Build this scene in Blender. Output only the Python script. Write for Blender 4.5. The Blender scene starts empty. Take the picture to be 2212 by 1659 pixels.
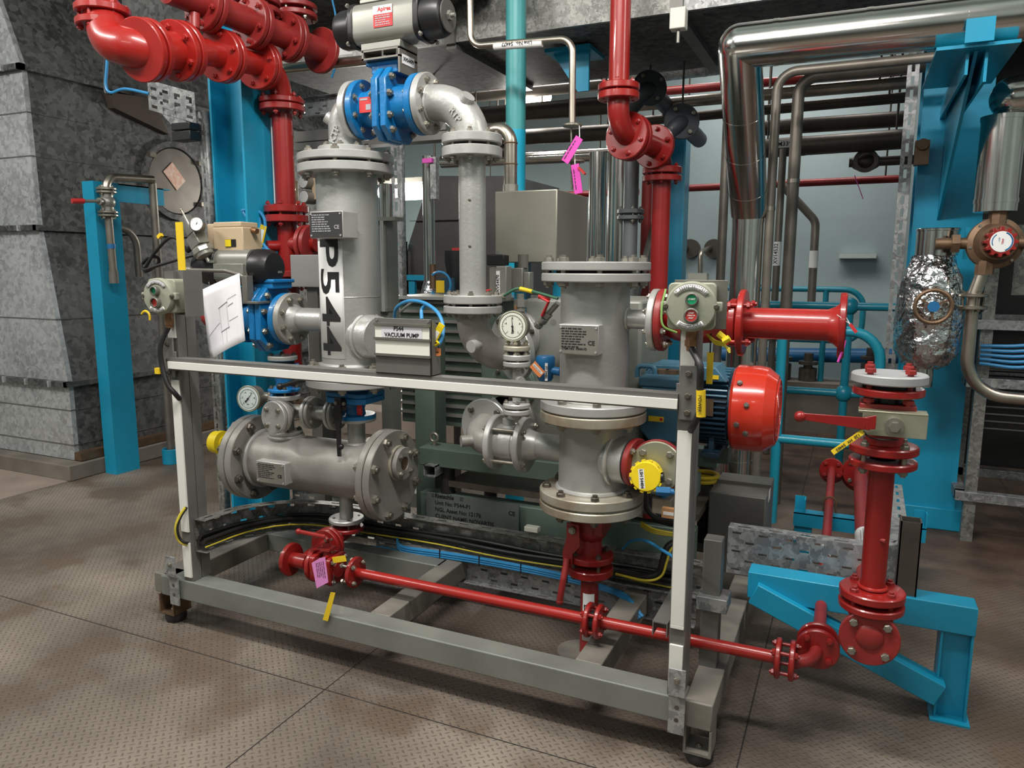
import bpy, math, random
from mathutils import Vector, Matrix, Quaternion
random.seed(7)
V=Vector; PI=math.pi
SC=bpy.context.scene
COL=SC.collection
# ---------------------------------------------------------------- camera
F_PX=1615.0; CXP,CYP=1106.0,829.5
CAM=V((0,0,1.3)); YAW,PITCH,ROLL=.427,.1545,.0027
_w=V((-math.sin(YAW)*math.cos(PITCH),math.cos(YAW)*math.cos(PITCH),-math.sin(PITCH)))
_r0=V((math.cos(YAW),math.sin(YAW),0)); _u0=_r0.cross(_w)
_r=_r0*math.cos(ROLL)+_u0*math.sin(ROLL); _u=_u0*math.cos(ROLL)-_r0*math.sin(ROLL)
cd=bpy.data.cameras.new('camera'); cam=bpy.data.objects.new('camera',cd); COL.objects.link(cam)
M3=Matrix((_r,_u,-_w)).transposed()
cam.matrix_world=Matrix.Translation(CAM)@M3.to_4x4()
cd.sensor_width=36; cd.sensor_fit='HORIZONTAL'; cd.lens=36*F_PX/2212; cd.clip_start=.05; cd.clip_end=60
SC.camera=cam
# ---------------------------------------------------------------- world, lights, exposure
vs=SC.view_settings; vs.view_transform='Standard'; vs.look='None'; vs.gamma=1; vs.exposure=0.0; vs.use_curve_mapping=False
wd=bpy.data.worlds.new('plant_room_ambient'); SC.world=wd; wd.use_nodes=True
wn=wd.node_tree; bg=wn.nodes['Background']
tc=wn.nodes.new('ShaderNodeTexCoord'); sp=wn.nodes.new('ShaderNodeSeparateXYZ'); rp=wn.nodes.new('ShaderNodeValToRGB')
nz=wn.nodes.new('ShaderNodeTexNoise'); nz.inputs['Scale'].default_value=2.2; nz.inputs['Detail'].default_value=3
wn.links.new(tc.outputs['Generated'],nz.inputs['Vector'])
rp.color_ramp.elements[0].position=.34; rp.color_ramp.elements[0].color=(.03,.03,.028,1)
rp.color_ramp.elements[1].position=.66; rp.color_ramp.elements[1].color=(.66,.78,.71,1)
wn.links.new(nz.outputs['Fac'],rp.inputs[0]); wn.links.new(rp.outputs[0],bg.inputs['Color'])
bg.inputs['Strength'].default_value=.55
def area(name,loc,aim,sx,sy,power,col=(1,.955,.915)):
    l=bpy.data.lights.new(name,'AREA'); l.shape='RECTANGLE'; l.size=sx; l.size_y=sy; l.energy=power; l.color=col
    o=bpy.data.objects.new(name,l); COL.objects.link(o); o.location=loc
    o.rotation_euler=(V(aim)-V(loc)).to_track_quat('-Z','Y').to_euler(); return o
area('ceiling_tube_light_near',(-.75,.95,3.45),(-.85,1.9,.6),1.9,.22,105)
area('ceiling_tube_light_left',(-3.9,.2,3.45),(-3.0,2.6,.6),1.6,.25,74)
area('ceiling_tube_light_right',(1.9,2.2,3.3),(.3,2.6,.3),.3,1.5,36)
area('ceiling_tube_light_aisle',(-1.2,-2.2,3.4),(-1.2,2.0,.3),2.4,.3,26)
area('ceiling_tube_light_rear',(-1.9,5.3,3.3),(-1.5,3.4,.4),1.5,.2,34)
area('ceiling_tube_light_back_bay',(-.6,6.0,3.1),(-.4,6.6,.8),1.5,.2,22)

def ray(px,py): return _w+_r*((px-CXP)/F_PX)-_u*((py-CYP)/F_PX)
def Q(px,py,Y): d=ray(px,py); return CAM+d*((Y-CAM.y)/d.y)
def QX(px,py,X): d=ray(px,py); return CAM+d*((X-CAM.x)/d.x)
def QZ(px,py,Z): d=ray(px,py); return CAM+d*((Z-CAM.z)/d.z)
def QD(px,py,D): return CAM+ray(px,py)*D
# ---------------------------------------------------------------- materials
MATS={}
def mat(name,col,metal=0.,rough=.5,var=0.,vscale=8.,bump=0.,bscale=60.,emit=0.,col2=None,spec=.5,coat=0.,trans=0.,stretch=None,detail=5,rvar=0.):
    m=bpy.data.materials.new(name); m.use_nodes=True; nt=m.node_tree; b=nt.nodes['Principled BSDF']
    b.inputs['Base Color'].default_value=(*col,1); b.inputs['Metallic'].default_value=metal; b.inputs['Roughness'].default_value=rough
    b.inputs['Specular IOR Level'].default_value=spec; b.inputs['Coat Weight'].default_value=coat
    if trans: b.inputs['Transmission Weight'].default_value=trans
    if emit: b.inputs['Emission Color'].default_value=(*col,1); b.inputs['Emission Strength'].default_value=emit
    if var or bump or rvar:
        t=nt.nodes.new('ShaderNodeTexCoord'); src=t.outputs['Object']
        if stretch:
            mp=nt.nodes.new('ShaderNodeMapping'); mp.inputs['Scale'].default_value=stretch; nt.links.new(src,mp.inputs[0]); src=mp.outputs[0]
    if var or rvar:
        n=nt.nodes.new('ShaderNodeTexNoise'); n.inputs['Scale'].default_value=vscale; n.inputs['Detail'].default_value=detail
        nt.links.new(src,n.inputs['Vector'])
        if var:
            r=nt.nodes.new('ShaderNodeValToRGB'); c2=col2 or tuple(max(0,c*(1-var)) for c in col)
            r.color_ramp.elements[0].position=.32; r.color_ramp.elements[1].position=.62
            r.color_ramp.elements[0].color=(*c2,1); r.color_ramp.elements[1].color=(*col,1)
            nt.links.new(n.outputs['Fac'],r.inputs[0]); nt.links.new(r.outputs[0],b.inputs['Base Color'])
        if rvar:
            mr=nt.nodes.new('ShaderNodeMapRange'); mr.inputs[3].default_value=max(.03,rough-rvar); mr.inputs[4].default_value=rough+rvar
            nt.links.new(n.outputs['Fac'],mr.inputs[0]); nt.links.new(mr.outputs[0],b.inputs['Roughness'])
    if bump:
        n2=nt.nodes.new('ShaderNodeTexNoise'); n2.inputs['Scale'].default_value=bscale; n2.inputs['Detail'].default_value=4
        nt.links.new(src,n2.inputs['Vector']); bp=nt.nodes.new('ShaderNodeBump'); bp.inputs['Strength'].default_value=bump; bp.inputs['Distance'].default_value=.004
        nt.links.new(n2.outputs['Fac'],bp.inputs['Height']); nt.links.new(bp.outputs[0],b.inputs['Normal'])
    MATS[name]=m; return m
def galv(name,c1,c2,scale=55.,rough=.5,metal=.35,dirt=None):
    m=bpy.data.materials.new(name); m.use_nodes=True; nt=m.node_tree; b=nt.nodes['Principled BSDF']
    t=nt.nodes.new('ShaderNodeTexCoord'); v=nt.nodes.new('ShaderNodeTexVoronoi'); v.inputs['Scale'].default_value=scale
    n=nt.nodes.new('ShaderNodeTexNoise'); n.inputs['Scale'].default_value=scale*.6; n.inputs['Detail'].default_value=3
    mx=nt.nodes.new('ShaderNodeMix'); mx.data_type='VECTOR'; mx.inputs[0].default_value=.06
    nt.links.new(t.outputs['Object'],n.inputs['Vector']); nt.links.new(t.outputs['Object'],mx.inputs[4]); nt.links.new(n.outputs['Color'],mx.inputs[5])
    nt.links.new(mx.outputs[1],v.inputs['Vector'])
    s=nt.nodes.new('ShaderNodeSeparateColor'); nt.links.new(v.outputs['Color'],s.inputs[0])
    n3=nt.nodes.new('ShaderNodeTexNoise'); n3.inputs['Scale'].default_value=2.2; n3.inputs['Detail'].default_value=5; nt.links.new(t.outputs['Object'],n3.inputs['Vector'])
    ad=nt.nodes.new('ShaderNodeMath'); ad.operation='MULTIPLY_ADD'; ad.inputs[1].default_value=.5
    nt.links.new(s.outputs[0],ad.inputs[0]); nt.links.new(n3.outputs['Fac'],ad.inputs[2])
    r=nt.nodes.new('ShaderNodeValToRGB'); r.color_ramp.elements[0].position=.45; r.color_ramp.elements[1].position=.98
    r.color_ramp.elements[0].color=(*c2,1); r.color_ramp.elements[1].color=(*c1,1)
    nt.links.new(ad.outputs[0],r.inputs[0]); nt.links.new(r.outputs[0],b.inputs['Base Color'])
    b.inputs['Metallic'].default_value=metal; b.inputs['Roughness'].default_value=rough
    MATS[name]=m; return m
silver=mat('silver_paint',(.43,.435,.41),.45,.38,.14,5,.22,90)
silver2=mat('silver_flange_paint',(.50,.50,.475),.42,.38,.15,9,.12,70)
silverd=mat('dusty_silver_paint',(.36,.345,.315),.3,.45,.3,7,.15,80,col2=(.25,.235,.21))
grimy=mat('stained_flange_metal',(.46,.44,.36),.35,.42,.5,9,.1,50,col2=(.27,.2,.13))
red=mat('red_pipe_paint',(.29,.013,.011),0,.34,.18,9,.12,35,coat=.25)
redb=mat('red_bright_paint',(.36,.016,.012),0,.33,.12,9,.1,35,coat=.3)
redd=mat('red_chalky_paint',(.29,.024,.022),0,.4,.25,12,.15,50)
fanred=mat('orange_red_enamel',(.66,.040,.018),0,.22,.06,4,coat=.4)
valveblue=mat('valve_blue_paint',(.006,.17,.43),0,.36,.25,10,.25,60,coat=.15)
cyan=mat('cyan_steel_paint',(.009,.305,.495),0,.38,.16,3,.06,25,coat=.1)
railblue=mat('rail_blue_paint',(.012,.27,.38),0,.35,.1,6,coat=.15)
teal=mat('teal_pipe_paint',(.07,.36,.37),0,.4,.1,5,.1,30)
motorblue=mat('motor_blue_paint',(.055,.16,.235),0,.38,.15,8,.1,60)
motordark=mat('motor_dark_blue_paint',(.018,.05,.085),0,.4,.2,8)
xblue=mat('transmitter_blue',(.015,.15,.36),0,.4,.1,10)
pumpgreen=mat('pump_green_paint',(.125,.175,.140),0,.42,.2,4,.08,60)
greygreen=mat('grey_green_box_section',(.205,.215,.19),.1,.45,.22,6,.08,60)
frametop=mat('dusty_frame_steel',(.22,.205,.175),.1,.55,.35,8,.1,70,col2=(.15,.135,.115))
chrome=mat('polished_lagging',(.72,.70,.66),1,.16,.15,3,.12,5,rvar=.05)
stain=mat('stainless_pipe',(.50,.45,.375),1,.34,.3,7,.06,50,rvar=.08)
dullpipe=mat('dull_steel_pipe',(.24,.215,.18),.55,.45,.3,8)
darkpipe=mat('dark_steel_pipe',(.12,.105,.09),.5,.45,.3,8)
boxsteel=mat('brushed_stainless_box',(.42,.405,.34),.75,.42,.22,3,.05,30,stretch=(1,1,.35))
boltm=mat('bolt_steel',(.36,.335,.28),.75,.38,.3,30)
boltd=mat('weathered_bolt_steel',(.17,.15,.12),.7,.45,.3,30)
brass=mat('brass_gland',(.33,.17,.085),.7,.45,.3,30)
bronze=mat('bronze_fitting',(.2,.125,.075),.6,.5,.3,20)
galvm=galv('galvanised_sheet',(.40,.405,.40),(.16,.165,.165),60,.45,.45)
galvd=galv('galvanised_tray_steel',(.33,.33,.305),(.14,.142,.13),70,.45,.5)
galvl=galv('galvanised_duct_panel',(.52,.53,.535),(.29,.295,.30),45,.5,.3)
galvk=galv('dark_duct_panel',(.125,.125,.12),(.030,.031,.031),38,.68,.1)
strut=mat('strut_zinc',(.20,.195,.18),.4,.48,.25,6)
white=mat('white_plastic_cover',(.78,.77,.71),0,.42,.05,6)
cream=mat('cream_panel',(.80,.79,.70),0,.4)
paper=mat('white_paper',(.80,.78,.80),0,.7)
labelw=mat('white_label',(.82,.82,.80),0,.45)
ink=mat('black_ink',(.012,.012,.013),0,.6)
greyink=mat('faint_grey_print',(.35,.35,.37),0,.7)
black=mat('black_plastic',(.012,.012,.013),0,.38)
rubber=mat('black_rubber',(.02,.018,.017),0,.6)
alu=mat('cast_aluminium',(.30,.30,.265),.5,.38,.12,9)
alud=mat('dark_aluminium',(.20,.19,.165),.45,.4,.15,9)
enclos=mat('pale_green_enclosure',(.33,.345,.265),0,.5,.16,9,.1,60)
beige=mat('beige_positioner',(.53,.41,.265),0,.5,.08,9)
yellow=mat('yellow_plastic',(.82,.62,.012),0,.42,.06,9)
yellow2=mat('yellow_tag_plastic',(.80,.55,.02),0,.45)
orange=mat('orange_tag',(.80,.26,.08),0,.5)
magenta=mat('magenta_tag',(.72,.07,.46),0,.5)
pinktag=mat('pink_paper_tag',(.74,.26,.58),0,.6)
greenb=mat('green_button',(.01,.32,.13),0,.3)
redbtn=mat('red_button',(.62,.05,.04),0,.35)
cableblk=mat('black_cable',(.014,.014,.014),0,.45)
cableblu=mat('blue_cable',(.03,.24,.50),0,.42)
cableyel=mat('yellow_green_cable',(.62,.50,.04),0,.45)
foil=mat('crumpled_foil',(.74,.74,.75),1,.18,0,5,1.0,8,rvar=.06)
foil.node_tree.nodes['Bump'].inputs['Distance'].default_value=.05
plate=mat('engraved_plate',(.30,.285,.25),.5,.4,.1,9)
platek=mat('dark_nameplate',(.055,.055,.055),.3,.4)
wallm=mat('pale_teal_wall_paint',(.40,.51,.52),0,.55,.12,1.5)
concrete=mat('concrete',(.235,.205,.17),0,.85,.4,3,.2,40)
concretep=mat('worn_pink_concrete',(.36,.285,.235),0,.85,.25,4,.15,40)
ceilm=mat('dark_ceiling',(.03,.03,.032),0,.8)
glow=mat('lamp_glow',(1,.97,.9),emit=9)
glassm=mat('gauge_glass',(.9,.9,.88),0,.08,coat=.5)
redsign=mat('red_sign',(.55,.03,.03),0,.5)
dial=mat('gauge_dial_face',(.72,.74,.64),0,.35,coat=.4)
blackgasket=ink
# ---------------------------------------------------------------- mesh builder
def frame(ax,hint=None):
    w=V(ax).normalized(); h=V(hint) if hint is not None else (V((0,0,1)) if abs(w.z)<.9 else V((1,0,0)))
    u=h.cross(w)
    if u.length<1e-5: u=V((0,1,0)).cross(w)
    u.normalize(); v=w.cross(u); return u,v,w
X_,Y_,Z_=V((1,0,0)),V((0,1,0)),V((0,0,1))
class MB:
    def __init__(s): s.v=[]; s.f=[]
    def add(s,vs,fs):
        n=len(s.v); s.v+= [V(p) for p in vs]; s.f+=[[i+n for i in f] for f in fs]; return s
    def box(s,c,size,ax=None):
        a,b,d=(ax if ax else (X_,Y_,Z_)); c=V(c); hx,hy,hz=[k/2 for k in size]
        p=[c+a*(i*hx)+b*(j*hy)+d*(k*hz) for i in(-1,1) for j in(-1,1) for k in(-1,1)]
        return s.add(p,[[0,1,3,2],[4,6,7,5],[0,4,5,1],[2,3,7,6],[0,2,6,4],[1,5,7,3]])
    def bb(s,p,q): # box from two corners
        p,q=V(p),V(q); return s.box((p+q)/2,[abs(k) for k in (q-p)])
    def beam(s,p,q,w,h,hint=Z_): # rectangular bar p->q ; h along hint-ish
        p,q=V(p),V(q); d=(q-p); l=d.length; d.normalize(); u=V(hint).cross(d); u.normalize(); v=d.cross(u)
        return s.box((p+q)/2,(l,w,h),(d,u,v))
    def lathe(s,c,ax,prof,n=40,ph=0,cap=True):
        u,v,w=frame(ax); c=V(c); vs=[];fs=[]
        for (r,h) in prof:
            for k in range(n):
                a=2*PI*k/n+ph; vs.append(c+w*h+(u*math.cos(a)+v*math.sin(a))*r)
        m=len(prof)
        for i in range(m-1):
            for k in range(n):
                k2=(k+1)%n; fs.append([i*n+k,i*n+k2,(i+1)*n+k2,(i+1)*n+k])
        if cap: fs.append([k for k in range(n)][::-1]); fs.append([(m-1)*n+k for k in range(n)])
        return s.add(vs,fs)
    def cyl(s,p,q,r,r2=None,n=32,ph=0):
        p,q=V(p),V(q); return s.lathe(p,q-p,[(r,0),(r if r2 is None else r2,(q-p).length)],n,ph)
    def disc(s,c,ax,r,t,bev=.003,n=48): # bevelled disc, c = centre of first face
        b=min(bev,t*.3); return s.lathe(c,ax,[(r-b,0),(r,b),(r,t-b),(r-b,t)],n)
    def ring(s,c,ax,r0,r1,t,n=40,bev=.002): # hollow ring
        u,v,w=frame(ax); c=V(c); prof=[(r0,0),(r1-bev,0),(r1,bev),(r1,t-bev),(r1-bev,t),(r0,t)]; vs=[];fs=[];m=len(prof)
        for (r,h) in prof:
            for k in range(n):
                a=2*PI*k/n; vs.append(c+w*h+(u*math.cos(a)+v*math.sin(a))*r)
        for i in range(m):
            j=(i+1)%m
            for k in range(n):
                k2=(k+1)%n; fs.append([i*n+k,i*n+k2,j*n+k2,j*n+k])
        return s.add(vs,fs)
    def torus(s,c,ax,R,r,n=40,m=10,a0=0,a1=2*PI):
        u,v,w=frame(ax); c=V(c); vs=[];fs=[]; full=abs(a1-a0-2*PI)<1e-6; N=n if full else n+1
        for i in range(N):
            a=a0+(a1-a0)*i/n; e=u*math.cos(a)+v*math.sin(a)
            for j in range(m):
                b=2*PI*j/m; vs.append(c+e*(R+r*math.cos(b))+w*(r*math.sin(b)))
        for i in range(n):
            i2=(i+1)%N
            for j in range(m):
                j2=(j+1)%m; fs.append([i*m+j,i2*m+j,i2*m+j2,i*m+j2])
        if not full: fs.append([j for j in range(m)][::-1]); fs.append([(N-1)*m+j for j in range(m)])
        return s.add(vs,fs)
    def sphere(s,c,r,sc=(1,1,1),n=20,m=12):
        vs=[];fs=[];c=V(c)
        for i in range(m+1):
            t=PI*i/m
            for k in range(n):
                a=2*PI*k/n; vs.append(c+V((r*sc[0]*math.sin(t)*math.cos(a),r*sc[1]*math.sin(t)*math.sin(a),r*sc[2]*math.cos(t))))
        for i in range(m):
            for k in range(n):
                k2=(k+1)%n; fs.append([i*n+k,(i+1)*n+k,(i+1)*n+k2,i*n+k2])
        return s.add(vs,fs)
    def prism(s,poly,o,u,v,w,t): # polygon in (u,v) at o extruded t along w
        o,u,v,w=V(o),V(u),V(v),V(w); n=len(poly)
        a=[o+u*x+v*y for x,y in poly]; b=[p+w*t for p in a]
        fs=[list(range(n))[::-1],[n+i for i in range(n)]]+[[i,(i+1)%n,n+(i+1)%n,n+i] for i in range(n)]
        return s.add(a+b,fs)
    def tube(s,pts,r,n=16,bend=0.,seg=10,cap=True,r1=None):
        P=fillet(pts,bend,seg) if bend else [V(p) for p in pts]
        t=(P[1]-P[0]).normalized(); u,v,_=frame(t); vs=[];fs=[];N=len(P)
        for i,p in enumerate(P):
            if i==0: tt=(P[1]-P[0])
            elif i==N-1: tt=P[-1]-P[-2]
            else: tt=(P[i+1]-P[i]).normalized()+(P[i]-P[i-1]).normalized()
            tt.normalize()
            if i: q=t.rotation_difference(tt); u=q@u; v=q@v; t=tt
            rr=r if r1 is None else r+(r1-r)*i/(N-1)
            for k in range(n):
                a=2*PI*k/n; vs.append(p+(u*math.cos(a)+v*math.sin(a))*rr)
        for i in range(N-1):
            for k in range(n):
                k2=(k+1)%n; fs.append([i*n+k,i*n+k2,(i+1)*n+k2,(i+1)*n+k])
        if cap: fs.append(list(range(n))[::-1]); fs.append([(N-1)*n+k for k in range(n)])
        return s.add(vs,fs)
    def strip(s,A,B,hole=None): # sheet between two equal polylines, quads may be dropped
        n=len(A); return s.add(list(A)+list(B),[[i,i+1,n+i+1,n+i] for i in range(n-1) if not(hole and hole(i))])
    def grid(s,rows,hole=None): # rows of points, with hole(i,j)
        m=len(rows);n=len(rows[0]); vs=[p for r in rows for p in r]
        return s.add(vs,[[i*n+j,i*n+j+1,(i+1)*n+j+1,(i+1)*n+j] for i in range(m-1) for j in range(n-1) if not(hole and hole(i,j))])
def fillet(pts,R,seg=10):
    pts=[V(p) for p in pts]; out=[pts[0]]
    for i in range(1,len(pts)-1):
        a,b,c=pts[i-1],pts[i],pts[i+1]; d1=(a-b); d2=(c-b); l1,l2=d1.length,d2.length; d1.normalize(); d2.normalize()
        th=d1.angle(d2)
        if th>PI-.02: out.append(b); continue
        d=min(R/math.tan(th/2),l1*.49 if i>1 else l1*.98,l2*.49 if i<len(pts)-2 else l2*.98); Rr=d*math.tan(th/2)
        cen=b+(d1+d2).normalized()*(Rr/math.sin(th/2)); p0=b+d1*d; p1=b+d2*d
        e0=(p0-cen); e1=(p1-cen); ang=e0.angle(e1); ax=e0.cross(e1).normalized()
        for k in range(seg+1): out.append(cen+Quaternion(ax,ang*k/seg)@e0)
    out.append(pts[-1]); return out
def smoothpath(pts,k=6): # catmull-rom
    P=[V(p) for p in pts]; P=[P[0]*2-P[1]]+P+[P[-1]*2-P[-2]]; out=[]
    for i in range(1,len(P)-2):
        for j in range(k):
            t=j/k; a,b,c,d=P[i-1],P[i],P[i+1],P[i+2]
            out.append(.5*((2*b)+(c-a)*t+(2*a-5*b+4*c-d)*t*t+(-a+3*b-3*c+d)*t**3))
    out.append(P[-2]); return out
def root_of(o):
    while o.parent: o=o.parent
    return o
def mesh(name,mb,m,org,bev=0,solid=0,sharp=.6):
    me=bpy.data.meshes.new(name); me.from_pydata([p-org for p in mb.v],[],mb.f); me.update()
    me.polygons.foreach_set('use_smooth',[sharp>.05]*len(me.polygons))
    if sharp>.05: me.set_sharp_from_angle(angle=sharp)
    else: me.shade_flat()
    for mm in (m if isinstance(m,(list,tuple)) else [m]): me.materials.append(mm)
    return me
def obj(name,mb,m,parent=None,bev=0,solid=0,label=None,sharp=.6,loc=None):
    org=V(root_of(parent).location) if parent else (V(loc) if loc is not None else V((0,0,0)))
    me=mesh(name,mb,m,org,sharp=sharp); o=bpy.data.objects.new(name,me); COL.objects.link(o)
    if parent: o.parent=parent
    elif loc is not None: o.location=loc
    if solid:
        md=o.modifiers.new('thickness','SOLIDIFY'); md.thickness=solid; md.offset=0
    if bev:
        md=o.modifiers.new('edge','BEVEL'); md.width=bev; md.segments=2; md.limit_method='ANGLE'; md.angle_limit=.9
    if label: o['label']=label
    return o
def T(name,label,cat,loc,group=None):
    o=bpy.data.objects.new(name,None); COL.objects.link(o); o.location=loc; o.empty_display_size=.05
    o['label']=label; o['category']=cat
    if group: o['group']=group
    return o
def tag(o,label,cat,group=None,kind=None):
    if label: o['label']=label
    if cat: o['category']=cat
    if group: o['group']=group
    if kind: o['kind']=kind
    return o
def single(name,mb,m,label,cat,group=None,**k):
    zs=sum((p for p in mb.v),V((0,0,0)))/len(mb.v); lo=V((zs.x,zs.y,min(p.z for p in mb.v)))
    return tag(obj(name,mb,m,None,loc=lo,**k),label,cat,group)
def struct(name,mb,m,**k):
    o=obj(name,mb,m,None,**k); o['kind']='structure'; return o
# ---- placed copies sharing one mesh
_bc={}
def boltmesh(kind,s,l,m):
    key=(kind,round(s,4),round(l,4),m.name)
    if key not in _bc:
        mb=MB(); h=s*.75
        if kind=='bolt': # centred on joint, along z
            mb.lathe((0,0,l/2),Z_,[(s*.9,0),(s*.9,s*.06),(s*.85,h*.85),(s*.7,h)],6)
            mb.lathe((0,0,-l/2),-Z_,[(s*.9,0),(s*.9,h*.9),(s*.75,h)],6)
            mb.cyl((0,0,-l/2-h*1.5),(0,0,l/2+h*1.55),s*.5,n=12)
        else: # cap screw head
            mb.lathe((0,0,0),Z_,[(s*.9,0),(s*.9,h*.85),(s*.75,h)],6); mb.cyl((0,0,0),(0,0,h*1.45),s*.5,n=12)
        _bc[key]=mesh(kind,mb,m,V((0,0,0)))
    return _bc[key]
def place(me,name,parent,p,ax,spin=0.):
    o=bpy.data.objects.new(name,me); COL.objects.link(o); o.parent=parent
    q=V((0,0,1)).rotation_difference(V(ax)); o.rotation_mode='QUATERNION'; o.rotation_quaternion=q@Quaternion((0,0,1),spin)
    o.location=V(p)-V(root_of(parent).location); return o
def bolts(par,c,ax,R,n,l,s=.012,m=None,ph=0.,kind='bolt',name='bolt'):
    u,v,w=frame(ax); c=V(c); me=boltmesh(kind,s,l,m or boltm)
    for k in range(n):
        a=2*PI*k/n+ph; place(me,name,par,c+(u*math.cos(a)+v*math.sin(a))*R,w,a)
def flange(par,c,ax,r,t,m,name='flange',hub=0,hubl=0):
    mb=MB(); mb.disc(c,ax,r,t); w=V(ax).normalized()
    if hub: mb.lathe(V(c)+w*t,ax,[(hub*1.18,0),(hub*1.05,hubl*.6),(hub,hubl)],36)
    return obj(name,mb,m,par)
def fpair(par,c,ax,r,t,gap,n,m1,m2=None,s=.012,bm=None,ph=None,bc=.8,raised=True,bolts_=True,gm=None):
    """bolted flange joint centred at c"""
    w=V(ax).normalized(); c=V(c)
    flange(par,c-w*(gap/2+t),w,r,t,m1); flange(par,c+w*gap/2,w,r,t,m2 or m1)
    if gap>.001: obj('gasket',MB().cyl(c-w*gap/2,c+w*gap/2,r*.62,n=36),gm or ink,par)
    if bolts_: bolts(par,c,w,r*bc,n,gap+2*t,s,bm or boltm,PI/n if ph is None else ph)
def text(par,s,o,u,v,size,m,align='CENTER',bold=0.,name='lettering',lift=.0006,depth=.0004,sx=1.):
    """text lying in plane u (reading direction), v (up)"""
    cu=bpy.data.curves.new('txt','FONT'); cu.body=s; cu.size=size; cu.align_x=align; cu.align_y='CENTER'; cu.offset=bold; cu.extrude=depth; cu.resolution_u=3
    t=bpy.data.objects.new('txt',cu); COL.objects.link(t); dg=bpy.context.evaluated_depsgraph_get(); me=bpy.data.meshes.new_from_object(t.evaluated_get(dg))
    bpy.data.objects.remove(t); bpy.data.curves.remove(cu); me.name=name; me.materials.clear(); me.materials.append(m)
    u=V(u).normalized(); v=V(v).normalized(); w=u.cross(v); org=V(root_of(par).location) if par else V((0,0,0)); o=V(o)
    for p in me.vertices: p.co=o+u*(p.co.x*sx)+v*p.co.y+w*(p.co.z+lift)-org
    ob=bpy.data.objects.new(name,me); COL.objects.link(ob)
    if par: ob.parent=par
    return ob
def scribble(par,o,u,v,wid,rows,rowh,m,name='printed_lines',fill=.8,lift=.0006,h=.45):
    """small print too fine to read: broken dashes of text-like marks"""
    mb=MB(); u=V(u).normalized(); v=V(v).normalized(); w=u.cross(v); o=V(o)
    for r in range(rows):
        x=0.; end=wid*(fill+random.uniform(-.2,.2)*(r>0))
        while x<end:
            l=random.uniform(.5,2.2)*rowh; l=min(l,wid-x)
            mb.box(o+u*(x+l/2)-v*(r*rowh)+w*lift,(l,rowh*h,.0004),(u,v,w)); x+=l+rowh*.35
            if x>wid-rowh*.4: break
    return obj(name,mb,m,par)
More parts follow.
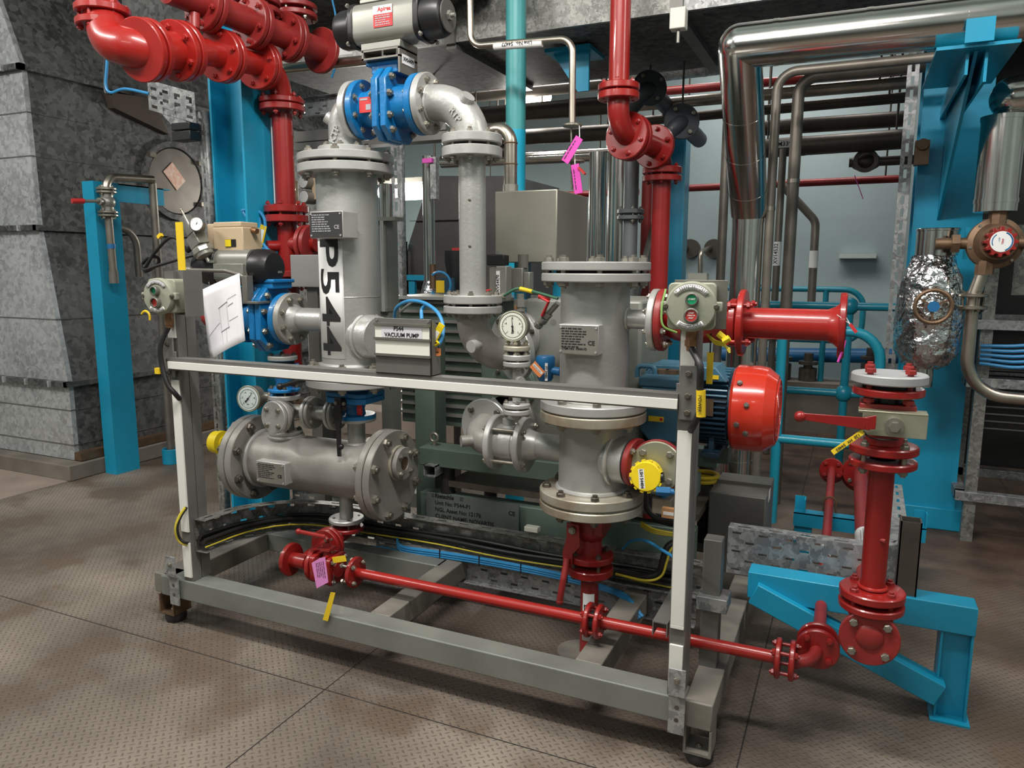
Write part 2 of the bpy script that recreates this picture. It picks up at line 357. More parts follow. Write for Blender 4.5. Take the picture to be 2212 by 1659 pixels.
# ================================================================ SETTING
def floor_material():
    m=bpy.data.materials.new('tread_plate'); m.use_nodes=True; nt=m.node_tree; b=nt.nodes['Principled BSDF']; N=nt.nodes.new; L=nt.links.new
    t=N('ShaderNodeTexCoord')
    def M(op,a,bb=None,c=None):
        n=N('ShaderNodeMath'); n.operation=op
        for i,x in enumerate((a,bb,c)):
            if x is None: continue
            if isinstance(x,(int,float)): n.inputs[i].default_value=x
            else: L(x,n.inputs[i])
        return n.outputs[0]
    mp=N('ShaderNodeMapping'); mp.inputs['Rotation'].default_value=(0,0,PI/4); mp.inputs['Scale'].default_value=(52,52,52); L(t.outputs['Object'],mp.inputs[0])
    s=N('ShaderNodeSeparateXYZ'); L(mp.outputs[0],s.inputs[0]); x,y=s.outputs[0],s.outputs[1]
    fx=M('SUBTRACT',M('FRACT',x),.5); fy=M('SUBTRACT',M('FRACT',y),.5)
    par=M('FLOORED_MODULO',M('ADD',M('FLOOR',x),M('FLOOR',y)),2.)
    def ell(a,bb): return M('ADD',M('POWER',M('DIVIDE',M('ABSOLUTE',a),.52),2.),M('POWER',M('DIVIDE',M('ABSOLUTE',bb),.17),2.))
    d=M('ADD',M('MULTIPLY',ell(fx,fy),par),M('MULTIPLY',ell(fy,fx),M('SUBTRACT',1.,par)))
    h=M('MAXIMUM',M('SUBTRACT',1.,d),0.)
    def noise(sc,det=5,src=None):
        n=N('ShaderNodeTexNoise'); n.inputs['Scale'].default_value=sc; n.inputs['Detail'].default_value=det; L(src or t.outputs['Object'],n.inputs['Vector']); return n.outputs['Fac']
    def ramp(f,p0,c0,p1,c1):
        r=N('ShaderNodeValToRGB'); r.color_ramp.elements[0].position=p0; r.color_ramp.elements[1].position=p1
        r.color_ramp.elements[0].color=(*c0,1); r.color_ramp.elements[1].color=(*c1,1); L(f,r.inputs[0]); return r.outputs[0]
    def mix(f,a,bb,mode='MIX'):
        n=N('ShaderNodeMix'); n.data_type='RGBA'; n.blend_type=mode
        for i,x in ((0,f),(6,a),(7,bb)):
            if isinstance(x,tuple): n.inputs[i].default_value=(*x,1)
            elif isinstance(x,float): n.inputs[i].default_value=x
            else: L(x,n.inputs[i])
        return n.outputs[2]
    base=ramp(noise(1.6,7),.34,(.095,.075,.058),.66,(.30,.25,.20))
    oil=ramp(noise(3.3,4),.36,(.0,.0,.0),.46,(1,1,1))
    base=mix(ramp(noise(3.3,4),.38,(.75,.75,.75),.5,(0,0,0)),base,(.13,.09,.06))
    # brown oily walkway stain towards the back right
    s2=N('ShaderNodeSeparateXYZ'); L(t.outputs['Object'],s2.inputs[0])
    k=M('ADD',M('MULTIPLY',s2.outputs[0],.45),M('MULTIPLY',s2.outputs[1],.42)); k=M('ADD',k,M('MULTIPLY',noise(2.,5),1.1))
    st=ramp(k,1.78/3.2,(0,0,0),2.2/3.2,(1,1,1)) if False else None
    mr=N('ShaderNodeMapRange'); mr.inputs[1].default_value=1.8; mr.inputs[2].default_value=2.4; mr.inputs[4].default_value=.92; L(k,mr.inputs[0])
    base=mix(mr.outputs[0],base,ramp(noise(4.5,6),.35,(.04,.02,.014),.68,(.155,.088,.058)))
    # ragged dark brown patch in the floor colour under the skid
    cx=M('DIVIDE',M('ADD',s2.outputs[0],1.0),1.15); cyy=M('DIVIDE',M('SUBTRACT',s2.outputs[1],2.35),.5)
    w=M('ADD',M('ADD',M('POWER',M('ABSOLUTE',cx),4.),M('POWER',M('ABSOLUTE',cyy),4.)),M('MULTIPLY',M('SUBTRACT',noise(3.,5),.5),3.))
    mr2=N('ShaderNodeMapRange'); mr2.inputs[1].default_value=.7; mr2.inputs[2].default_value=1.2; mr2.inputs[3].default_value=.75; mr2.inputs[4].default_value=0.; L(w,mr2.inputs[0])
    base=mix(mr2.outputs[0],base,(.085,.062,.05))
    base=mix(M('MULTIPLY',h,.72),base,(.10,.082,.068))
    # plate seams
    def seam(c,at): return M('LESS_THAN',M('ABSOLUTE',M('SUBTRACT',c,at)),.0022)
    sm=M('MAXIMUM',M('MAXIMUM',seam(s2.outputs[1],1.72),seam(s2.outputs[0],-1.42)),M('MAXIMUM',seam(s2.outputs[0],-.2),seam(s2.outputs[0],.9)))
    base=mix(sm,base,(.025,.02,.017))
    L(base,b.inputs['Base Color']); b.inputs['Metallic'].default_value=.15
    rr=N('ShaderNodeMapRange'); rr.inputs[3].default_value=.42; rr.inputs[4].default_value=.75; L(noise(5,4),rr.inputs[0]); L(rr.outputs[0],b.inputs['Roughness'])
    bp=N('ShaderNodeBump'); bp.inputs['Strength'].default_value=.8; bp.inputs['Distance'].default_value=.003; L(h,bp.inputs['Height']); L(bp.outputs[0],b.inputs['Normal'])
    return m
struct('floor',MB().bb((-4.3,-4,-.06),(4.5,7.2,0)),floor_material())
struct('floor_concrete',MB().bb((-9,-4,-.06),(-4.3,7.2,.004)),concretep)
struct('wall_back',MB().bb((-7.5,7.0,0),(4.5,7.15,3.6)),wallm)
struct('trim_1',MB().bb((-3.2,6.32,0),(4.5,6.6,.40)),concrete)
struct('trim_3',MB().bb((-3.6,4.75,0),(-1.1,4.98,.20)),concretep,bev=.01)          # low kerb along the back bay
struct('ceiling',MB().bb((-7.5,3.3,3.5),(4.5,7.15,3.6)),ceilm)
mb=MB().bb((-4.28,2.9,0),(-9,6.8,.10)); struct('trim_2',mb,concrete,bev=.008)   # plinth below the duct

# ---- big galvanised air duct at the left
ZB=.105
prof=[(-7.5,ZB),(-4.357,ZB),(-4.357,.585),(-4.505,1.53),(-4.52,2.45),(-4.72,2.95),(-4.72,3.45),(-7.5,3.45)]
d=T('air_duct','towering galvanised air duct with tapered lower section on the concrete plinth at far left','duct',(-5.2,4,ZB))
zs=[(ZB,-4.357,.585,-4.357),(.585,-4.357,1.53,-4.505),(1.53,-4.505,2.45,-4.52),(2.45,-4.52,2.95,-4.72),(2.95,-4.72,3.45,-4.72)]
for (z0,x0,z1,x1) in zs:
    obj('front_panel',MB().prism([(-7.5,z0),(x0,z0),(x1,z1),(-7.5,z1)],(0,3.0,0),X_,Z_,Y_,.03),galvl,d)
    obj('side_panel',MB().prism([(x0-.03,z0),(x0,z0),(x1,z1),(x1-.03,z1)],(0,3.03,0),X_,Z_,Y_,3.3),galvk,d,label='dark side panel')  # side sheets get a darker galvanised tone than the front panels
for z,x in ((.585,-4.357),(1.53,-4.505),(2.45,-4.52)):
    f=MB(); f.bb((-7.5,2.965,z-.016),(x+.03,3.0,z+.016)); f.bb((x,2.965,z-.016),(x+.03,6.3,z+.016)); fo=obj('joint_flange',f,galvk,d)
    for k in range(7): obj('clip',MB().box((x-.12-.22*k,2.96,z),(.015,.02,.038)),galvl,fo)
for z in (.42,.20,.98,1.95,2.2):
    xx={.42:-4.357,.2:-4.357,.98:-4.418,1.95:-4.512,2.2:-4.516}[z]
    obj('sheet_seam',MB().bb((-7.5,2.996,z-.003),(xx,3.0,z+.003)),strut,d); obj('sheet_seam',MB().bb((xx,3.0,z-.003),(xx+.004,6.3,z+.003)),galvk,d)
# foot angle lying on plinth
obj('foot_angle',MB().bb((-4.36,3.0,ZB),(-4.30,6.0,ZB+.05)),bronze,d)
h=QX(378,392,-4.50)
hp=obj('access_hatch',MB().disc(V((-4.535,h.y,h.z)),X_,.235,.045,.01,56),darkpipe,d,label='dark round bolted access hatch')
obj('hatch_ring',MB().ring(V((-4.51,h.y,h.z)),X_,.235,.275,.03,56),galvk,hp)
q=QX(377,381,-4.485); obj('warning_sticker',MB().box(q,(.004,.11,.16),(X_,(Y_+Z_*.9).normalized(),(Z_-Y_*.9).normalized())),mat('faded_orange_sticker',(.62,.34,.24),0,.6,.3,40,col2=(.7,.55,.47)),hp)
for a in (-.6,.6,2.5,3.8): obj('hatch_clamp',MB().box((-4.475,h.y+.26*math.cos(a),h.z+.26*math.sin(a)),(.04,.05,.03)),boltd,hp)
q=QX(305,250,-4.51); obj('rusty_hood',MB().prism([(0,0),(.42,-.10),(.30,.12),(-.03,.09)],(q.x,q.y-.25,q.z),Y_,Z_,X_,.06),mat('dull_brown_sheet',(.075,.055,.042),.3,.6,.3,6),d)

# ---- overhead duct and cable deck
d=T('overhead_duct','long dark galvanised duct running overhead behind the vacuum pump skid','duct',(-.5,4.1,2.45))
obj('duct_body',MB().bb((-3.3,3.62,2.45),(3.2,4.62,3.2)),galvk,d)
for x0,x1 in ((-3.3,-2.0),(-1.98,-.83),(-.81,.35),(.37,1.6),(1.62,3.2)): obj('side_sheet',MB().bb((x0,3.6,2.45),(x1,3.62,3.2)),galvd if x0<-.9 else galvm,d)
for x in (-1.99,-.82,.36,1.61):
    obj('flange_strip',MB().bb((x-.03,3.58,2.44),(x+.03,3.62,3.2)).bb((x-.03,3.6,2.42),(x+.03,4.62,2.45)),strut,d)
q=Q(1466,42,3.57); jb=T('junction_box','small cream junction box under the corner of the overhead duct','box',q-V((0,0,.03)))
obj('casing',MB().bb(q-V((.035,.03,.045)),q+V((.035,.03,.045))),cream,jb,bev=.004); obj('gland',MB().cyl(q-V((0,0,.10)),q-V((0,0,.04)),.008),alu,jb)
# low dark deck left of actuator
d=single('duct_branch',MB().bb((-3.9,3.2,2.62),(-1.75,3.56,3.4)),galvk,'dark lower duct box hanging behind the actuator and red manifold','duct',bev=.006)
q=Q(745,88,3.19); n=single('paper_notice',MB().box(q,(.085,.004,.13)),labelw,'small white notice stuck on the dark duct behind the red manifold','notice')
# ================================================================ SKID FRAME
YF=1.83; ZT=.185; ZL=.11
s=T('skid_base','grey box-section steel base frame under the vacuum pump set','frame',(-1.24,2.3,0))
obj('front_beam',MB().bb((-2.245,YF,ZL),(-.335,YF+.075,ZT)),greygreen,s,bev=.004)
obj('side_beam',MB().bb((-.335,YF,ZL),(-.262,3.15,ZT)),frametop,s,bev=.004)
obj('side_beam',MB().bb((-2.29,YF+.01,ZL),(-2.195,3.15,ZT)),frametop,s,bev=.004)
obj('cross_beam',MB().bb((-2.195,2.33,ZL),(-1.36,2.40,ZT)),greygreen,s,bev=.004)
obj('cross_beam',MB().bb((-1.375,YF+.075,ZL),(-1.30,2.9,ZT)),frametop,s,bev=.004)
obj('cross_beam',MB().bb((-.665,YF+.075,ZL),(-.585,2.9,ZT)),frametop,s,bev=.004)
obj('rear_beam',MB().bb((-2.2,3.08,ZL),(-.335,3.15,ZT)),greygreen,s,bev=.004)
for x,y in ((-2.225,1.86),(-.298,1.86),(-2.225,3.08),(-.298,3.08)):
    m=MB(); w=.036; m.bb((x-w,y-.03,.035),(x+w,y+.05,.042)).bb((x-w,y-.03,.042),(x-w+.006,y+.05,ZL)).bb((x+w-.006,y-.03,.042),(x+w,y+.05,ZL))
    f=obj('foot_bracket',m,bronze if x<-1 else frametop,s)
    obj('rubber_foot',MB().lathe((x,y+.01,0),Z_,[(.033,0),(.038,.012),(.038,.028),(.034,.035)],28),rubber,f)
    place(boltmesh('screw',.010,.01,boltm),'foot_bolt',f,(x,y+.0,.042),Z_)
def clampbracket(par,x,z0=.09,z1=.30):
    m=MB().prism([(0,-.028),(.006,-.028),(.006,.075),(.016,.085),(.016,.16),(.01,.16),(.01,.088),(0,.078)],(x-.022,YF-.007,ZT-.068),-Y_,Z_,X_,.044)
    b=obj('clamp_plate',m,galvm,par,bev=.001)
    for z in (ZT-.02,ZT-.055): obj('rivet',MB().cyl((x,YF-.006,z),(x,YF-.014,z),.006,n=14),boltd,b)
    place(boltmesh('screw',.010,.01,boltm),'clamp_bolt',b,(x,YF-.02,ZT+.062),-Y_)
clampbracket(s,-2.165); clampbracket(s,-.352)
# ---- strut posts
def strutpost(name,label,x,z0,z1,gaps,y0=YF+.005,w=.041,dp=.082):
    p=T(name,label,'post',(x,y0+.04,z0))
    obj('strut_channel',MB().bb((x-w/2,y0+.002,z0),(x+w/2,y0+dp/2-.0015,z1)).bb((x-w/2+.004,y0+dp/2-.0015,z0),(x+w/2-.004,y0+dp/2+.0015,z1)).bb((x-w/2,y0+dp/2+.0015,z0),(x+w/2,y0+dp,z1)),strut,p)
    for a,b in gaps: obj('cover_strip',MB().bb((x-w/2+.003,y0-.004,a),(x+w/2-.003,y0+.003,b)),white,p,label='white plastic cover strip',bev=.001)
    return p
pl=strutpost('strut_post','left upright double strut post with white cover strips at front of skid',-2.107,.187,1.285,((.20,.33),(.37,.915),(1.06,1.19)))
pr=strutpost('strut_post','right upright double strut post with white cover strips at front of skid',-.362,.187,1.19,((.21,.33),(.375,.385+.0),(.385,.90),(1.05,1.17)))
def cornerplate(par,x,zc,sgn):
    m=MB().prism([(-.022,-.06),(.022,-.06),(.022,.075),(-.022,.075)],(x,YF-.003,zc),X_,Z_,-Y_,.006)
    m.prism([(0,-.025),(.03*sgn,-.025),(.03*sgn,.03),(0,.03)],(x,YF-.002,zc),X_,Z_,-Y_,.005)
    b=obj('corner_plate',m,strut,par,bev=.001)
    for dz in (-.042,.0,.055): place(boltmesh('screw',.0095,.01,boltd),'plate_bolt',b,(x,YF-.009,zc+dz),-Y_)
cornerplate(pl,-2.115,.985,1); cornerplate(pr,-.355,.99,-1)
rl=T('guard_rail','long horizontal strut rail with white cover strip across front of skid','rail',(-1.24,YF,.955))
obj('strut_channel',MB().bb((-2.11,YF-.016,.953),(-.378,YF+.03,.994)),strut,rl)
obj('cover_strip',MB().bb((-2.11,YF-.021,.957),(-.378,YF-.015,.982)),white,rl,label='white plastic cover strip',bev=.001)
# rear posts of the guard frame
q=T('box_post','dark green box post behind the horizontal vessel and sign','post',(-1.63,2.75,.185))
obj('box_section',MB().bb((-1.70,2.72,.185),(-1.60,2.82,1.0)),pumpgreen,q,bev=.004); 
q=T('box_post','grey square steel stub post behind the right strut post','post',(-.27,2.22,.185))
obj('box_section',MB().bb((-.335,2.02,.0),(-.285,2.07,.56)),strut,q,bev=.003)
obj('clamp_collar',MB().bb((-.345,2.0,.36),(-.262,2.08,.40)),galvm,q,bev=.002)
# galvanised floor bracket by right post
q=T('strut_bracket','short slotted strut arm with cable at foot of right post','bracket',(-.4,1.95,.3))
obj('channel',MB().bb((-.440,1.89,.315),(-.437,2.2,.355)).bb((-.402,1.89,.315),(-.399,2.2,.355)).bb((-.437,1.89,.352),(-.402,2.2,.355)),strut,q)
# ---- feet bolt stub on side beam
q=T('anchor_stud','threaded stud with washer sticking out of right side beam','stud',(-.30,2.08,.19))
obj('rod',MB().cyl((-.40,2.13,.197),(-.255,2.13,.197),.008),boltd,q); obj('washer',MB().cyl((-.30,2.13,.197),(-.304,2.13,.197),.024),boltd,q)
# ================================================================ VESSELS ON THE SKID  (axis plane Y=2.28)
YV=2.28
def zof(px,py,Y=YV): return Q(px,py,Y).z
def nameplate(par,c,w,h,dp,pm,print_m,u=X_,v=Z_):
    """bracket box standing off a vessel with an engraved plate on its face; c = centre of the face"""
    n=V(u).cross(V(v)); b=MB().box(V(c)-n*(dp/2),(w,h,dp),(V(u),V(v),n)); br=obj('nameplate_bracket',b,silver2,par,bev=.003)
    obj('nameplate',MB().box(V(c)+n*.001,(w*.97,h*.93,.002),(V(u),V(v),n)),pm,br)
    scribble(br,V(c)-V(u)*w*.42+V(v)*h*.36+n*.002,u,v,w*.62,8,h*.085,print_m)
    text(br,'CE',V(c)+V(u)*w*.33-V(v)*h*.1+n*.002,u,v,h*.2,print_m,bold=.0004)
    for a in (-.44,.44):
        for bb in (-.4,.4): obj('rivet',MB().cyl(V(c)+V(u)*w*a+V(v)*h*bb+n*.002,V(c)+V(u)*w*a+V(v)*h*bb+n*.004,.0035,n=10),silver2,br)
    return br
R8,B8=.171,.1095
# ---------- P544 tall vessel
XP=-1.695
v=T('vertical_vessel','tall silver vertical vessel lettered P544 down its white label','vessel',(XP,YV,.84))
zt=zof(739,337); z1=zof(739,354); z2=zof(739,360); z3=zof(739,379)
C=lambda z:V((XP,YV,z))
zb1=zof(765,789); zb2=zof(765,803); zb3=zof(765,812); zb4=zof(765,829)
obj('shell',MB().lathe((XP,YV,zb1),Z_,[(B8,0),(B8,z3-zb1)],64),silver,v)
obj('weld_bead',MB().torus((XP,YV,zb1+.006),Z_,B8,.008,56,8),silver2,v)
flange(v,C(z1),Z_,R8,zt-z1,silver2); flange(v,C(z3),Z_,R8,z2-z3,silver2); obj('gasket',MB().cyl(C(z2),C(z1),.125,n=40),ink,v)
bolts(v,C((zt+z3)/2),Z_,.148,8,zt-z3,.0165,boltm,PI/8)
flange(v,C(zb2),Z_,R8,zb1-zb2,silver2); flange(v,C(zb4),Z_,R8,zb3-zb4,silver2); obj('gasket',MB().cyl(C(zb3),C(zb2),.125,n=40),ink,v)
bolts(v,C((zb1+zb4)/2),Z_,.148,8,zb1-zb4,.018,boltm,PI/8)
zs2=zof(760,640)
obj('weld_seam',MB().torus((XP,YV,zs2),Z_,B8,.0015,56,6),silver,v)
# curved white label with P544
def curved_label(par,cx,cy,r,a0,a1,z0,z1,m,name='label',n=16):
    g=[]
    for z in (z0,z1): g.append([V((cx+r*math.sin(a0+(a1-a0)*i/n),cy-r*math.cos(a0+(a1-a0)*i/n),z)) for i in range(n+1)])
    return obj(name,MB().grid(g),m,par,solid=.001)
def wrap_text(par,s,cx,cy,r,ac,zc,size,m,vert=True,bold=0.,sx=1.,name='lettering'):
    """lettering wrapped round a vertical cylinder; vert = reads downwards"""
    o=text(None,s,(0,0,0),X_,Y_,size,m,bold=bold,name=name,lift=0,depth=.0005,sx=sx); me=o.data; org=V(root_of(par).location)
    import bmesh
    bm=bmesh.new(); bm.from_mesh(me)
    ys=[q.co.y for q in bm.verts]; y0,y1=min(ys),max(ys)
    for k in range(1,14): bmesh.ops.bisect_plane(bm,geom=bm.verts[:]+bm.edges[:]+bm.faces[:],plane_co=(0,y0+(y1-y0)*k/14,0),plane_no=(0,1,0))
    bm.to_mesh(me); bm.free()
    for p in me.vertices:
        x,y=p.co.x,p.co.y; rr=r+.0009+p.co.z
        if vert: a=ac+y/r; z=zc-x
        else: a=ac+x/r; z=zc+y
        p.co=V((cx+rr*math.sin(a),cy-rr*math.cos(a),z))-org
    o.parent=par; return o
# facing angle of the camera seen from axis
def camang(x,y): return math.atan2(CAM.x-x,-(CAM.y-y))
ca=camang(XP,YV)
def ang_at(px,py,x,y,r):
    d=ray(px,py); d2=V((d.x,d.y)); o=V((-x,-y)); a=d2.dot(d2); b=2*o.dot(d2); c=o.dot(o)-r*r; disc=max(0,b*b-4*a*c)
    t=(-b-math.sqrt(disc))/(2*a); p=o+d2*t; return math.atan2(p.x,-p.y), CAM.z+d.z*t
a0,zl=ang_at(694,772,XP,YV,B8); a1,_=ang_at(745,772,XP,YV,B8); _,zh=ang_at(716,520,XP,YV,B8)
b0,_=ang_at(692,540,XP,YV,B8); b1,_=ang_at(742,540,XP,YV,B8)
aa,ab=(a0+b0)/2,(a1+b1)/2
curved_label(v,XP,YV,B8+.001,aa,ab,zl+.004,zh,labelw,'white_label')
_,zm=ang_at(716,620,XP,YV,B8)
_,zE=ang_at(720,768,XP,YV,B8); _,zS=ang_at(716,516,XP,YV,B8)
t=wrap_text(v,'P544',XP,YV,B8+.0014,(aa+ab)/2,(zS+zE)/2-.002,.120,ink,True,.0018)
# fit the lettering length to the label
xs=[p.co.z for p in t.data.vertices]; k=(zS-zE)/(max(xs)-min(xs)); mid=(max(xs)+min(xs))/2
for p in t.data.vertices: p.co.z=(p.co.z-mid)*k+((zS+zE)/2-.84)
# nameplate facing front-left
yf=YV-B8-.075
nl=Q(671,461,yf); nr=Q(738,510,yf); c=(nl+nr)/2
nameplate(v,c,nr.x-nl.x+.012,(nl.z-nr.z)+.012,.085,platek,greyink)
# side nozzle left to blue valve, and capped nozzle right
zn=zof(660,690)
obj('nozzle',MB().cyl((XP-.05,YV,zn),(XP-.24,YV,zn),.0445,n=36),silver,v); obj('weld_bead',MB().torus((XP-.105,YV,zn),X_,.046,.006,32,8),silver2,v)
fx=-2.0
obj('reducer',MB().lathe((XP-.23,YV,zn),-X_,[(.0445,0),(.05,.02),(.058,.035)],36),silver2,v)
flange(v,V((XP-.262,YV,zn)),-X_,.1,.024,silverd)
# right lower stub nozzle (faces the sign)
zq=zof(800,725); u=V((.97,-.26,0)).normalized()
obj('stub_nozzle',MB().lathe(V((XP,YV,zq))+u*.07,u,[(.085,0),(.078,.05),(.075,.085),(.072,.09),(.06,.09)],44),silver,v)
obj('weld_bead',MB().torus(V((XP,YV,zq))+u*.10,u,.082,.006,40,8),silver2,v)
# side strut and gauge tube on right flank
# ---------- silver elbows and blue ball valve on top
def elbow(par,pts,r,m,bend,name='elbow',n=32): return obj(name,MB().tube(pts,r,n,bend,14),m,par)
zel=Q(850,232,YV).z; 
e=T('pipe_elbow','silver flanged elbow from top of P544 vessel to blue ball valve','elbow',(XP,YV,zt))
z5=zof(739,312)
flange(e,C(zt+.001),Z_,.098,.026,silver2); bolts(e,C(zt+.027),Z_,.076,8,.0,.013,boltm,PI/8,'screw')
xl=Q(779,240,YV).x
elbow(e,[(XP,YV,zt+.02),(XP,YV,zel),(xl-.02,YV,zel)],.0585,silver,.135)
flange(e,V((xl-.03,YV,zel)),X_,.1,.024,silver2)
obj('boss',MB().cyl(V((XP+.0,YV-.0,zel-.06)),V((XP-.05,YV-.03,zel-.02)),.018,n=20).cyl(V((XP-.04,YV-.025,zel-.028)),V((XP-.055,YV-.033,zel-.016)),.021,n=20),silver2,e)
text(e,'KTP',V((XP-.0,YV-.0605,zel-.085)),V((.45,0,.9)),V((-.9,0,.45)),.035,silver2,depth=.002,bold=.001,name='cast_letters')
# ball valve body (flange faces normal X)
xr=Q(918,240,YV).x
bv=T('ball_valve','blue flanged ball valve with square split body above the skid','valve',((xl+xr)/2,YV,zel-.1))
L_=xr-xl
obj('gasket',MB().cyl((xl-.005,YV,zel),(xl+.003,YV,zel),.092,n=40),ink,bv)
def vflange(x,t): flange(bv,V((x,YV,zel)),X_,.1,t,valveblue)
vflange(xl+.003,.024); vflange(xr-.027,.024)
obj('body',MB().lathe((xl+.02,YV,zel),X_,[(.062,0),(.058,.02),(.07,.05),(.075,L_*.5),(.07,L_-.09),(.062,L_-.05)],40),valveblue,bv)
def octa(w,h,c): return [(-w+c,-h),(w-c,-h),(w,-h+c),(w,h-c),(w-c,h),(-w+c,h),(-w,h-c),(-w,-h+c)]
xm=xl+L_*.53
for i,(x,t) in enumerate(((xm-.030,.026),(xm+.004,.026))):
    obj('split_flange',MB().prism(octa(.095,.118,.042),(x,YV,zel),Y_,Z_,X_,t),valveblue,bv,bev=.004)
for sy in (-1,1):
    for dz in (-.085,-.04,.03,.085):
        yy=.078 if abs(dz)<.06 else .062
        place(boltmesh('bolt',.014,.06,boltm),'body_bolt',bv,(xm,YV+sy*yy,zel+dz),X_)
bolts(bv,V((xl-.002,YV,zel)),X_,.078,8,.045,.0135,boltm,PI/8); bolts(bv,V((xr-.002,YV,zel)),X_,.078,8,.045,.0135,boltm,PI/8)
obj('gasket',MB().cyl((xr-.003,YV,zel),(xr+.0,YV,zel),.092,n=40),ink,bv)
obj('neck',MB().bb((xm-.055,YV-.05,zel+.10),(xm+.05,YV+.05,zel+.135)).bb((xm-.075,YV-.055,zel+.128),(xm+.055,YV+.055,zel+.142)),valveblue,bv,bev=.004)
q=Q(823,235,YV-.0); po=V((xl+.073,YV-.0725,zel)); lp=obj('rating_plate',MB().box(po,(.05,.004,.05)),redsign,bv)
obj('plate_print',MB().box(po+V((.012,-.0022,-.008)),(.02,.001,.018)).box(po+V((-.006,-.0022,.018)),(.03,.001,.006)),greyink,lp)
# right elbow
xe=-1.185
e=T('pipe_elbow','silver flanged elbow with screwed boss turning down from blue ball valve','elbow',(xe,YV,zof(1016,300)))
zf1=zof(1016,293); zf2=zof(1016,313); zf3=zof(1016,320); zf4=zof(1016,342)
flange(e,V((xr,YV,zel)),X_,.1,.024,silver2)
elbow(e,[(xr+.02,YV,zel),(xe,YV,zel),(xe,YV,zf2)],.0585,silver,.135)
obj('weld_bead',MB().torus((xr+.028,YV,zel),X_,.058,.005,32,8),silver2,e)
obj('boss',MB().cyl((xe-.05,YV-.01,zel-.05),(xe-.0,YV-.03,zel-.0),.019,n=22).cyl((xe-.015,YV-.024,zel-.015),(xe+.005,YV-.032,zel+.005),.023,n=22),silver2,e)
text(e,'RTP',(xe-.03,YV-.0595,zel-.055),V((.6,0,-.8)),V((.8,0,.6)),.03,silver2,depth=.0015,bold=.001,name='cast_letters')
flange(e,V((xe,YV,zf2)),Z_,.1,zf1-zf2,silver2)
# downcomer
d=T('pipe_spool','silver flanged vertical spool between the blue valve and the pump inlet elbow','pipe',(xe,YV,1.2))
zg1=zof(1026,637); zg2=zof(1026,655); zg3=zof(1026,660); zg4=zof(1026,676)
obj('pipe',MB().cyl((xe,YV,zg2),(xe,YV,zf3),.045,n=36),silver,d)
flange(d,V((xe,YV,zf4)),Z_,.1,zf3-zf4,silver2); flange(d,V((xe,YV,zg2)),Z_,.1,zg1-zg2,silver2)
obj('gasket',MB().cyl((xe,YV,zf3),(xe,YV,zf2),.062,n=32),ink,d); bolts(d,V((xe,YV,(zf1+zf4)/2)),Z_,.08,8,zf1-zf4,.0125,boltm,PI/8)
for z in (1.52,1.37): obj('paint_chip',MB().sphere((xe+.012,YV-.0445,z),.006,(1,.15,.8),10,6),boltd,d)
# lower elbow back to pump
e=T('pipe_elbow','grey cast inlet elbow under the silver spool turning back to the pump','elbow',(xe,YV,1.0))
flange(e,V((xe,YV,zg4)),Z_,.1,zg3-zg4,silver2); obj('gasket',MB().cyl((xe,YV,zg3),(xe,YV,zg2),.062,n=32),ink,e)
bolts(e,V((xe,YV,(zg1+zg4)/2)),Z_,.08,8,zg1-zg4,.0125,boltm,PI/8)
elbow(e,[(xe,YV,zg4+.01),(xe,YV,zg4-.15),(xe+.10,YV+.17,zg4-.15)],.056,silverd,.13)
w=V((.10,.17,0)).normalized(); pc=V((xe,YV,zg4-.15))+w*.17
flange(e,pc,w,.1,.024,silver); bolts(e,pc,w,.08,4,0,.014,boltd,PI/4,'screw')
obj('boss',MB().cyl((xe+.04,YV+.02,zg4-.10),(xe+.025,YV-.045,zg4-.108),.017,n=20).cyl((xe+.027,YV-.035,zg4-.107),(xe+.021,YV-.058,zg4-.110),.021,n=20),silver2,e)
# ---------- V3 right vessel
X3=-.748; C3=lambda z:V((X3,YV,z))
v=T('vertical_vessel','stout silver vertical vessel with bolted lid and yellow level switch on its right','vessel',(X3,YV,.5))
zz=[zof(1281,y) for y in (566,584,590,608, 862,881,884,905, 1053,1073,1077,1095)]
obj('upper_shell',MB().lathe(C3(zz[4]),Z_,[(B8,0),(B8,zz[3]-zz[4])],64),silver,v)
obj('lower_shell',MB().lathe(C3(zz[8]),Z_,[(B8,0),(B8,zz[7]-zz[8])],64),silver,v)
for a,b,m in ((0,1,silver2),(2,3,silver2),(4,5,silver2),(6,7,grimy),(8,9,grimy),(10,11,grimy)):
    flange(v,C3(zz[b]),Z_,R8,zz[a]-zz[b],m)
for a,b,r in ((1,2,.125),(5,6,.158),(9,10,.16)): obj('gasket',MB().cyl(C3(zz[b]),C3(zz[a]),r,n=40),ink if a==1 else grimy,v)
for a,b in ((0,3),(4,7),(8,11)): bolts(v,C3((zz[a]+zz[b])/2),Z_,.148,8,zz[a]-zz[b],.018 if a==0 else .0165,boltm if a<8 else boltd,PI/8)
for z in (zz[4]+.004,zz[8]+.004): obj('weld_bead',MB().torus(C3(z),Z_,B8+.002,.009,56,8),silver2,v)
yf=YV-B8-.028
nl=Q(1212,704,yf); nr=Q(1287,764,yf); c=(nl+nr)/2
br=nameplate(v,c,nr.x-nl.x+.015,(nl.z-nr.z)+.012,.05,plate,ink)
text(br,'ITEM NO  P544-V3',c+V((-.012,-.002,-.028)),X_,Z_,.010,ink,bold=.0003)
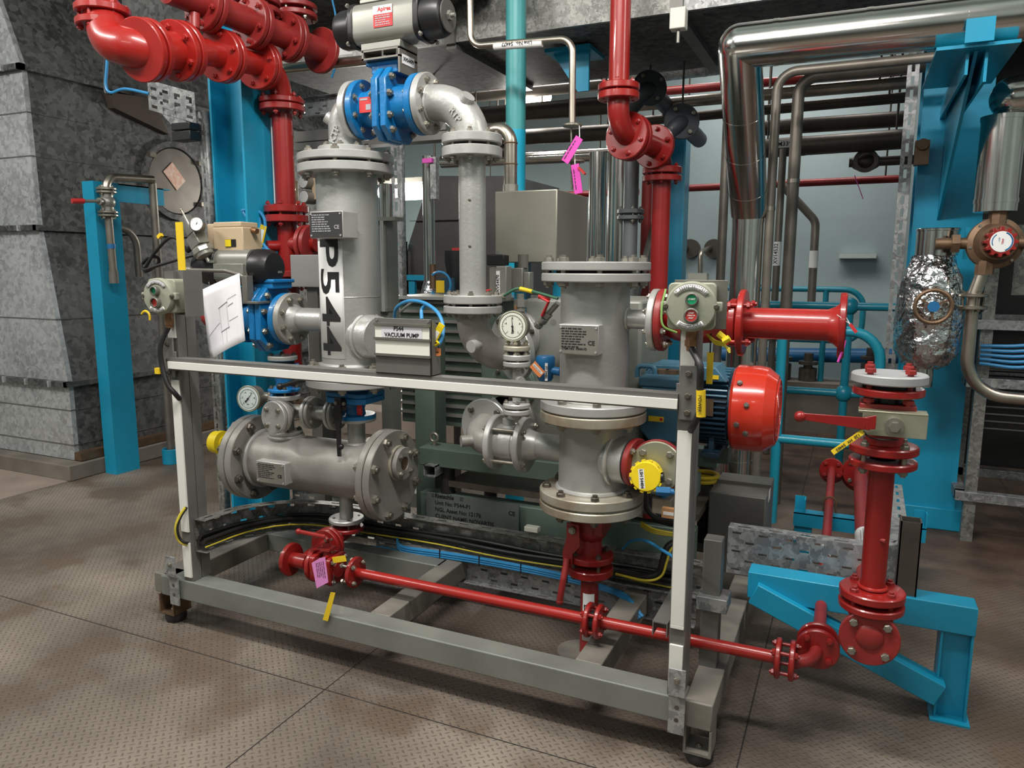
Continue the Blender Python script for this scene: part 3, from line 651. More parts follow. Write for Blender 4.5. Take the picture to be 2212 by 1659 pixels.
# branch left with wafer check valve
zb=zof(1205,968)
obj('branch',MB().cyl((X3-.05,YV,zb),(X3-.235,YV,zb),.0445,n=36),silver,v)
obj('weld_neck',MB().lathe((X3-.19,YV,zb),-X_,[(.045,0),(.052,.03),(.062,.05)],36),silver2,v)
fxr=Q(1128,960,YV).x; flange(v,V((fxr,YV,zb)),X_,.095,.022,silver2)
cv=T('check_valve','wafer check valve bolted between two flanges left of the level switch vessel','valve',(fxr-.04,YV,zb-.06))
fxl=fxr-.085
obj('wafer_body',MB().cyl((fxl,YV,zb),(fxr,YV,zb),.064,n=40).cyl((fxl+.02,YV,zb),(fxr-.02,YV,zb),.066,n=40),silver,cv)
bolts(cv,V(((fxl+fxr)/2,YV,zb)),X_,.078,4,.085+.044,.0125,boltm,PI/4)
obj('injection_neck',MB().cyl(V((fxl+.035,YV,zb+.055)),V((fxl+.035,YV,zof(1110,905))),.022,n=24),silver,cv)
el=T('pipe_elbow','dark grey cast elbow with large loose flange behind the wafer check valve','elbow',(fxl-.05,YV,zb-.06))
flange(el,V((fxl-.022,YV,zb)),X_,.095,.022,silver2)
elbow(el,[(fxl-.01,YV,zb),(fxl-.10,YV,zb),(fxl-.115,YV+.17,zb+.03)],.052,silverd,.085)
fq=V((fxl-.112,YV+.13,zb+.025)); fw=V((-.08,-1,0)).normalized()
flange(el,fq,fw,.1,.022,silver); bolts(el,fq+fw*.022,fw,.078,4,0,.013,boltd,PI/4,'screw')
obj('boss',MB().cyl((fxl-.08,YV-.01,zb),(fxl-.125,YV-.05,zb),.02,n=20),silverd,el)
# right branch + red spacer + level switch
zn=zof(1340,988)
wn=V((.97,-.24,0)).normalized()
p0=V((X3,YV,zn)); obj('branch_nozzle',MB().lathe(p0+wn*.06,wn,[(.085,0),(.08,.03),(.074,.06),(.074,.085)],40),silver,v)
obj('weld_bead',MB().torus(p0+wn*.095,wn,.083,.007,40,8),silver2,v)
obj('orange_flange',MB().disc(p0+wn*.15,wn,.076,.02),redd,v); obj('gasket',MB().cyl(p0+wn*.14,p0+wn*.152,.07,n=32),ink,v)
bolts(v,p0+wn*.17,wn,.062,4,0,.0125,boltm,PI/4,'screw')
# chamber: elbow from red flange to front plate
lp=Q(1418,1008,YV-.06); pn=V((.10,-.97,.12)).normalized()
ch=T('level_chamber','red flanged chamber with zinc blank plate right of the level switch vessel','chamber',lp-V((0,0,.09)))
obj('elbow',MB().cyl(lp-pn*.02,lp-pn*.13,.045,n=28),redd,ch)
flange(ch,lp-pn*.030,pn,.083,.026,redd)
zincp=mat('zinc_passivated_plate',(.50,.49,.38),.7,.36,.35,6,col2=(.36,.37,.25)); flange(ch,lp-pn*.002,pn,.079,.016,zincp,'blank_plate')
bolts(ch,lp+pn*.014,pn,.058,4,0,.0135,boltm,PI/4,'screw')
ls=T('level_switch','yellow round level switch head labelled LSH 54404 on zinc plate','switch',lp-V((.03,.05,.05)))
yc=Q(1398,1027,YV-.13)
obj('housing',MB().lathe(yc+pn*-.04,pn,[(.036,0),(.043,.006),(.043,.045),(.045,.047),(.045,.066),(.042,.07)],32),yellow,ls)
obj('stem',MB().cyl(yc-pn*.04,lp+(yc-lp)*.6,.02,n=20),yellow,ls)
for k in range(14):
    a=2*PI*k/14; uu,vv,ww=frame(pn); obj('grip_lug',MB().box(yc+pn*.016+(uu*math.cos(a)+vv*math.sin(a))*.045,(.01,.01,.02),(uu*math.cos(a)+vv*math.sin(a),vv*math.cos(a)-uu*math.sin(a),ww)),yellow,ls)
tv=V((0.12,0,-1)).normalized(); tv=(tv-pn*tv.dot(pn)).normalized(); tu=pn.cross(tv)
lb=obj('label',MB().box(yc+pn*.0705+tu*-.006,(.058,.017,.001),(tv,-tu,-pn)),labelw,ls)
text(lb,'LSH 54404',yc+pn*.071+tu*-.006,tv,tv.cross(pn)*-1,.0125,ink,bold=.0002)
obj('cable_port',MB().cyl(yc+V((.03,-.01,-.0)),yc+V((.052,-.008,.003)),.015,n=18),black,ls)
obj('blue_gland',MB().cyl(yc+V((.035,-.03,-.035)),yc+V((.075,-.02,-.035)),.0135,n=6).cyl(yc+V((.075,-.02,-.035)),yc+V((.085,-.018,-.036)),.009,n=14),xblue,ls)
gc=T('gland_cable','blue instrument cable curling down from the yellow level switch','cable',yc+V((.09,-.02,-.2)))
obj('cable',MB().tube(smoothpath([yc+V((.083,-.018,-.036)),yc+V((.105,-.02,-.05)),yc+V((.118,-.03,-.09)),yc+V((.122,-.06,-.15)),yc+V((.12,-.09,-.24))]),.005,10),cableblu,gc)
# red drain valve under V3
rv=T('ball_valve','dark red drain ball valve with long lever under the level switch vessel','valve',(X3,YV,.30))
za=zz[11]; 
obj('body',MB().lathe(C3(za-.115),Z_,[(.035,0),(.05,.015),(.06,.035),(.062,.07),(.055,.085),(.07,.095),(.07,.115)],8,PI/8).box(C3(za-.055),(.11,.10,.05)),redd,rv,bev=.002)
zr1=zof(1281,1195); zr2=zof(1281,1208); zr3=zof(1281,1222); zr4=zof(1281,1238)
obj('neck',MB().cyl(C3(zr1),C3(za-.10),.038,n=28),redd,rv)
flange(rv,C3(zr2),Z_,.078,zr1-zr2,red)
bolts(rv,C3((zr1+zr4)/2),Z_,.06,4,zr1-zr4,.012,boltd,PI/4)
sp=C3(za-.06)+V((-.035,-.06,0)); 
obj('lever',MB().prism([(-.022,.02),(.022,.02),(.028,-.05),(.0,-.085),(.0,-.12),(-.032,-.12),(-.036,-.085),(-.022,-.03)],sp+V((0,-.012,0)),V((1,-.15,0)).normalized(),Z_,V((-.15,-1,0)).normalized(),.007)
    .tube([sp+V((-.018,-.02,-.10)),sp+V((-.02,-.045,-.16)),sp+V((-.03,-.05,-.235))],.011,12,.03,6).sphere(sp+V((-.03,-.05,-.24)),.0125),redd,rv)
place(boltmesh('screw',.015,.01,boltm),'spindle_nut',rv,sp+V((0,-.02,0)),-Y_)
dp=T('pipe_spool','red drain pipe with white line label dropping to floor behind horizontal red pipe','pipe',(X3,YV,0.004))
flange(dp,C3(zr4),Z_,.078,zr3-zr4,red)
obj('pipe',MB().cyl(C3(.006),C3(zr3),.0302,n=30),redd,dp)
obj('floor_plate',MB().cyl((X3-.03,YV-.01,.001),(X3-.03,YV-.01,.006),.075,n=40),frametop,dp)
a0,zl=ang_at(1268,1385,X3,YV,.031); a1,zh=ang_at(1284,1283,X3,YV,.031); curved_label(dp,X3,YV,.0312,a0-.6,a1,zl,zh,labelw,'pipe_label')
wrap_text(dp,'Line No',X3,YV,.032,(a0+a1)/2-.5,(zl+zh)/2,.028,ink,True,.0003)
# ---------- horizontal vessel
ZH=.532
xL=Q(492,990,YV).x; 
h=T('horizontal_vessel','silver horizontal cylinder vessel with bolted end covers and sight glass','vessel',(-1.95,YV,ZH-.17))
def HX(px): return Q(px,1010,YV).x
# right end covers: outer face
xR1=HX(852); xR0=HX(824); xRm=HX(838)
xL0=HX(539); xL1=HX(565); xLm=HX(552)
H=lambda x:V((x,YV,ZH))
obj('shell',MB().lathe(H(xL1),X_,[(B8,0),(B8,xR0-xL1)],64),silverd,h)
flange(h,H(xL0),X_,R8,xLm-xL0-.002,silverd); flange(h,H(xLm+.002),X_,R8,xL1-xLm,silverd)
flange(h,H(xR0),X_,R8,xRm-xR0-.002,silverd); flange(h,H(xRm+.002),X_,R8,xR1-xRm,silverd)
obj('gasket',MB().cyl(H(xRm-.004),H(xRm+.004),.160,n=40),grimy,h); obj('gasket',MB().cyl(H(xLm-.004),H(xLm+.004),.160,n=40),grimy,h)
bolts(h,H((xR0+xR1)/2),X_,.146,8,xR1-xR0,.0205,boltm,PI/8); bolts(h,H((xL0+xL1)/2),X_,.146,8,xL1-xL0,.0205,boltd,PI/8)
obj('weld_bead',MB().torus(H(xL1+.02),X_,B8+.002,.009,56,8),silver2,h)
obj('weld_bead',MB().torus(H(xR0-.012),X_,B8+.002,.008,56,8),silver,h)
sg=V((xR1,YV-.01,ZH+.07)); sg=V((xR1,YV+.02,ZH+.045))
so=flange(h,sg,X_,.066,.012,grimy,'sight_glass_seat'); obj('sight_glass_ring',MB().ring(sg+V((.016,0,0)),X_,.026,.062,.018),silverd,so)
obj('glass',MB().cyl(sg+V((.012,0,0)),sg+V((.030,0,0)),.0262,n=28),bronze,so)
bolts(h,sg+V((.03,0,0)),X_,.047,4,.01,.0115,boltm,PI/4)
yf=YV-B8-.03; nl=Q(557,998,yf); nr=Q(612,1046,yf); c=(nl+nr)/2
nameplate(h,c,nr.x-nl.x+.02,(nl.z-nr.z)+.012,.05,plate,ink)
obj('yellow_cap',MB().lathe(V((Q(467,955,YV).x,YV-.01,Q(482,955,YV).z)),X_,[(.04,0),(.046,.004),(.046,.03),(.05,.032),(.05,.05),(.03,.055),(.03,.062)],28),yellow,h)
# saddle nozzle 1 (left) and 2 (right)
x1=Q(618,940,YV).x; zt1=zof(618,937); zt0=ZH+.09
obj('nozzle',MB().cyl((x1,YV,zt0),(x1,YV,zt1+.0),.062,n=36),silver,h); obj('nozzle_weld',MB().torus((x1,YV,ZH+B8-.004),Z_,.066,.006,32,8),silver2,h)
x2=Q(770,930,YV).x; zt2=zof(770,908)
obj('nozzle',MB().cyl((x2,YV,zt0),(x2,YV,zt2),.033,n=32),silver,h); obj('nozzle_weld',MB().torus((x2,YV,ZH+B8-.003),Z_,.035,.006,28,8),silver2,h)
flange(h,V((x2,YV,zt2)),Z_,.075,.014,silver)
# drain
xd=Q(748,1100,YV).x; zd=zof(748,1125)
obj('drain_nozzle',MB().cyl((xd,YV,ZH-.09),(xd,YV,zd),.026,n=28),silver,h); flange(h,V((xd,YV,zd-.0)),Z_,.068,.016,silver2,'drain_flange')
# ================================================================ VALVES, GAUGES, ACTUATORS
# ---- actuator over top blue valve
ax=xm; q0=Q(787,60,YV-.02); q1=Q(913,60,YV-.02)
zc=Q(850,57,YV).z
a=T('pneumatic_actuator','silver and black pneumatic actuator with red maker label atop blue ball valve','actuator',(ax,YV,zel+.142))
def rrect(w,h,c,n=4):
    o=[]
    for sx,sz,a0 in ((1,1,0),(-1,1,90),(-1,-1,180),(1,-1,270)):
        for k in range(n+1):
            t=math.radians(a0+90*k/n); o.append((sx*(w-c)+c*math.cos(t),sz*(h-c)+c*math.sin(t)))
    return o
xa,xb=q0.x-.005,q1.x+.0
ay=YV-.02
obj('housing',MB().prism(rrect(.062,.066,.035),(xa,ay,zc),Y_,Z_,X_,xb-xa),alu,a,sharp=.8)
obj('top_pad',MB().bb((xa+.02,ay-.045,zc+.064),(xb-.03,ay+.045,zc+.076)),alu,a,bev=.002)
for x,sg_ in ((xa,-1),(xb,1)):
    c=obj('end_cap',MB().prism(rrect(.066,.072,.045,6),(x,ay,zc),Y_,Z_,X_*sg_,.02).lathe((x+.02*sg_,ay,zc),X_*sg_,[(.066,0),(.064,.05),(.058,.066),(.045,.074)],36),black,a,bev=.003)
    for sy in (-1,1):
        for sz in (-1,1): place(boltmesh('screw',.009,.01,alu),'cap_screw',c,(x+.02*sg_,ay+sy*.054,zc+sz*.06),X_*sg_)
    if sg_>0:
        ss=obj('stop_cover',MB().cyl((x+.094,ay,zc),(x+.099,ay,zc),.050,n=40),mat('dark_grey_cover',(.10,.095,.09),.3,.4),c)
        obj('stop_nut',MB().cyl((x+.099,ay,zc),(x+.108,ay,zc),.016,n=6).cyl((x+.1,ay,zc),(x+.122,ay,zc),.007,n=14),alu,c)
lc=V(((xa+xb)/2+.005,ay-.063,zc+.008))
l=obj('maker_label',MB().box(lc,(.074,.002,.066)),redsign,a,label='red and white maker label')
obj('label_top',MB().box(lc+V((0,-.0006,.020)),(.074,.002,.026)),labelw,l)
text(l,'Apirea',lc+V((.007,-.0018,.021)),X_,Z_,.019,redsign,bold=.0004)
scribble(l,lc+V((-.03,-.0012,.001)),X_,Z_,.06,5,.0068,greyink)
# flat base plate and bracket
zb_=zel+.142
obj('base_plate',MB().box((ax,ay,zc-.078),(.155,.11,.022)),alu,a,bev=.002)
br=obj('mounting_bracket',MB().bb((ax-.075,ay-.055,zb_),(ax+.075,ay+.055,zb_+.006)).bb((ax-.075,ay-.055,zc-.095),(ax+.075,ay+.055,zc-.089)).bb((ax-.075,ay-.055,zb_),(ax-.068,ay+.055,zc-.09)).bb((ax+.068,ay-.055,zb_-.05),(ax+.075,ay+.055,zc-.09)),alud,a)
obj('coupling',MB().cyl((ax,ay,zb_),(ax,ay,zc-.09),.014,n=24).cyl((ax,ay,zb_+.02),(ax,ay,zb_+.06),.021,n=24),black,br)
lb=obj('tag_label',MB().box((ax+.0765,ay-.005,zc-.125),(.001,.075,.03)),labelw,br); text(lb,'XV54479',(ax+.0775,ay-.005,zc-.125),Y_,Z_,.017,ink,bold=.0002)
# ---- left blue actuated valve
VX0=XP-.262-.024   # face of the silver flange
zn=zof(660,690)
v=T('ball_valve','large blue flanged ball valve left of P544 vessel behind the drawing','valve',(VX0-.1,YV,zn-.12))
N_=lambda x:V((x,YV,zn))
obj('gasket',MB().cyl(N_(VX0-.004),N_(VX0+.001),.09,n=36),ink,v)
flange(v,N_(VX0-.026),X_,.1,.024,valveblue); bolts(v,N_(VX0-.001),X_,.078,8,.05,.0135,boltm,PI/8)
obj('body',MB().lathe(N_(VX0-.03),-X_,[(.065,0),(.06,.02),(.075,.05),(.078,.12),(.062,.17),(.06,.2)],40),valveblue,v)
for x in (VX0-.085,VX0-.117):
    obj('split_flange',MB().prism(octa(.10,.125,.05),N_(x),Y_,Z_,X_,.028),valveblue,v,bev=.004)
for sy in (-1,1):
    for dz in (-.1,-.045,.03,.09): place(boltmesh('bolt',.0145,.06,boltm),'body_bolt',v,N_(VX0-.087)+V((0,sy*(.082 if abs(dz)<.06 else .06),dz)),X_)
flange(v,N_(VX0-.225),X_,.1,.024,valveblue)
obj('bonnet',MB().bb((VX0-.15,YV-.055,zn+.115),(VX0-.03,YV+.055,zn+.14)).bb((VX0-.19,YV-.06,zn+.138),(VX0-.02,YV+.06,zn+.152)),valveblue,v,bev=.004)
obj('stem_gland',MB().cyl((VX0-.09,YV,zn+.152),(VX0-.09,YV,zn+.175),.032,n=28).cyl((VX0-.09,YV,zn+.175),(VX0-.09,YV,zn+.183),.05,n=32).cyl((VX0-.09,YV,zn+.183),(VX0-.09,YV,zn+.21),.022,n=24),alu,v)
bolts(v,(VX0-.09,YV,zn+.183),Z_,.04,4,0,.009,boltm,PI/4,'screw')
gauge=None
# red spool further left behind paper
r_=T('pipe_spool','dark red flanged pipe stub hidden behind the hanging drawing','pipe',(VX0-.32,YV,zn-.1))
flange(r_,N_(VX0-.252),X_,.1,.024,redd); obj('pipe',MB().cyl(N_(VX0-.42),N_(VX0-.25),.045,n=32),redd,r_); flange(r_,N_(VX0-.30),X_,.1,.024,redd)
# bracket arm + actuator + positioner
ac=Q(497,575,YV-.02); ac.z=Q(497,578,YV).z
a=T('pneumatic_actuator','black and silver pneumatic actuator carrying the beige positioner at left','actuator',ac-V((0,0,.08)))
ex0,ex1=Q(425,580,YV-.06).x,Q(545,575,YV-.06).x
xs0=Q(473,580,YV-.06).x
obj('end_cap',MB().prism(rrect(.075,.075,.05,6),(xs0-.03,YV-.02,ac.z),Y_,Z_,X_,.03).lathe((xs0-.03,YV-.02,ac.z),-X_,[(.07,0),(.068,.07),(.06,.1),(.03,.115)],32),black,a,bev=.003)
for dz in (-.06,.06): place(boltmesh('screw',.010,.01,alu),'cap_screw',a,(xs0-.03,YV-.075,ac.z+dz),-X_)
obj('housing',MB().prism(rrect(.068,.07,.04),(xs0,YV-.02,ac.z),Y_,Z_,X_,.17),alu,a,sharp=.8)
obj('end_cap',MB().lathe((xs0+.17,YV-.02,ac.z),X_,[(.072,0),(.07,.05),(.055,.075),(.03,.08)],32),black,a)
obj('side_plate',MB().bb((xs0+.01,YV-.10,ac.z-.045),(xs0+.16,YV-.088,ac.z+.015)),alu,a,bev=.002)
obj('lever_arm',MB().tube([V((xs0-.10,YV-.115,ac.z-.01)),V((xs0+.10,YV-.125,ac.z-.012)),V((xs0+.17,YV-.11,ac.z-.03)),V((xs0+.185,YV-.1,ac.z-.10))],.008,12,.03,6).sphere((xs0-.10,YV-.115,ac.z-.01),.016,n=14,m=8),alud,a)
obj('drive_bracket',MB().bb((xs0+.07,YV-.07,ac.z-.14),(xs0+.19,YV+.05,ac.z-.075)),motordark,a,bev=.003)
obj('support_arm',MB().bb((xs0+.17,YV-.12,ac.z-.135),(xs0+.195,YV-.085,ac.z-.03)).bb((xs0+.17,YV-.12,ac.z-.135),(VX0-.05,YV+.03,ac.z-.125)),alud,a,bev=.002)
# positioner
p0=Q(462,600,YV-.05); yy=YV-.06
pl_=Q(462,545,yy); pr_=Q(523,478,yy)
b=T('valve_positioner','beige positioner box with yellow indicator window on left actuator','positioner',((pl_.x+pr_.x)/2,YV-.02,pl_.z))
obj('case',MB().bb((pl_.x,yy,pl_.z),(pr_.x,yy+.1,pl_.z+.095)).bb((pl_.x+.0,yy+.004,pl_.z+.095),(pr_.x-.012,yy+.096,pr_.z)),beige,b,bev=.004)
obj('side_housing',MB().bb((pl_.x-.045,yy+.015,pl_.z+.0),(pl_.x,yy+.1,pr_.z-.005)),beige,b,bev=.004)
wc=Q(498,525,yy); obj('window',MB().box(wc+V((.003,-.001,0)),(.05,.003,.028)),black,b); obj('indicator',MB().box(wc+V((-.009,-.003,0)),(.028,.004,.026)),yellow,b)
obj('gland',MB().cyl((pr_.x,yy+.05,pl_.z+.085),(pr_.x+.025,yy+.05,pl_.z+.08),.011,n=16),brass,b)
obj('mount_plate',MB().bb((pl_.x-.04,yy+.01,ac.z+.07),(pr_.x,yy+.09,pl_.z)),boltd,b)
# regulator with gauge
rc=Q(427,520,YV-.10); 
rg=T('air_regulator','small tilted grey air filter regulator with round gauge in front of positioner','regulator',rc-V((0,0,.05)))
ru=V((-.5,-.05,.86)).normalized(); rs=V((.86,-.1,.5)).normalized(); rn=rs.cross(ru)
obj('body',MB().box(rc,(.06,.05,.05),(rs,-rn,ru)).lathe(rc-ru*.06,ru,[(.036,0),(.042,.006),(.042,.022),(.036,.03)],8,PI/8),alu,rg,bev=.003)
obj('bowl',MB().lathe(rc-ru*.075,ru,[(.02,0),(.034,.006),(.036,.018)],24),alu,rg)
obj('cap',MB().prism(rrect(.020,.020,.008,3),rc+ru*.03,rs,rn,ru,.075),alu,rg,bev=.002); obj('screw_knob',MB().cyl(rc+ru*.105,rc+ru*.135,.0045,n=10).sphere(rc+ru*.138,.006,n=10,m=6),boltm,rg)
gn=V((.25,-.95,.2)).normalized(); gc_=rc+rs*.045+ru*.02+V((.01,-.03,.02))
gd=obj('gauge_case',MB().lathe(gc_+V((-.006,.0,0))-gn*.03,gn,[(.024,0),(.028,.006),(.028,.03),(.025,.032)],32),alud,rg)
obj('gauge_face',MB().cyl(gc_+gn*.0,gc_+gn*.003,.0245,n=32),labelw,gd)
obj('needle',MB().box(gc_+gn*.0035,(.02,.002,.001),(V((.6,0,.8)),V((-.8,0,.6)),-gn)),ink,gd)
obj('hose_stub',MB().cyl(rc-rs*.03,rc-rs*.075,.011,n=16),black,rg)
obj('tap',MB().cyl(rc-ru*.075,rc-ru*.095,.008,n=12).box(rc-ru*.098+rs*.01,(.035,.008,.01)),alu,rg)
hs=T('air_hose','black air hose looping from tilted regulator round to the actuator','hose',Q(340,560,YV-.1))
st_=rc-rs*.075
obj('hose',MB().tube(smoothpath([st_,Q(372,512,YV-.12),Q(335,545,YV-.1),Q(318,572,YV-.1),Q(313,586,YV-.06),Q(325,582,YV-.04),Q(342,568,YV-.06),Q(340,556,YV-.08),Q(322,556,YV-.1),Q(308,570,YV-.08),Q(312,583,YV-.12),Q(340,574,YV-.12),Q(400,556,YV-.1),Q(440,547,YV-.08)]),.0065,12),cableblk,hs)
q=Q(346,510,YV-.12); obj('cable_marker',MB().box(q,(.02,.016,.014),(V((.8,0,.6)),Y_,V((-.6,0,.8)))),yellow2,hs)
# ---- hanging drawing
pts=[[(422,632),(421,640)],[(517,588),(530,735)]]
tl,tr,br_,bl=Q(422,633,YV-.30),Q(517,590,YV-.26),Q(530,736,YV-.27),Q(462,776,YV-.33)
rows=[]
for i in range(9):
    t=i/8; row=[]
    for j in range(9):
        s_=j/8; p=(tl.lerp(tr,s_)).lerp(bl.lerp(br_,s_),t); p+=V((0,-.02*math.sin(PI*s_)*(.3+t*.7)+.012*(1-s_)**3*math.sin(t*5),0)); row.append(p)
    rows.append(row)
dr=obj('sheet',MB().grid(rows),paper,T('drawing_sheet','white crumpled drawing sheet hanging from the left blue valve','paper',bl),solid=.0006); 
drt=dr.parent
def onsheet(s_,t): 
    p=(tl.lerp(tr,s_)).lerp(bl.lerp(br_,s_),t); return p+V((0,-.02*math.sin(PI*s_)*(.3+t*.7)+.012*(1-s_)**3*math.sin(t*5)-.002,0))
lm=MB()
def ln(a_,b_,r=.0007):
    P_=[onsheet(a_[0]+(b_[0]-a_[0])*k/6,a_[1]+(b_[1]-a_[1])*k/6) for k in range(7)]; lm.tube(P_,r,4)
ln((.50,.36),(.50,.74)); ln((.68,.36),(.68,.72)); ln((.48,.37),(.70,.33),.0012); ln((.48,.72),(.70,.70),.0012); ln((.1,.68),(.47,.58)); ln((.7,.62),(.9,.6)); ln((.70,.40),(.82,.38),.0011)
ln((.70,.3),(.9,.28)); ln((.70,.3),(.70,.36)); ln((.5,.74),(.5,.9),.0005); ln((.62,.72),(.6,.9),.0005)
obj('printed_lines',lm,greyink,drt)
# ---- silver/blue valve column into horizontal vessel (left)
c1=Q(612,800,YV); X1=x1; P1=lambda z:V((X1,YV,z))
z1f=zof(612,770)
ti=T('gate_valve','small blue gate valve above the cross tee on horizontal vessel','valve',(X1,YV,zof(618,855)))
zz1=[zof(615,y) for y in (768,778,786,796, 838,845,852,862)]
obj('bolted_cap',MB().disc(P1(zz1[1]),Z_,.057,zz1[0]-zz1[1]),silver,ti); bolts(ti,P1(zz1[0]),Z_,.043,4,0,.010,boltd,PI/4,'screw')
flange(ti,P1(zz1[3]),Z_,.062,zz1[2]-zz1[3],valveblue); obj('gasket',MB().cyl(P1(zz1[2]),P1(zz1[1]),.045,n=28),ink,ti)
obj('body',MB().lathe(P1(zz1[4]),Z_,[(.034,0),(.03,.02),(.04,.05),(.036,zz1[3]-zz1[4])],8,PI/8),valveblue,ti)
flange(ti,P1(zz1[5]),Z_,.062,zz1[4]-zz1[5],valveblue)
ha,hb=Q(605,835,YV-.09),Q(658,820,YV-.09); obj('lever',MB().tube([ha,hb],.009,12).sphere(ha,.014,n=14,m=8).cyl(Q(632,828,YV-.09),Q(632,828,YV-.03),.012),black,ti)
tj=T('pipe_cross','grey cross tee with blank bolted cover facing front on horizontal vessel','pipe',(X1,YV,zt1))
flange(tj,P1(zz1[7]),Z_,.062,zz1[6]-zz1[7],silver2); bolts(tj,P1((zz1[4]+zz1[7])/2),Z_,.048,4,zz1[4]-zz1[7],.010,boltd,PI/4)
zx=zof(615,885)
obj('body',MB().cyl(P1(zt1),P1(zz1[7]),.0335,n=28).cyl(P1(zx)+V((.0,0,0)),P1(zx)+V((.13,-.0,0)),.027,n=26).cyl(P1(zx),V((Q(590,902,YV-.15).x+.006,YV-.12,Q(590,902,YV-.15).z)),.045,n=28),silverd,tj)
bn=V((-.08,-1,.02)).normalized(); bcn=Q(590,902,YV-.15)
obj('front_flange',MB().disc(bcn+V((.006,.034,0)),bn,.0615,.018),silverd,tj); bl_=obj('blank_cover',MB().disc(bcn+V((.003,.012,0)),bn,.0625,.016),silver,tj)
bolts(bl_,bcn+V((.0016,-.004,0)),bn,.042,4,0,.011,boltm,PI/4,'screw')
obj('base_flange',MB().disc(P1(zt1),Z_,.066,.015),silver,tj); bolts(tj,P1(zt1+.015),Z_,.052,4,0,.010,boltd,PI/4,'screw')
obj('vessel_flange',MB().disc(P1(zt1-.017),Z_,.068,.014),silver,h)
# side flange and link to second stand
fx_=Q(668,885,YV).x; zx2=zx
obj('side_flange',MB().disc(V((fx_,YV,zx)),X_,.064,.015),silver,tj)
lk=T('pipe_spool','short grey flanged link pipe between cross tee and small blue valve','pipe',(fx_+.1,YV,zx-.05))
obj('flange',MB().disc(V((fx_+.018,YV,zx)),X_,.062,.014),silverd,lk); bolts(lk,V((fx_+.016,YV,zx)),X_,.045,4,.033,.010,boltm,PI/4)
fx2=Q(718,875,YV-.02).x
obj('pipe',MB().cyl((fx_+.02,YV,zx),(fx2,YV-.01,zx+.004),.027,n=24),silver,lk)
obj('flange',MB().disc(V((fx2-.012,YV-.01,zx+.006)),X_,.062,.014),silver2,lk); obj('blank',MB().disc(V((fx2+.007,YV-.01,zx+.006)),X_,.062,.014),silverd,lk); bolts(lk,V((fx2+.005,YV-.01,zx+.006)),X_,.045,4,.03,.010,boltm,PI/4)
# second blue valve
X2=x2; P2=lambda z:V((X2,YV,z))
v2=T('ball_valve','small dark blue ball valve with black lever under P544 vessel','valve',(X2,YV,zof(770,905)))
zz2=[zof(770,y) for y in (832,843,853,866,876,893,903)]
obj('body',MB().lathe(P2(zz2[5]),Z_,[(.038,0),(.034,.02),(.04,.04),(.04,zz2[2]-zz2[5])],8,PI/8),valveblue,v2)
for i,j in ((1,2),(2,3)): obj('square_flange',MB().prism(octa(.09,.08,.02),P2(zz2[j]+.001),X_,Y_,Z_,zz2[i]-zz2[j]-.002),valveblue,v2,bev=.002)
obj('top_neck',MB().cyl(P2(zz2[1]),P2(zb4),.05,n=28),valveblue,v2)
flange(v2,P2(zz2[6]),Z_,.075,zz2[5]-zz2[6],valveblue); 
obj('rating_plate',MB().box(P2(zz2[4]-.005)+V((.05,-.045,0)),(.022,.004,.04)),redsign,v2)
lv=Q(732,870,YV-.10)
obj('lever',MB().prism([(-.013,.02),(.013,.02),(.013,-.05),(.006,-.09),(.004,-.20),(-.01,-.20),(-.012,-.09),(-.02,-.05)],lv,X_,Z_,-Y_,.007).sphere(Q(737,965,YV-.10),.011,n=14,m=8).cyl(lv+V((0,0,0)),lv+V((.03,.08,0)),.013,n=14),black,v2)
bolts(v2,lv+V((.012,-.008,0)),-Y_,.018,2,0,.008,boltm,0,'screw')
# ---- pressure gauges
def gauge(label,face,n,r,depth,tick_label,needle_ang,dm=dial,bands=False):
    n=V(n).normalized(); g=T('pressure_gauge',label,'gauge',face-V((0,0,r)))
    obj('case',MB().lathe(face-n*depth,n,[(r*.55,0),(r*.9,depth*.12),(r*.92,depth*.8),(r,depth*.85),(r,depth),(r*.93,depth*1.05)],44),alud,g)
    fc=obj('dial',MB().cyl(face,face+n*.004,r*.88,n=44),dm,g)
    rt=V((0,0,1)).cross(n).normalized(); up=n.cross(rt)
    tk=MB()
    for k in range(31):
        a=math.radians(225-270*k/30); d=rt*math.cos(a)+up*math.sin(a); L_=r*(.12 if k%5==0 else .06)
        tk.box(face+n*.0045+d*(r*.72-L_/2+.0),(L_,r*.02,.0006),(d,n.cross(d),n))
    tk.torus(face+n*.0045,n,r*.72,r*.008,40,4)
    obj('scale',tk,ink,fc)
    a=math.radians(needle_ang); d=rt*math.cos(a)+up*math.sin(a); e_=n.cross(d)
    obj('needle',MB().prism([(-.35*r,-.08*r),(-.1*r,-.03*r),(.6*r,-.008*r),(.6*r,.008*r),(-.1*r,.03*r),(-.35*r,.08*r)],face+n*.0055,d,e_,n,.0008).cyl(face+n*.005,face+n*.0075,r*.07,n=14),ink,fc)
    for k,s_ in enumerate(tick_label):
        a=math.radians(225-270*k/max(1,len(tick_label)-1)); text(fc,s_,face+n*.004+(rt*math.cos(a)+up*math.sin(a))*r*.52,rt,up,r*.16,ink)
    text(fc,'bar',face+n*.004-up*r*.42,rt,up,r*.14,ink)
    obj('bezel',MB().torus(face+n*.001,n,r*.96,r*.05,44,8),zincp,g)
    return g
gf=Q(1108,705,YV-.19)
g=gauge('large round pressure gauge on small flange tower beside the right vessel',gf,(.10,-1,.0),.047,.05,('-1','-.6','0','.6','1'),94)
obj('stem',MB().cyl(gf+V((0,.03,-.05)),gf+V((0,.03,-.085)),.012,n=6),grimy,g)
obj('vent_plug',MB().cyl(gf+V((0,.02,.05)),gf+V((0,.02,.063)),.005,n=8),brass,g)
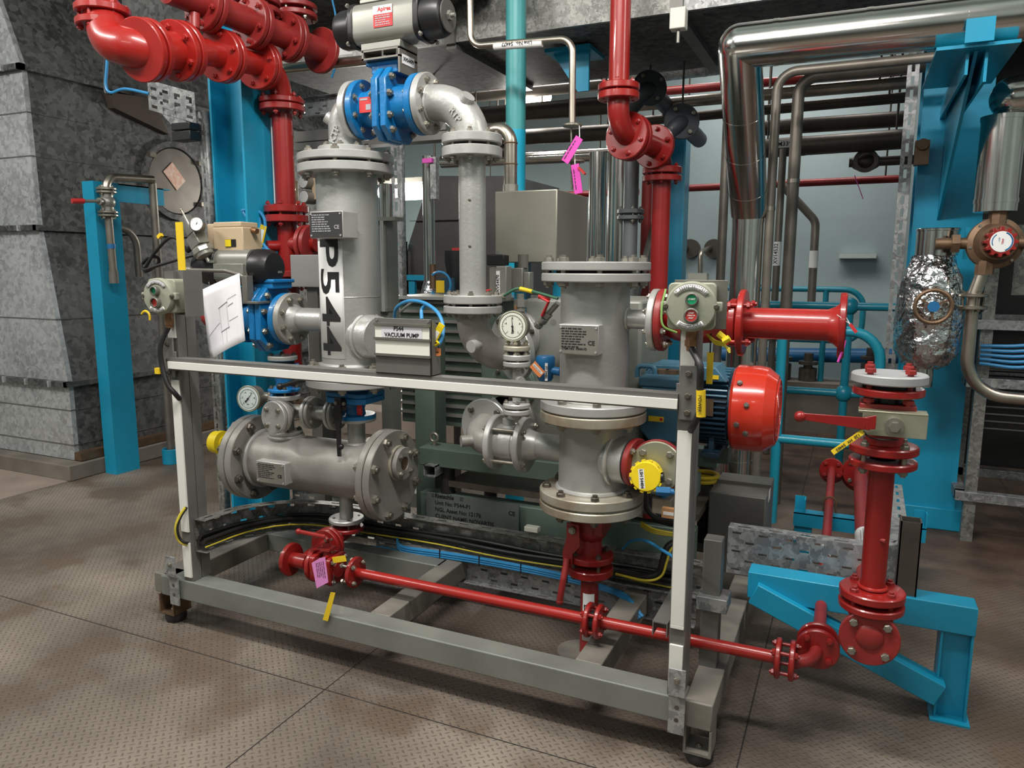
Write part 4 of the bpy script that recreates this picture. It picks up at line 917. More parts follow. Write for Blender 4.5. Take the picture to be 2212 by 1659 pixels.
# tower below gauge
tx=fxl+.035; YT=gf.y+.03
tw=T('flange_tower','stack of small bolted flanges under the round gauge down to the check valve','pipe',(tx,YT,zof(1110,905)))
gx=V((gf.x,YT,0))
def zt_(y): return Q(1112,y,YT).z
A_=lambda z:V((gf.x,YT,z)); 
for y0,y1,r,m in ((746,757,.042,grimy),(765,777,.043,silver2),(780,791,.043,silver2)):
    obj('flange',MB().disc(A_(zt_(y1)),Z_,r,zt_(y0)-zt_(y1)),m,tw)
obj('diaphragm',MB().cyl(A_(zt_(765)),A_(zt_(757)),.03,n=28),ink,tw); obj('gasket',MB().cyl(A_(zt_(780)),A_(zt_(777)),.03,n=28),ink,tw)
bolts(tw,A_(zt_(752)),Z_,.033,6,zt_(744)-zt_(763),.008,grimy,.3); bolts(tw,A_(zt_(778)),Z_,.033,4,zt_(765)-zt_(791),.009,boltm,.5)
obj('stub',MB().cyl(A_(zt_(868)),A_(zt_(791)),.0135,n=24),silver,tw)
obj('branch',MB().cyl(A_(zt_(818))+V((0,0,0)),A_(zt_(818))+V((.03,-.03,0)),.012,n=20),silver,tw)
for y0,y1 in ((870,880),(883,894)): obj('flange',MB().disc(A_(zt_(y1)),Z_,.043,zt_(y0)-zt_(y1)),silver2,tw)
bolts(tw,A_(zt_(882)),Z_,.033,4,zt_(870)-zt_(894),.009,boltm,.5)
obj('stub',MB().tube([A_(zt_(894)),V((gf.x,YT,zt_(900))),V((tx,YV,zt_(922)))],.014,20),silver,tw)
gl=Q(537,861,YV-.06); g=gauge('small round vacuum gauge left of the cross tee on the horizontal vessel',gl,(.18,-1,.05),.052,.055,('0','-.2','-.4','-.6','-.8','-1'),50,mat('pale_blue_dial',(.62,.70,.68),0,.35))
obj('stem',MB().tube([gl+V((0,.05,0)),gl+V((.06,.06,-.0)),gl+V((.13,.06,0))],.02,18),alud,g)
obj('connector_flange',MB().disc(gl+V((.085,.06,0)),X_,.052,.016),alud,g); obj('blue_flange',MB().disc(gl+V((.104,.06,0)),X_,.058,.014),valveblue,g)
# ---- VACUUM PUMP sign box
ys=YF-.02
sl,sr_=Q(809,690,ys),Q(930,690,ys)
zt0_=Q(868,688,ys).z; zb0_=Q(868,805,ys).z
sb=T('sign_box','folded metal sign holder lettered P544 VACUUM PUMP standing on the guard rail','sign',((sl.x+sr_.x)/2,ys,.994))
zb0_=.994
obj('back_plate',MB().bb((sl.x,ys,zb0_),(sr_.x,ys+.006,zt0_)).bb((sl.x,ys,zb0_),(sr_.x,ys+.055,zb0_+.004)).prism([(0,0),(.055,0),(.045,zt0_-zb0_-.02),(0,zt0_-zb0_)],(sr_.x-.004,ys,zb0_),Y_,Z_,X_,.004),strut,sb,bev=.001)
W_=sr_.x-sl.x; H_=zt0_-zb0_
def zy(y): return Q(868,y,ys).z
for y in (702,733,768): obj('slat_channel',MB().bb((sl.x,ys-.008,zy(y)-.003),(sr_.x,ys,zy(y)+.004)),alud,sb)
obj('insert_card',MB().bb((sl.x+.003,ys-.003,zy(732)),(sr_.x-.003,ys-.001,zy(703))),cream,sb)
obj('insert_card',MB().bb((sl.x+.003,ys-.003,zy(766)),(sr_.x-.003,ys-.001,zy(736))),cream,sb)
lbc=V(((sl.x+sr_.x)/2,ys-.0036,(zy(703)+zy(732))/2)); lb=obj('title_strip',MB().box(lbc,(W_*.72,.001,H_*.2)),mat('lilac_strip',(.66,.66,.70),0,.5),sb)
text(lb,'P544',lbc+V((-.01,-.0004,.0095)),X_,Z_,.0165,ink,bold=.0003); text(lb,'VACUUM PUMP',lbc+V((0,-.0004,-.0085)),X_,Z_,.0165,ink,bold=.0003)
for x in (sl.x+.008,sr_.x-.008): obj('screw',MB().cyl((x,ys-.003,zy(693)),(x,ys,zy(693)),.003,n=10),alu,sb)
# tag cluster on sign
tg=T('cable_tag','yellow cable tag with barcode strip on blue cable beside the sign','tag',Q(940,755,ys+.03))
A0,A1=Q(955,700,ys+.03),Q(930,748,ys+.03); dd=(A1-A0).normalized(); ee=dd.cross(Y_)
obj('tag_plate',MB().box((A0+A1)/2,((A1-A0).length,.003,.02),(dd,Y_,ee)),yellow,tg); obj('barcode',MB().box((A0+A1)/2+dd*.008-Y_*.002,((A1-A0).length*.55,.001,.013),(dd,Y_,ee)),labelw,tg)
obj('tie_loop',MB().tube([Q(928,755,ys+.03),Q(948,742,ys+.02),Q(944,738,ys+.03)],.004,8),yellow,tg)
tg=T('paper_tag','orange paper tag dangling at the lower right of the pump sign','tag',Q(946,770,ys+.03))
o_=Q(945,760,ys+.03); obj('tag_plate',MB().prism([(-.011,-.014),(.011,-.010),(.011,.010),(-.010,.012)],o_,X_,Z_,-Y_,.001),orange,tg); scribble(tg,o_+V((-.008,-.001,-.001)),X_,Z_,.016,1,.006,ink); obj('tag_string',MB().tube([o_+V((.004,0,.01)),o_+V((0,.0,.04))],.001,6),ink,tg)
bc_=T('cable','blue cable arching behind the vacuum pump sign','cable',Q(870,680,2.0))
obj('cable',MB().tube(smoothpath([Q(853,700,2.1),Q(855,668,2.05),Q(880,651,2.0),Q(915,654,1.95),Q(945,675,1.9),Q(957,705,1.87),Q(953,735,1.85),Q(938,752,1.84)]),.0055,10).tube(smoothpath([Q(911,690,1.93),Q(911,670,1.95),Q(920,658,1.95)]),.0055,10),cableblu,bc_)
# ---- start / stop stations
def station(name_label,c,n,post_x,right):
    n=V(n).normalized(); s=T('push_button_station',name_label,'control',c-V((0,0,.06)))
    rt=V((0,0,1)).cross(n).normalized(); up=n.cross(rt)
    obj('case',MB().prism(rrect(.056,.056,.012,4),c-n*.075,rt,up,n,.05),enclos,s,bev=.003)
    cv=obj('cover',MB().lathe(c-n*.03,n,[(.056,0),(.060,.006),(.060,.02),(.056,.026),(.03,.028)],44),enclos,s)
    for k,an in enumerate((0,180,90,-90)):
        if k>1: continue
        d=rt*math.cos(math.radians(an))+up*math.sin(math.radians(an)); obj('lug',MB().box(c-n*.02+d*.060,(.024,.024,.02),(d,n.cross(d),n)),enclos,cv,bev=.003); place(boltmesh('screw',.0085,.01,boltd),'lug_bolt',cv,c-n*.01+d*.058,n)
    for (du,m,nm,r) in ((.018,greenb,'start_button',.0115),(-.020,redbtn,'stop_button',.0135)):
        cc=c+up*du+(rt*.002)
        k=obj('button_shroud',MB().ring(cc-n*.003,n,r,r+.004,.018 if not right else .012),alud,s)
        obj(nm,MB().cyl(cc-n*.003,cc+n*.006,r,n=28),m,k,label=nm.replace('_',' '))
        if right:
            if m is greenb: text(k,'START',cc+n*.006,rt,up,.0062,labelw,bold=.0001)
            else:
                for i,w_ in enumerate(('STOP','TURN TO','RESET')): text(k,w_,cc+n*.006+up*(.006-.006*i),rt,up,.0055 if i==0 else .0042,labelw,bold=.0001)
    # curved legend plates
    for (a0_,a1_,m) in ((40,140,labelw if right else greyink),(232,308,labelw)):
        vs=[[],[]]
        for k in range(13):
            a=math.radians(a0_+(a1_-a0_)*k/12); d=rt*math.cos(a)+up*math.sin(a); vs[0].append(c-n*.001+d*.041); vs[1].append(c-n*.001+d*.053)
        lg=obj('legend_plate',MB().grid(vs),m,cv,solid=.001)
        mb=MB()
        for rr in (.044,.0475,.051):
            for k in range(16):
                if random.random()<.2: continue
                a=math.radians(a0_+6+(a1_-a0_-12)*k/15); d=rt*math.cos(a)+up*math.sin(a); mb.box(c-n*.0003+d*rr,(.0014,.0028,.0003),(d,n.cross(d),n))
        obj('printed_lines',mb,ink if m is labelw else labelw,lg)
    obj('gland',MB().cyl(c-n*.05-up*.056,c-n*.05-up*.082,.013,n=20).cyl(c-n*.05-up*.082,c-n*.05-up*.097,.0155,n=6).cyl(c-n*.05-up*.097,c-n*.05-up*.108,.011,n=18),brass,s)
    return s,rt,up
sc_=Q(1492,663,YF-.045)
s,rt,up=station('green and red start stop push button station on right strut post',sc_,(.12,-1,0),-.362,True)
obj('back_plate',MB().box(sc_+V((.008,.075,.003)),(.128,.004,.118)),alud,s,bev=.001)
obj('top_clip',MB().bb(sc_+V((-.025,.08,.06)),sc_+V((.02,.11,.078))),alu,s)
sl_=Q(337,640,YF-.06)
s,rt,up=station('dusty push button station with green and red buttons on left strut post',sl_,(.10,-1,0),-2.1,False)
obj('back_plate',MB().box(sl_+V((.06,.085,.01)),(.11,.004,.15)).box(sl_+V((.115,.05,.01)),(.004,.075,.15)),strut,s)
tg=T('cable_tag','yellow curled cable tag under the left push button station','tag',Q(315,690,YF)); obj('tag_plate',MB().torus(Q(315,685,YF-.06),Y_,.02,.004,20,6,.5,3.6),yellow2,tg); obj('tag_string',MB().tube([Q(318,676,YF-.06),sl_+V((-.01,.03,-.05))],.0015,6),ink,tg)
# cables from stations
c=T('cable','black armoured cable dropping from left push button station into the strut post','cable',Q(360,760,YF)); n=V((.10,-1,0)).normalized(); g0=sl_-n*.05-Z_*.1
obj('cable',MB().tube(smoothpath([g0,Q(347,745,YF-.03),Q(350,790,YF-.03),Q(362,830,YF-.03),Q(378,850,YF-.02),Q(388,862,YF)]),.0085,12),cableblk,c)
obj('cable_marker',MB().box(Q(342,801,YF-.035),(.02,.014,.02)),yellow2,c)
n=V((.12,-1,0)).normalized(); g0=sc_-n*.05-Z_*.1
c=T('cable','black armoured cable from right push button station running down the right strut post','cable',Q(1510,850,YF))
obj('cable',MB().tube(smoothpath([g0,Q(1512,790,YF-.035),Q(1512,835,YF-.03),Q(1514,880,YF-.028),Q(1500,915,YF-.02),Q(1492,930,YF)]),.0085,12),cableblk,c)
mk=obj('cable_marker',MB().cyl(Q(1514,843,YF-.03),Q(1514,900,YF-.03),.0115,n=12),yellow2,c); text(mk,'POWER',Q(1511,872,YF-.043),Z_*-1,X_,.012,ink)
tg=T('cable_tag','long yellow blank tag hanging on bead chain below right push button station','tag',Q(1533,830,YF+.03))
obj('tag_plate',MB().bb(Q(1525,829,YF+.03),Q(1542,761,YF+.032)),yellow2,tg); obj('bead_chain',MB().tube([Q(1534,762,YF+.031),Q(1536,720,YF+.031)],.0018,6),ink,tg)
c=T('earth_wire','bunch of yellow green earth wires with yellow markers at right station','cable',Q(1560,735,YF+.02))
for i in range(3): obj('wire',MB().tube(smoothpath([Q(1527,722,YF+.03),Q(1545,736+3*i,YF+.02),Q(1562,742+2*i,YF),Q(1577,762-4*i,YF-.01)]),.0028,8),cableyel,c)
obj('wire_marker',MB().cyl(Q(1551,720,YF),Q(1566,732,YF),.008,n=8).cyl(Q(1562,738,YF-.01),Q(1576,730,YF-.01),.008,n=8),yellow,c)
c2=T('earth_wire','green yellow earth wire looped round the rim of right station','cable',Q(1440,690,YF)); obj('wire',MB().tube(smoothpath([sc_+V((-.065,.02,.04)),sc_+V((-.068,.0,.0)),sc_+V((-.062,-.01,-.045)),sc_+V((-.03,0,-.062))]),.0028,8),mat('green_earth_wire',(.2,.36,.09),0,.4),c2)
# ================================================================ PUMP, MOTOR, BASE
YB=2.55
pb=T('pump_base','green pump base frame with engraved unit plate behind the vessels','frame',(-1.2,2.75,.187))
zt_b=Q(1000,982,YB).z; 
xa_,xb_=Q(905,985,YB).x,Q(1240,1020,YB).x
obj('top_beam',MB().bb((xa_,YB,zt_b-.065),(-.46,YB+.11,zt_b+.01)),pumpgreen,pb,bev=.004)
obj('rear_beam',MB().bb((xa_,3.0,zt_b-.065),(-.46,3.07,zt_b+.01)),pumpgreen,pb)
obj('lower_beam',MB().bb((xa_-.01,YB+.02,.187),(-.46,YB+.09,zt_b-.185)),pumpgreen,pb,bev=.004)
for x in (xa_+.1,-.5): 
    for y in (YB+.03,2.98): obj('rubber_mount',MB().cyl((x,y+.03,.187),(x,y+.03,zt_b-.06),.03,n=24),rubber,pb)
obj('drip_tray',MB().bb((xa_+.12,YB+.03,zt_b-.15),(-.45,YB+.4,zt_b-.125)),boltd,pb)
sx0,sx1=Q(935,1100,YB).x,Q(1121,1120,YB).x; sz1=Q(935,1064,YB).z; sz0=sz1-.21
pc_=obj('unit_plate',MB().bb((sx0-.03,YB-.002,sz0),(sx1,YB+.002,sz1)),mat('engraved_green_grey_plate',(.17,.195,.175),.35,.42,.2,5),pb)
def zl(k): return sz1-.010-.0285*k
for k,(s_,sz) in enumerate((('Rietschle',.024),('Unit No: P544-P1',.023),('NGL Asset No: 12176',.023),('CLIENT NAME: NOVARTIS',.023),('ITEM DESCRIPTION',.023))):
    text(pc_,s_,(sx0+.012,YB-.0022,zl(k)),X_,Z_,sz,ink,'LEFT',bold=.0004 if k else .0008)
for dz in (-.006,0,.006):
    obj('logo_bar',MB().box((sx0+.002,YB-.0025,zl(0)+dz),(.012,.0005,.002)).box((sx0+.135,YB-.0025,zl(0)+dz),(.016,.0005,.002)),ink,pc_)
text(pc_,'CE',(sx1-.03,YB-.0022,zl(1)),X_,Z_,.024,ink,bold=.0005)
e=Q(938,945,YB+.05); eb=obj('lifting_eye',MB().torus(e,Y_,.017,.006,24,10).cyl(e-V((0,0,.035)),e-V((0,0,.016)),.010,n=16),boltm,pb)
q=Q(928,1018,YB-.03); ch=T('strut_bracket','open cut end of galvanised strut channel under the green pump beam','bracket',q-V((0,0,.02)))
ch_=MB(); a_,b_=q+V((-.028,0,-.024)),q+V((.028,0,.024)); t_=.004
for bx in (((a_.x,a_.z),(b_.x,a_.z+t_)),((a_.x,b_.z-t_),(b_.x,b_.z)),((a_.x,a_.z),(a_.x+t_,b_.z)),((b_.x-t_,a_.z),(b_.x,b_.z))): ch_.bb((bx[0][0],q.y,bx[0][1]),(bx[1][0],q.y+.3,bx[1][1]))
obj('channel',ch_,galvm,ch)
# ---- pump body with finned cooler
pm=T('vacuum_pump','grey green rotary vacuum pump block with round port covers behind the gauge','pump',(-1.0,2.85,zt_b+.011))
x0_,x1_=-1.13,-.68; zb__=zt_b+.011
obj('body',MB().bb((x0_,2.60,zb__),(x1_,3.05,Q(1170,645,2.6).z)),mat('grey_green_casting',(.27,.28,.245),.15,.42,.2,6,.1,40),pm,bev=.012)
for (px,py,r,m) in ((1112,727,.100,silver),(1108,833,.094,pumpgreen),(1098,905,.105,silver)):
    c=Q(px,py,2.585); pcv=obj('port_cover',MB().lathe(c+V((0,.02,0)),-Y_,[(r,0),(r,.018),(r*.97,.022),(r*.96,.03),(r*.9,.036)],48),m,pm); bolts(pcv,c+V((0,-.016,0)),-Y_,r*.82,6,0,.011,boltd,.3,'screw')
# finned cooler left
fy=2.95; fl,fr=Q(852,760,fy).x,Q(1086,760,fy).x; ft=Q(970,648,fy).z; fb=Q(970,905,fy).z
cool=T('finned_cooler','finned grey green air cooler with horizontal slats behind the sign and inlet elbow','cooler',((fl+fr)/2,fy+.2,zt_b+.011))
obj('core',MB().bb((fl+.03,fy+.012,zt_b+.011),(fr,fy+.34,ft)),pumpgreen,cool)
obj('end_plate',MB().bb((fr-.10,fy-.012,fb),(fr,fy+.03,ft-.05)),pumpgreen,cool,bev=.003)
nf=13
for k in range(nf):
    z=fb+.02+(ft-fb-.03)*k/(nf-1); obj('fin',MB().bb((fl,fy-.008,z-.008),(fr-.1,fy+.03,z+.004)),silverd,cool)
obj('top_plate',MB().bb((fl-.02,fy-.03,ft),(fr+.02,fy+.36,ft+.014)),silver2,cool)
obj('lifting_eye',MB().torus((fl+.10,fy-.012,fb+.08),X_,.04,.005,20,8,-1.2,1.4),boltd,cool)
obj('guard_handle',MB().tube([V((fl+.13,fy-.03,ft-.005)),V((fl+.11,fy-.06,ft-.03)),V((fl+.06,fy-.06,ft-.07))],.006,8),silver2,cool)
# solenoid / fittings cluster
q=Q(1083,612,2.5); so=T('solenoid_valve','silver solenoid valve block lettered XV54470 with black coil by inlet flange','valve',q-V((0,0,.06)))
obj('block',MB().bb(q+V((-.022,0,-.066)),q+V((.02,.05,.062))).bb(q+V((-.065,.03,-.05)),q+V((-.024,.07,.06))),alu,so,bev=.003)
obj('coil',MB().bb(q+V((-.07,.02,.065)),q+V((-.0,.07,.105))),black,so,bev=.004); obj('coil_nut',MB().cyl(q+V((-.035,.045,.105)),q+V((-.035,.045,.118)),.006,n=8),alu,so)
lb=obj('label',MB().bb(q+V((-.020,-.002,-.045)),q+V((-.006,0,.045))),labelw,so); text(lb,'XV54470',q+V((-.013,-.0022,0)),Z_,-X_,.0165,ink,bold=.0002)
obj('red_port',MB().cyl(q+V((-.06,.0,-.03)),q+V((-.038,-.012,-.028)),.007,n=12),redsign,so); obj('air_fitting',MB().cyl(q+V((.005,.0,-.045)),q+V((.022,-.022,-.043)),.009,n=14),grimy,so)
c=T('cable','green hose with yellow sleeve from the solenoid across to the right vessel','cable',Q(1150,625,2.45))
pt=[q+V((.022,-.022,-.043)),Q(1120,623,2.46),Q(1160,632,2.44),Q(1205,645,2.42)]; obj('hose',MB().tube(smoothpath(pt),.005,10),mat('green_hose',(.05,.16,.09),0,.45),c); obj('sleeve',MB().tube([Q(1124,623.5,2.455),Q(1150,630,2.445)],.0075,10),yellow2,c)
q=Q(1123,608,2.58); so=T('solenoid_valve','pale grey pilot valve block with dark cap between solenoid and right vessel','valve',q-V((0,0,.06)))
obj('block',MB().bb(q+V((-.035,0,-.04)),q+V((.01,.06,.05))).bb(q+V((.01,.01,-.03)),q+V((.035,.05,.035))),alu,so,bev=.003); obj('cap',MB().cyl(q+V((.0,.03,.05)),q+V((.0,.03,.10)),.020,n=24),alud,so)
q=Q(1124,655,2.55); un=T('pipe_union','hexagonal steel union fitting standing on the pump port above the gauge','fitting',q-V((0,0,.05)))
obj('nut',MB().cyl(q-V((0,0,.014)),q+V((0,0,.014)),.024,n=6).cyl(q-V((0,0,.04)),q+V((0,0,.035)),.014,n=20).cyl(q-V((0,0,.03)),q-V((0,0,.016)),.019,n=20),alu,un)
d0,d1=Q(1160,705,2.48),Q(1205,655,2.45); 
bvv=T('ball_valve','small brass ball valve with red lever slanting beside the right vessel nameplate','valve',d0)
dd=(d1-d0).normalized(); obj('body',MB().cyl(d0,d1,.010,n=16).cyl(d0,d0+dd*.018,.016,n=6).cyl(d0+dd*.03,d0+dd*.05,.018,n=16).cyl(d0+dd*.055,d0+dd*.075,.016,n=6),alu,bvv); l0=Q(1164,640,2.44); obj('lever',MB().tube([d0+dd*.045+V((0,-.02,.01)),Q(1185,652,2.43),l0],.006,10).cyl(l0,Q(1188,644,2.44),.009,n=10),redsign,bvv); 
obj('key_ring',MB().cyl(Q(1195,697,2.44),Q(1195,697,2.445),.012,n=20),alu,bvv)
q=Q(1178,795,2.42); pt_=T('pressure_transmitter','blue pressure transmitter with white tag strip beside the right vessel base','transmitter',q-V((0,0,.06)))
obj('housing',MB().lathe(q+V((0,0,-.045)),Z_,[(.022,0),(.028,.01),(.030,.045),(.034,.055),(.034,.082),(.03,.088)],20).cyl(q+V((.0,0,-.005)),q+V((.055,0,-.01)),.014,n=18),xblue,pt_)
obj('stem',MB().cyl(q-V((0,0,.07)),q-V((0,0,.045)),.012,n=8),brass,pt_)
lb=obj('label',MB().bb(q+V((.012,-.0335,-.04)),q+V((.022,-.0315,.022))),labelw,pt_); text(lb,'PT 54401',q+V((.017,-.034,-.01)),-Z_,X_,.011,ink)
o_=q+V((-.012,-.045,.0)); tg=T('paper_tag','orange and white paper tag hanging on the blue pressure transmitter','tag',o_-V((0,0,.03)))
du=V((.72,0,-.69)).normalized(); dv=V((.69,0,.72)).normalized(); obj('tag_plate',MB().box(o_,(.052,.001,.03),(du,Y_,dv)),orange,tg); obj('tag_strip',MB().box(o_+dv*.003-Y_*.001,(.046,.001,.009),(du,Y_,dv)),labelw,tg); scribble(tg,o_-du*.02+dv*.003-Y_*.0018,du,dv,.04,1,.006,greyink)
# ---- motor
YM=2.75; zm_=Q(1618,882,YM).z; RF=.150
fxl_,fxr_=Q(1573,880,YM-RF).x,Q(1648,880,YM-RF).x
mo=T('electric_motor','blue finned electric motor with big orange red fan cowl right of the skid','motor',(-.5,YM,zt_b+.011))
MZ=lambda x:V((x,YM,zm_))
oc=[(RF*math.cos(2*PI*k/16+PI/16),RF*math.sin(2*PI*k/16+PI/16)) for k in range(16)]
prof=[(1.0,0),(1.03,.006),(1.03,.055),(1.0,.062),(1.0,fxr_-fxl_)]
obj('fan_cowl',MB().lathe(MZ(fxl_),X_,[(RF*.97,0),(RF*1.03,.01),(RF*1.03,fxr_-fxl_-.03),(RF,fxr_-fxl_),(RF*.82,fxr_-fxl_+.034),(RF*.78,fxr_-fxl_+.036)],24,PI/24),fanred,mo,bev=.004,sharp=.5)
gr=MB()
for k in range(5): gr.torus(MZ(fxr_+.0375),X_,RF*(.2+.13*k),.0035,36,6)
for k in range(8):
    a=PI*k/4; gr.tube([MZ(fxr_+.0375)+V((0,math.cos(a),math.sin(a)))*RF*.1,MZ(fxr_+.0375)+V((0,math.cos(a),math.sin(a)))*RF*.74],.003,6)
obj('fan_grille',gr,fanred,mo)
for a,x in ((2.4,.03),(2.9,.06),(3.35,.03),(3.55,.06),(1.6,.05)):
    place(boltmesh('screw',.011,.01,alud),'cowl_bolt',mo,MZ(fxl_+x)+V((0,math.cos(a),math.sin(a)))*RF*1.03,V((0,math.cos(a),math.sin(a))))
mx0=fxl_-.33
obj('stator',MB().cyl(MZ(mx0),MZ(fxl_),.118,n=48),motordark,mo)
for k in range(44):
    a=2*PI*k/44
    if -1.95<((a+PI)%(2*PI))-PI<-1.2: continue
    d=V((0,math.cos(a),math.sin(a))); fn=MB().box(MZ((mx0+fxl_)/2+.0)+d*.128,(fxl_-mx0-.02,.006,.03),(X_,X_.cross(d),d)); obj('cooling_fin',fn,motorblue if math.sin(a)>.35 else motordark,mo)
obj('end_shield',MB().lathe(MZ(mx0-.03),X_,[(.10,0),(.135,.012),(.135,.035)],40),motorblue,mo)
for fx0 in (mx0+.03,fxl_-.09): obj('foot',MB().bb((fx0,YM-.13,zm_-.165),(fx0+.06,YM+.13,zm_-.145)).bb((fx0+.02,YM-.10,zm_-.15),(fx0+.04,YM+.10,zm_-.06)),motordark,mo,bev=.003); obj('mount_pad',MB().bb((fx0-.02,YM+.05,zt_b+.011),(fx0+.07,YM+.13,zm_-.165)),pumpgreen,mo)
ty=2.47; t0,t1=Q(1385,835,ty),Q(1492,945,ty)
tb=obj('terminal_box',MB().prism([(0,0),(0,-.15),(.03,-.185),(t1.x-t0.x-.03,-.185),(t1.x-t0.x,-.15),(t1.x-t0.x,0)],t0,X_,Z_,Y_,.15),motorblue,mo,bev=.006)
obj('terminal_lid',MB().bb(t0+V((-.01,0,0)),V((t1.x+.01,ty+.16,t0.z+.035))),motorblue,tb,bev=.006)
for px in (1431,1452): 
    q=Q(px,810,ty+.10); obj('brass_plug',MB().cyl(V((q.x,q.y,t0.z+.035)),V((q.x,q.y,t0.z+.05)),.024,n=8),bronze,tb)
q=Q(1417,905,ty-.002); st=obj('warning_sticker',MB().box(q,(.052,.001,.018)),yellow2,tb); obj('red_dot',MB().cyl(q+V((.018,-.001,0)),q+V((.018,-.0016,0)),.006,n=8),redsign,st)
obj('rib_cover',MB().prism([(0,0),(.30,0),(.26,.05),(.04,.05)],Q(1385,815,ty+.14),X_,Z_,Y_,.16),motorblue,mo,bev=.005)
hd=Q(1395,803,ty+.08); obj('lifting_lug',MB().tube([hd+V((-.03,0,-.02)),hd+V((-.03,0,.02)),hd+V((.03,0,.02)),hd+V((.035,0,-.02))],.009,10,.015,5),motorblue,mo)
q=Q(1543,815,YM-.142); obj('yellow_sticker',MB().box(q,(.03,.002,.014)),yellow2,mo)
q=Q(1525,880,YM-.146); obj('rating_plate',MB().box(q,(.05,.002,.06)),bronze,mo)
# black cables & yellow coil at motor / gland mess right of vessel
c=T('cable','thick black motor cables looping below the level switch to the cable tray','cable',Q(1440,1110,2.4))
for k,(a_) in enumerate(([ (1395,1060),(1398,1095),(1420,1118),(1465,1123) ],[(1405,1068),(1405,1105),(1430,1125),(1470,1128)],[(1410,1080),(1420,1112),(1440,1128),(1475,1133)])):
    obj('cable',MB().tube(smoothpath([Q(x,y,2.42+.02*k) for x,y in a_]),.012,12),cableblk,c)
c=T('earth_wire','yellow green wires draped under the black motor cables','cable',Q(1440,1140,2.4))
for k in range(3): obj('wire',MB().tube(smoothpath([Q(1385,1128+4*k,2.42),Q(1410,1142+4*k,2.4),Q(1445,1150+3*k,2.4),Q(1478,1155+2*k,2.4)]),.004,8),cableyel,c)
c=T('cable','black cable hoop with yellow stripe beside right end of lower tray','cable',Q(1450,1220,2.35))
obj('cable',MB().tube(smoothpath([Q(1475,1165,2.4),Q(1445,1180,2.38),Q(1433,1210,2.37),Q(1425,1236,2.37),Q(1395,1246,2.37),Q(1330,1238,2.40),Q(1280,1225,2.42)]),.013,12),cableblk,c)
obj('wire',MB().tube(smoothpath([Q(1475,1170,2.37),Q(1450,1186,2.35),Q(1440,1215,2.34),Q(1428,1245,2.34),Q(1395,1254,2.34),Q(1330,1240,2.38)]),.004,8),cableyel,c)
c=T('cable','blue instrument cable slung from vessel drain to the right strut post','cable',Q(1420,1190,2.3))
obj('cable',MB().tube(smoothpath([Q(1345,1185,2.4),Q(1365,1168,2.36),Q(1395,1168,2.3),Q(1430,1188,2.2),Q(1465,1210,2.0),Q(1478,1222,1.92)]),.005,10),cableblu,c)
# blue cables taped on right post
c=T('cable','bundle of blue cables strapped down the inside of right strut post','cable',Q(1465,1150,1.9))
for k in range(3): obj('cable',MB().tube([Q(1464+3*k,1110,1.93),Q(1462+3*k,1155,1.93),Q(1466+3*k,1205,1.93)],.005,8),cableblu,c)
mk=obj('cable_marker',MB().bb(Q(1463,1138,1.915),Q(1471,1097,1.92)),yellow2,c); text(mk,'LSH 54404',Q(1467,1118,1.914),-Z_,X_,.007,ink)
o_=Q(1450,1108,2.2); tg=T('paper_tag','brown orange paper tag lying by the black motor cables','tag',o_); obj('tag_plate',MB().box(o_,(.055,.02,.03)),mat('brown_tag',(.5,.25,.11),0,.6),tg); obj('tag_strip',MB().box(o_+V((0,-.0105,.0)),(.045,.001,.01)),labelw,tg)
q=Q(1432,1090,2.3); jb=T('junction_box','small brass coloured terminal box on cables under the level switch','box',q-V((0,0,.03))); obj('casing',MB().box(q,(.06,.05,.05)),grimy,jb,bev=.003); obj('gland',MB().cyl(q+V((0,0,.025)),q+V((0,0,.065)),.012,n=16),xblue,jb)
# grey steel cabinet right of skid behind cowl
cy=2.95; cb=T('steel_cabinet','low grey steel boxes with yellow cable coil behind right strut post','box',(-.25,3.0,.187))
p0=Q(1500,1110,cy-.28); p1=Q(1575,1040,cy); 
obj('casing',MB().bb((-.44,2.72,.187),(-.24,3.02,Q(1540,1042,2.85).z)),strut,cb,bev=.004)
obj('lid_gap',MB().bb((-.445,2.86,Q(1540,1042,2.85).z-.001),(-.235,2.87,Q(1540,1042,2.85).z+.012)),alud,cb)
obj('label',MB().bb((-.239,2.80,.45),(-.238,2.86,.49)),labelw,cb)
yc_=T('cable_coil','yellow hose coil lying on the grey steel box right of the strut post','cable',Q(1520,1045,2.85)); obj('hose',MB().torus(Q(1515,1042,2.85)+V((0,0,.012)),Z_,.05,.008,32,8).torus(Q(1515,1039,2.85)+V((0.01,0,.026)),Z_,.052,.008,32,8),yellow2,yc_)
# stainless silencer box & its pipe
by=2.70; bl0,br0=Q(1069,480,by).x,Q(1203,480,by).x; zt_s=Q(1135,411,by).z; zbs=Q(1135,567,by).z
bx=T('silencer_box','plain stainless steel silencer box fed by a bent pipe above the gauge','box',((bl0+br0)/2,by+.15,zbs))
obj('casing',MB().bb((bl0,by,zbs),(br0,by+.36,zt_s)),boxsteel,bx,bev=.004)
obj('support_leg',MB().bb((br0-.06,by+.12,Q(1170,645,2.6).z),(br0-.02,by+.2,zbs)).bb((bl0+.03,by+.12,zt_b+.5),(bl0+.07,by+.2,zbs)),cyan,bx)
pj=Q(1103,400,by+.14); zj=zt_s
pp=T('pipe_bend','stainless swan neck pipe entering the top of silencer box','pipe',V((pj.x,by+.14,zj)))
pz=Q(1090,277,by+.14).z
obj('pipe',MB().tube([V((pj.x,by+.14,zj)),V((pj.x,by+.14,pz)),V((pj.x-.13,by+.16,pz)),V((pj.x-.135,by+.2,pz-.12))],.0265,24,.07,10),stain,pp)
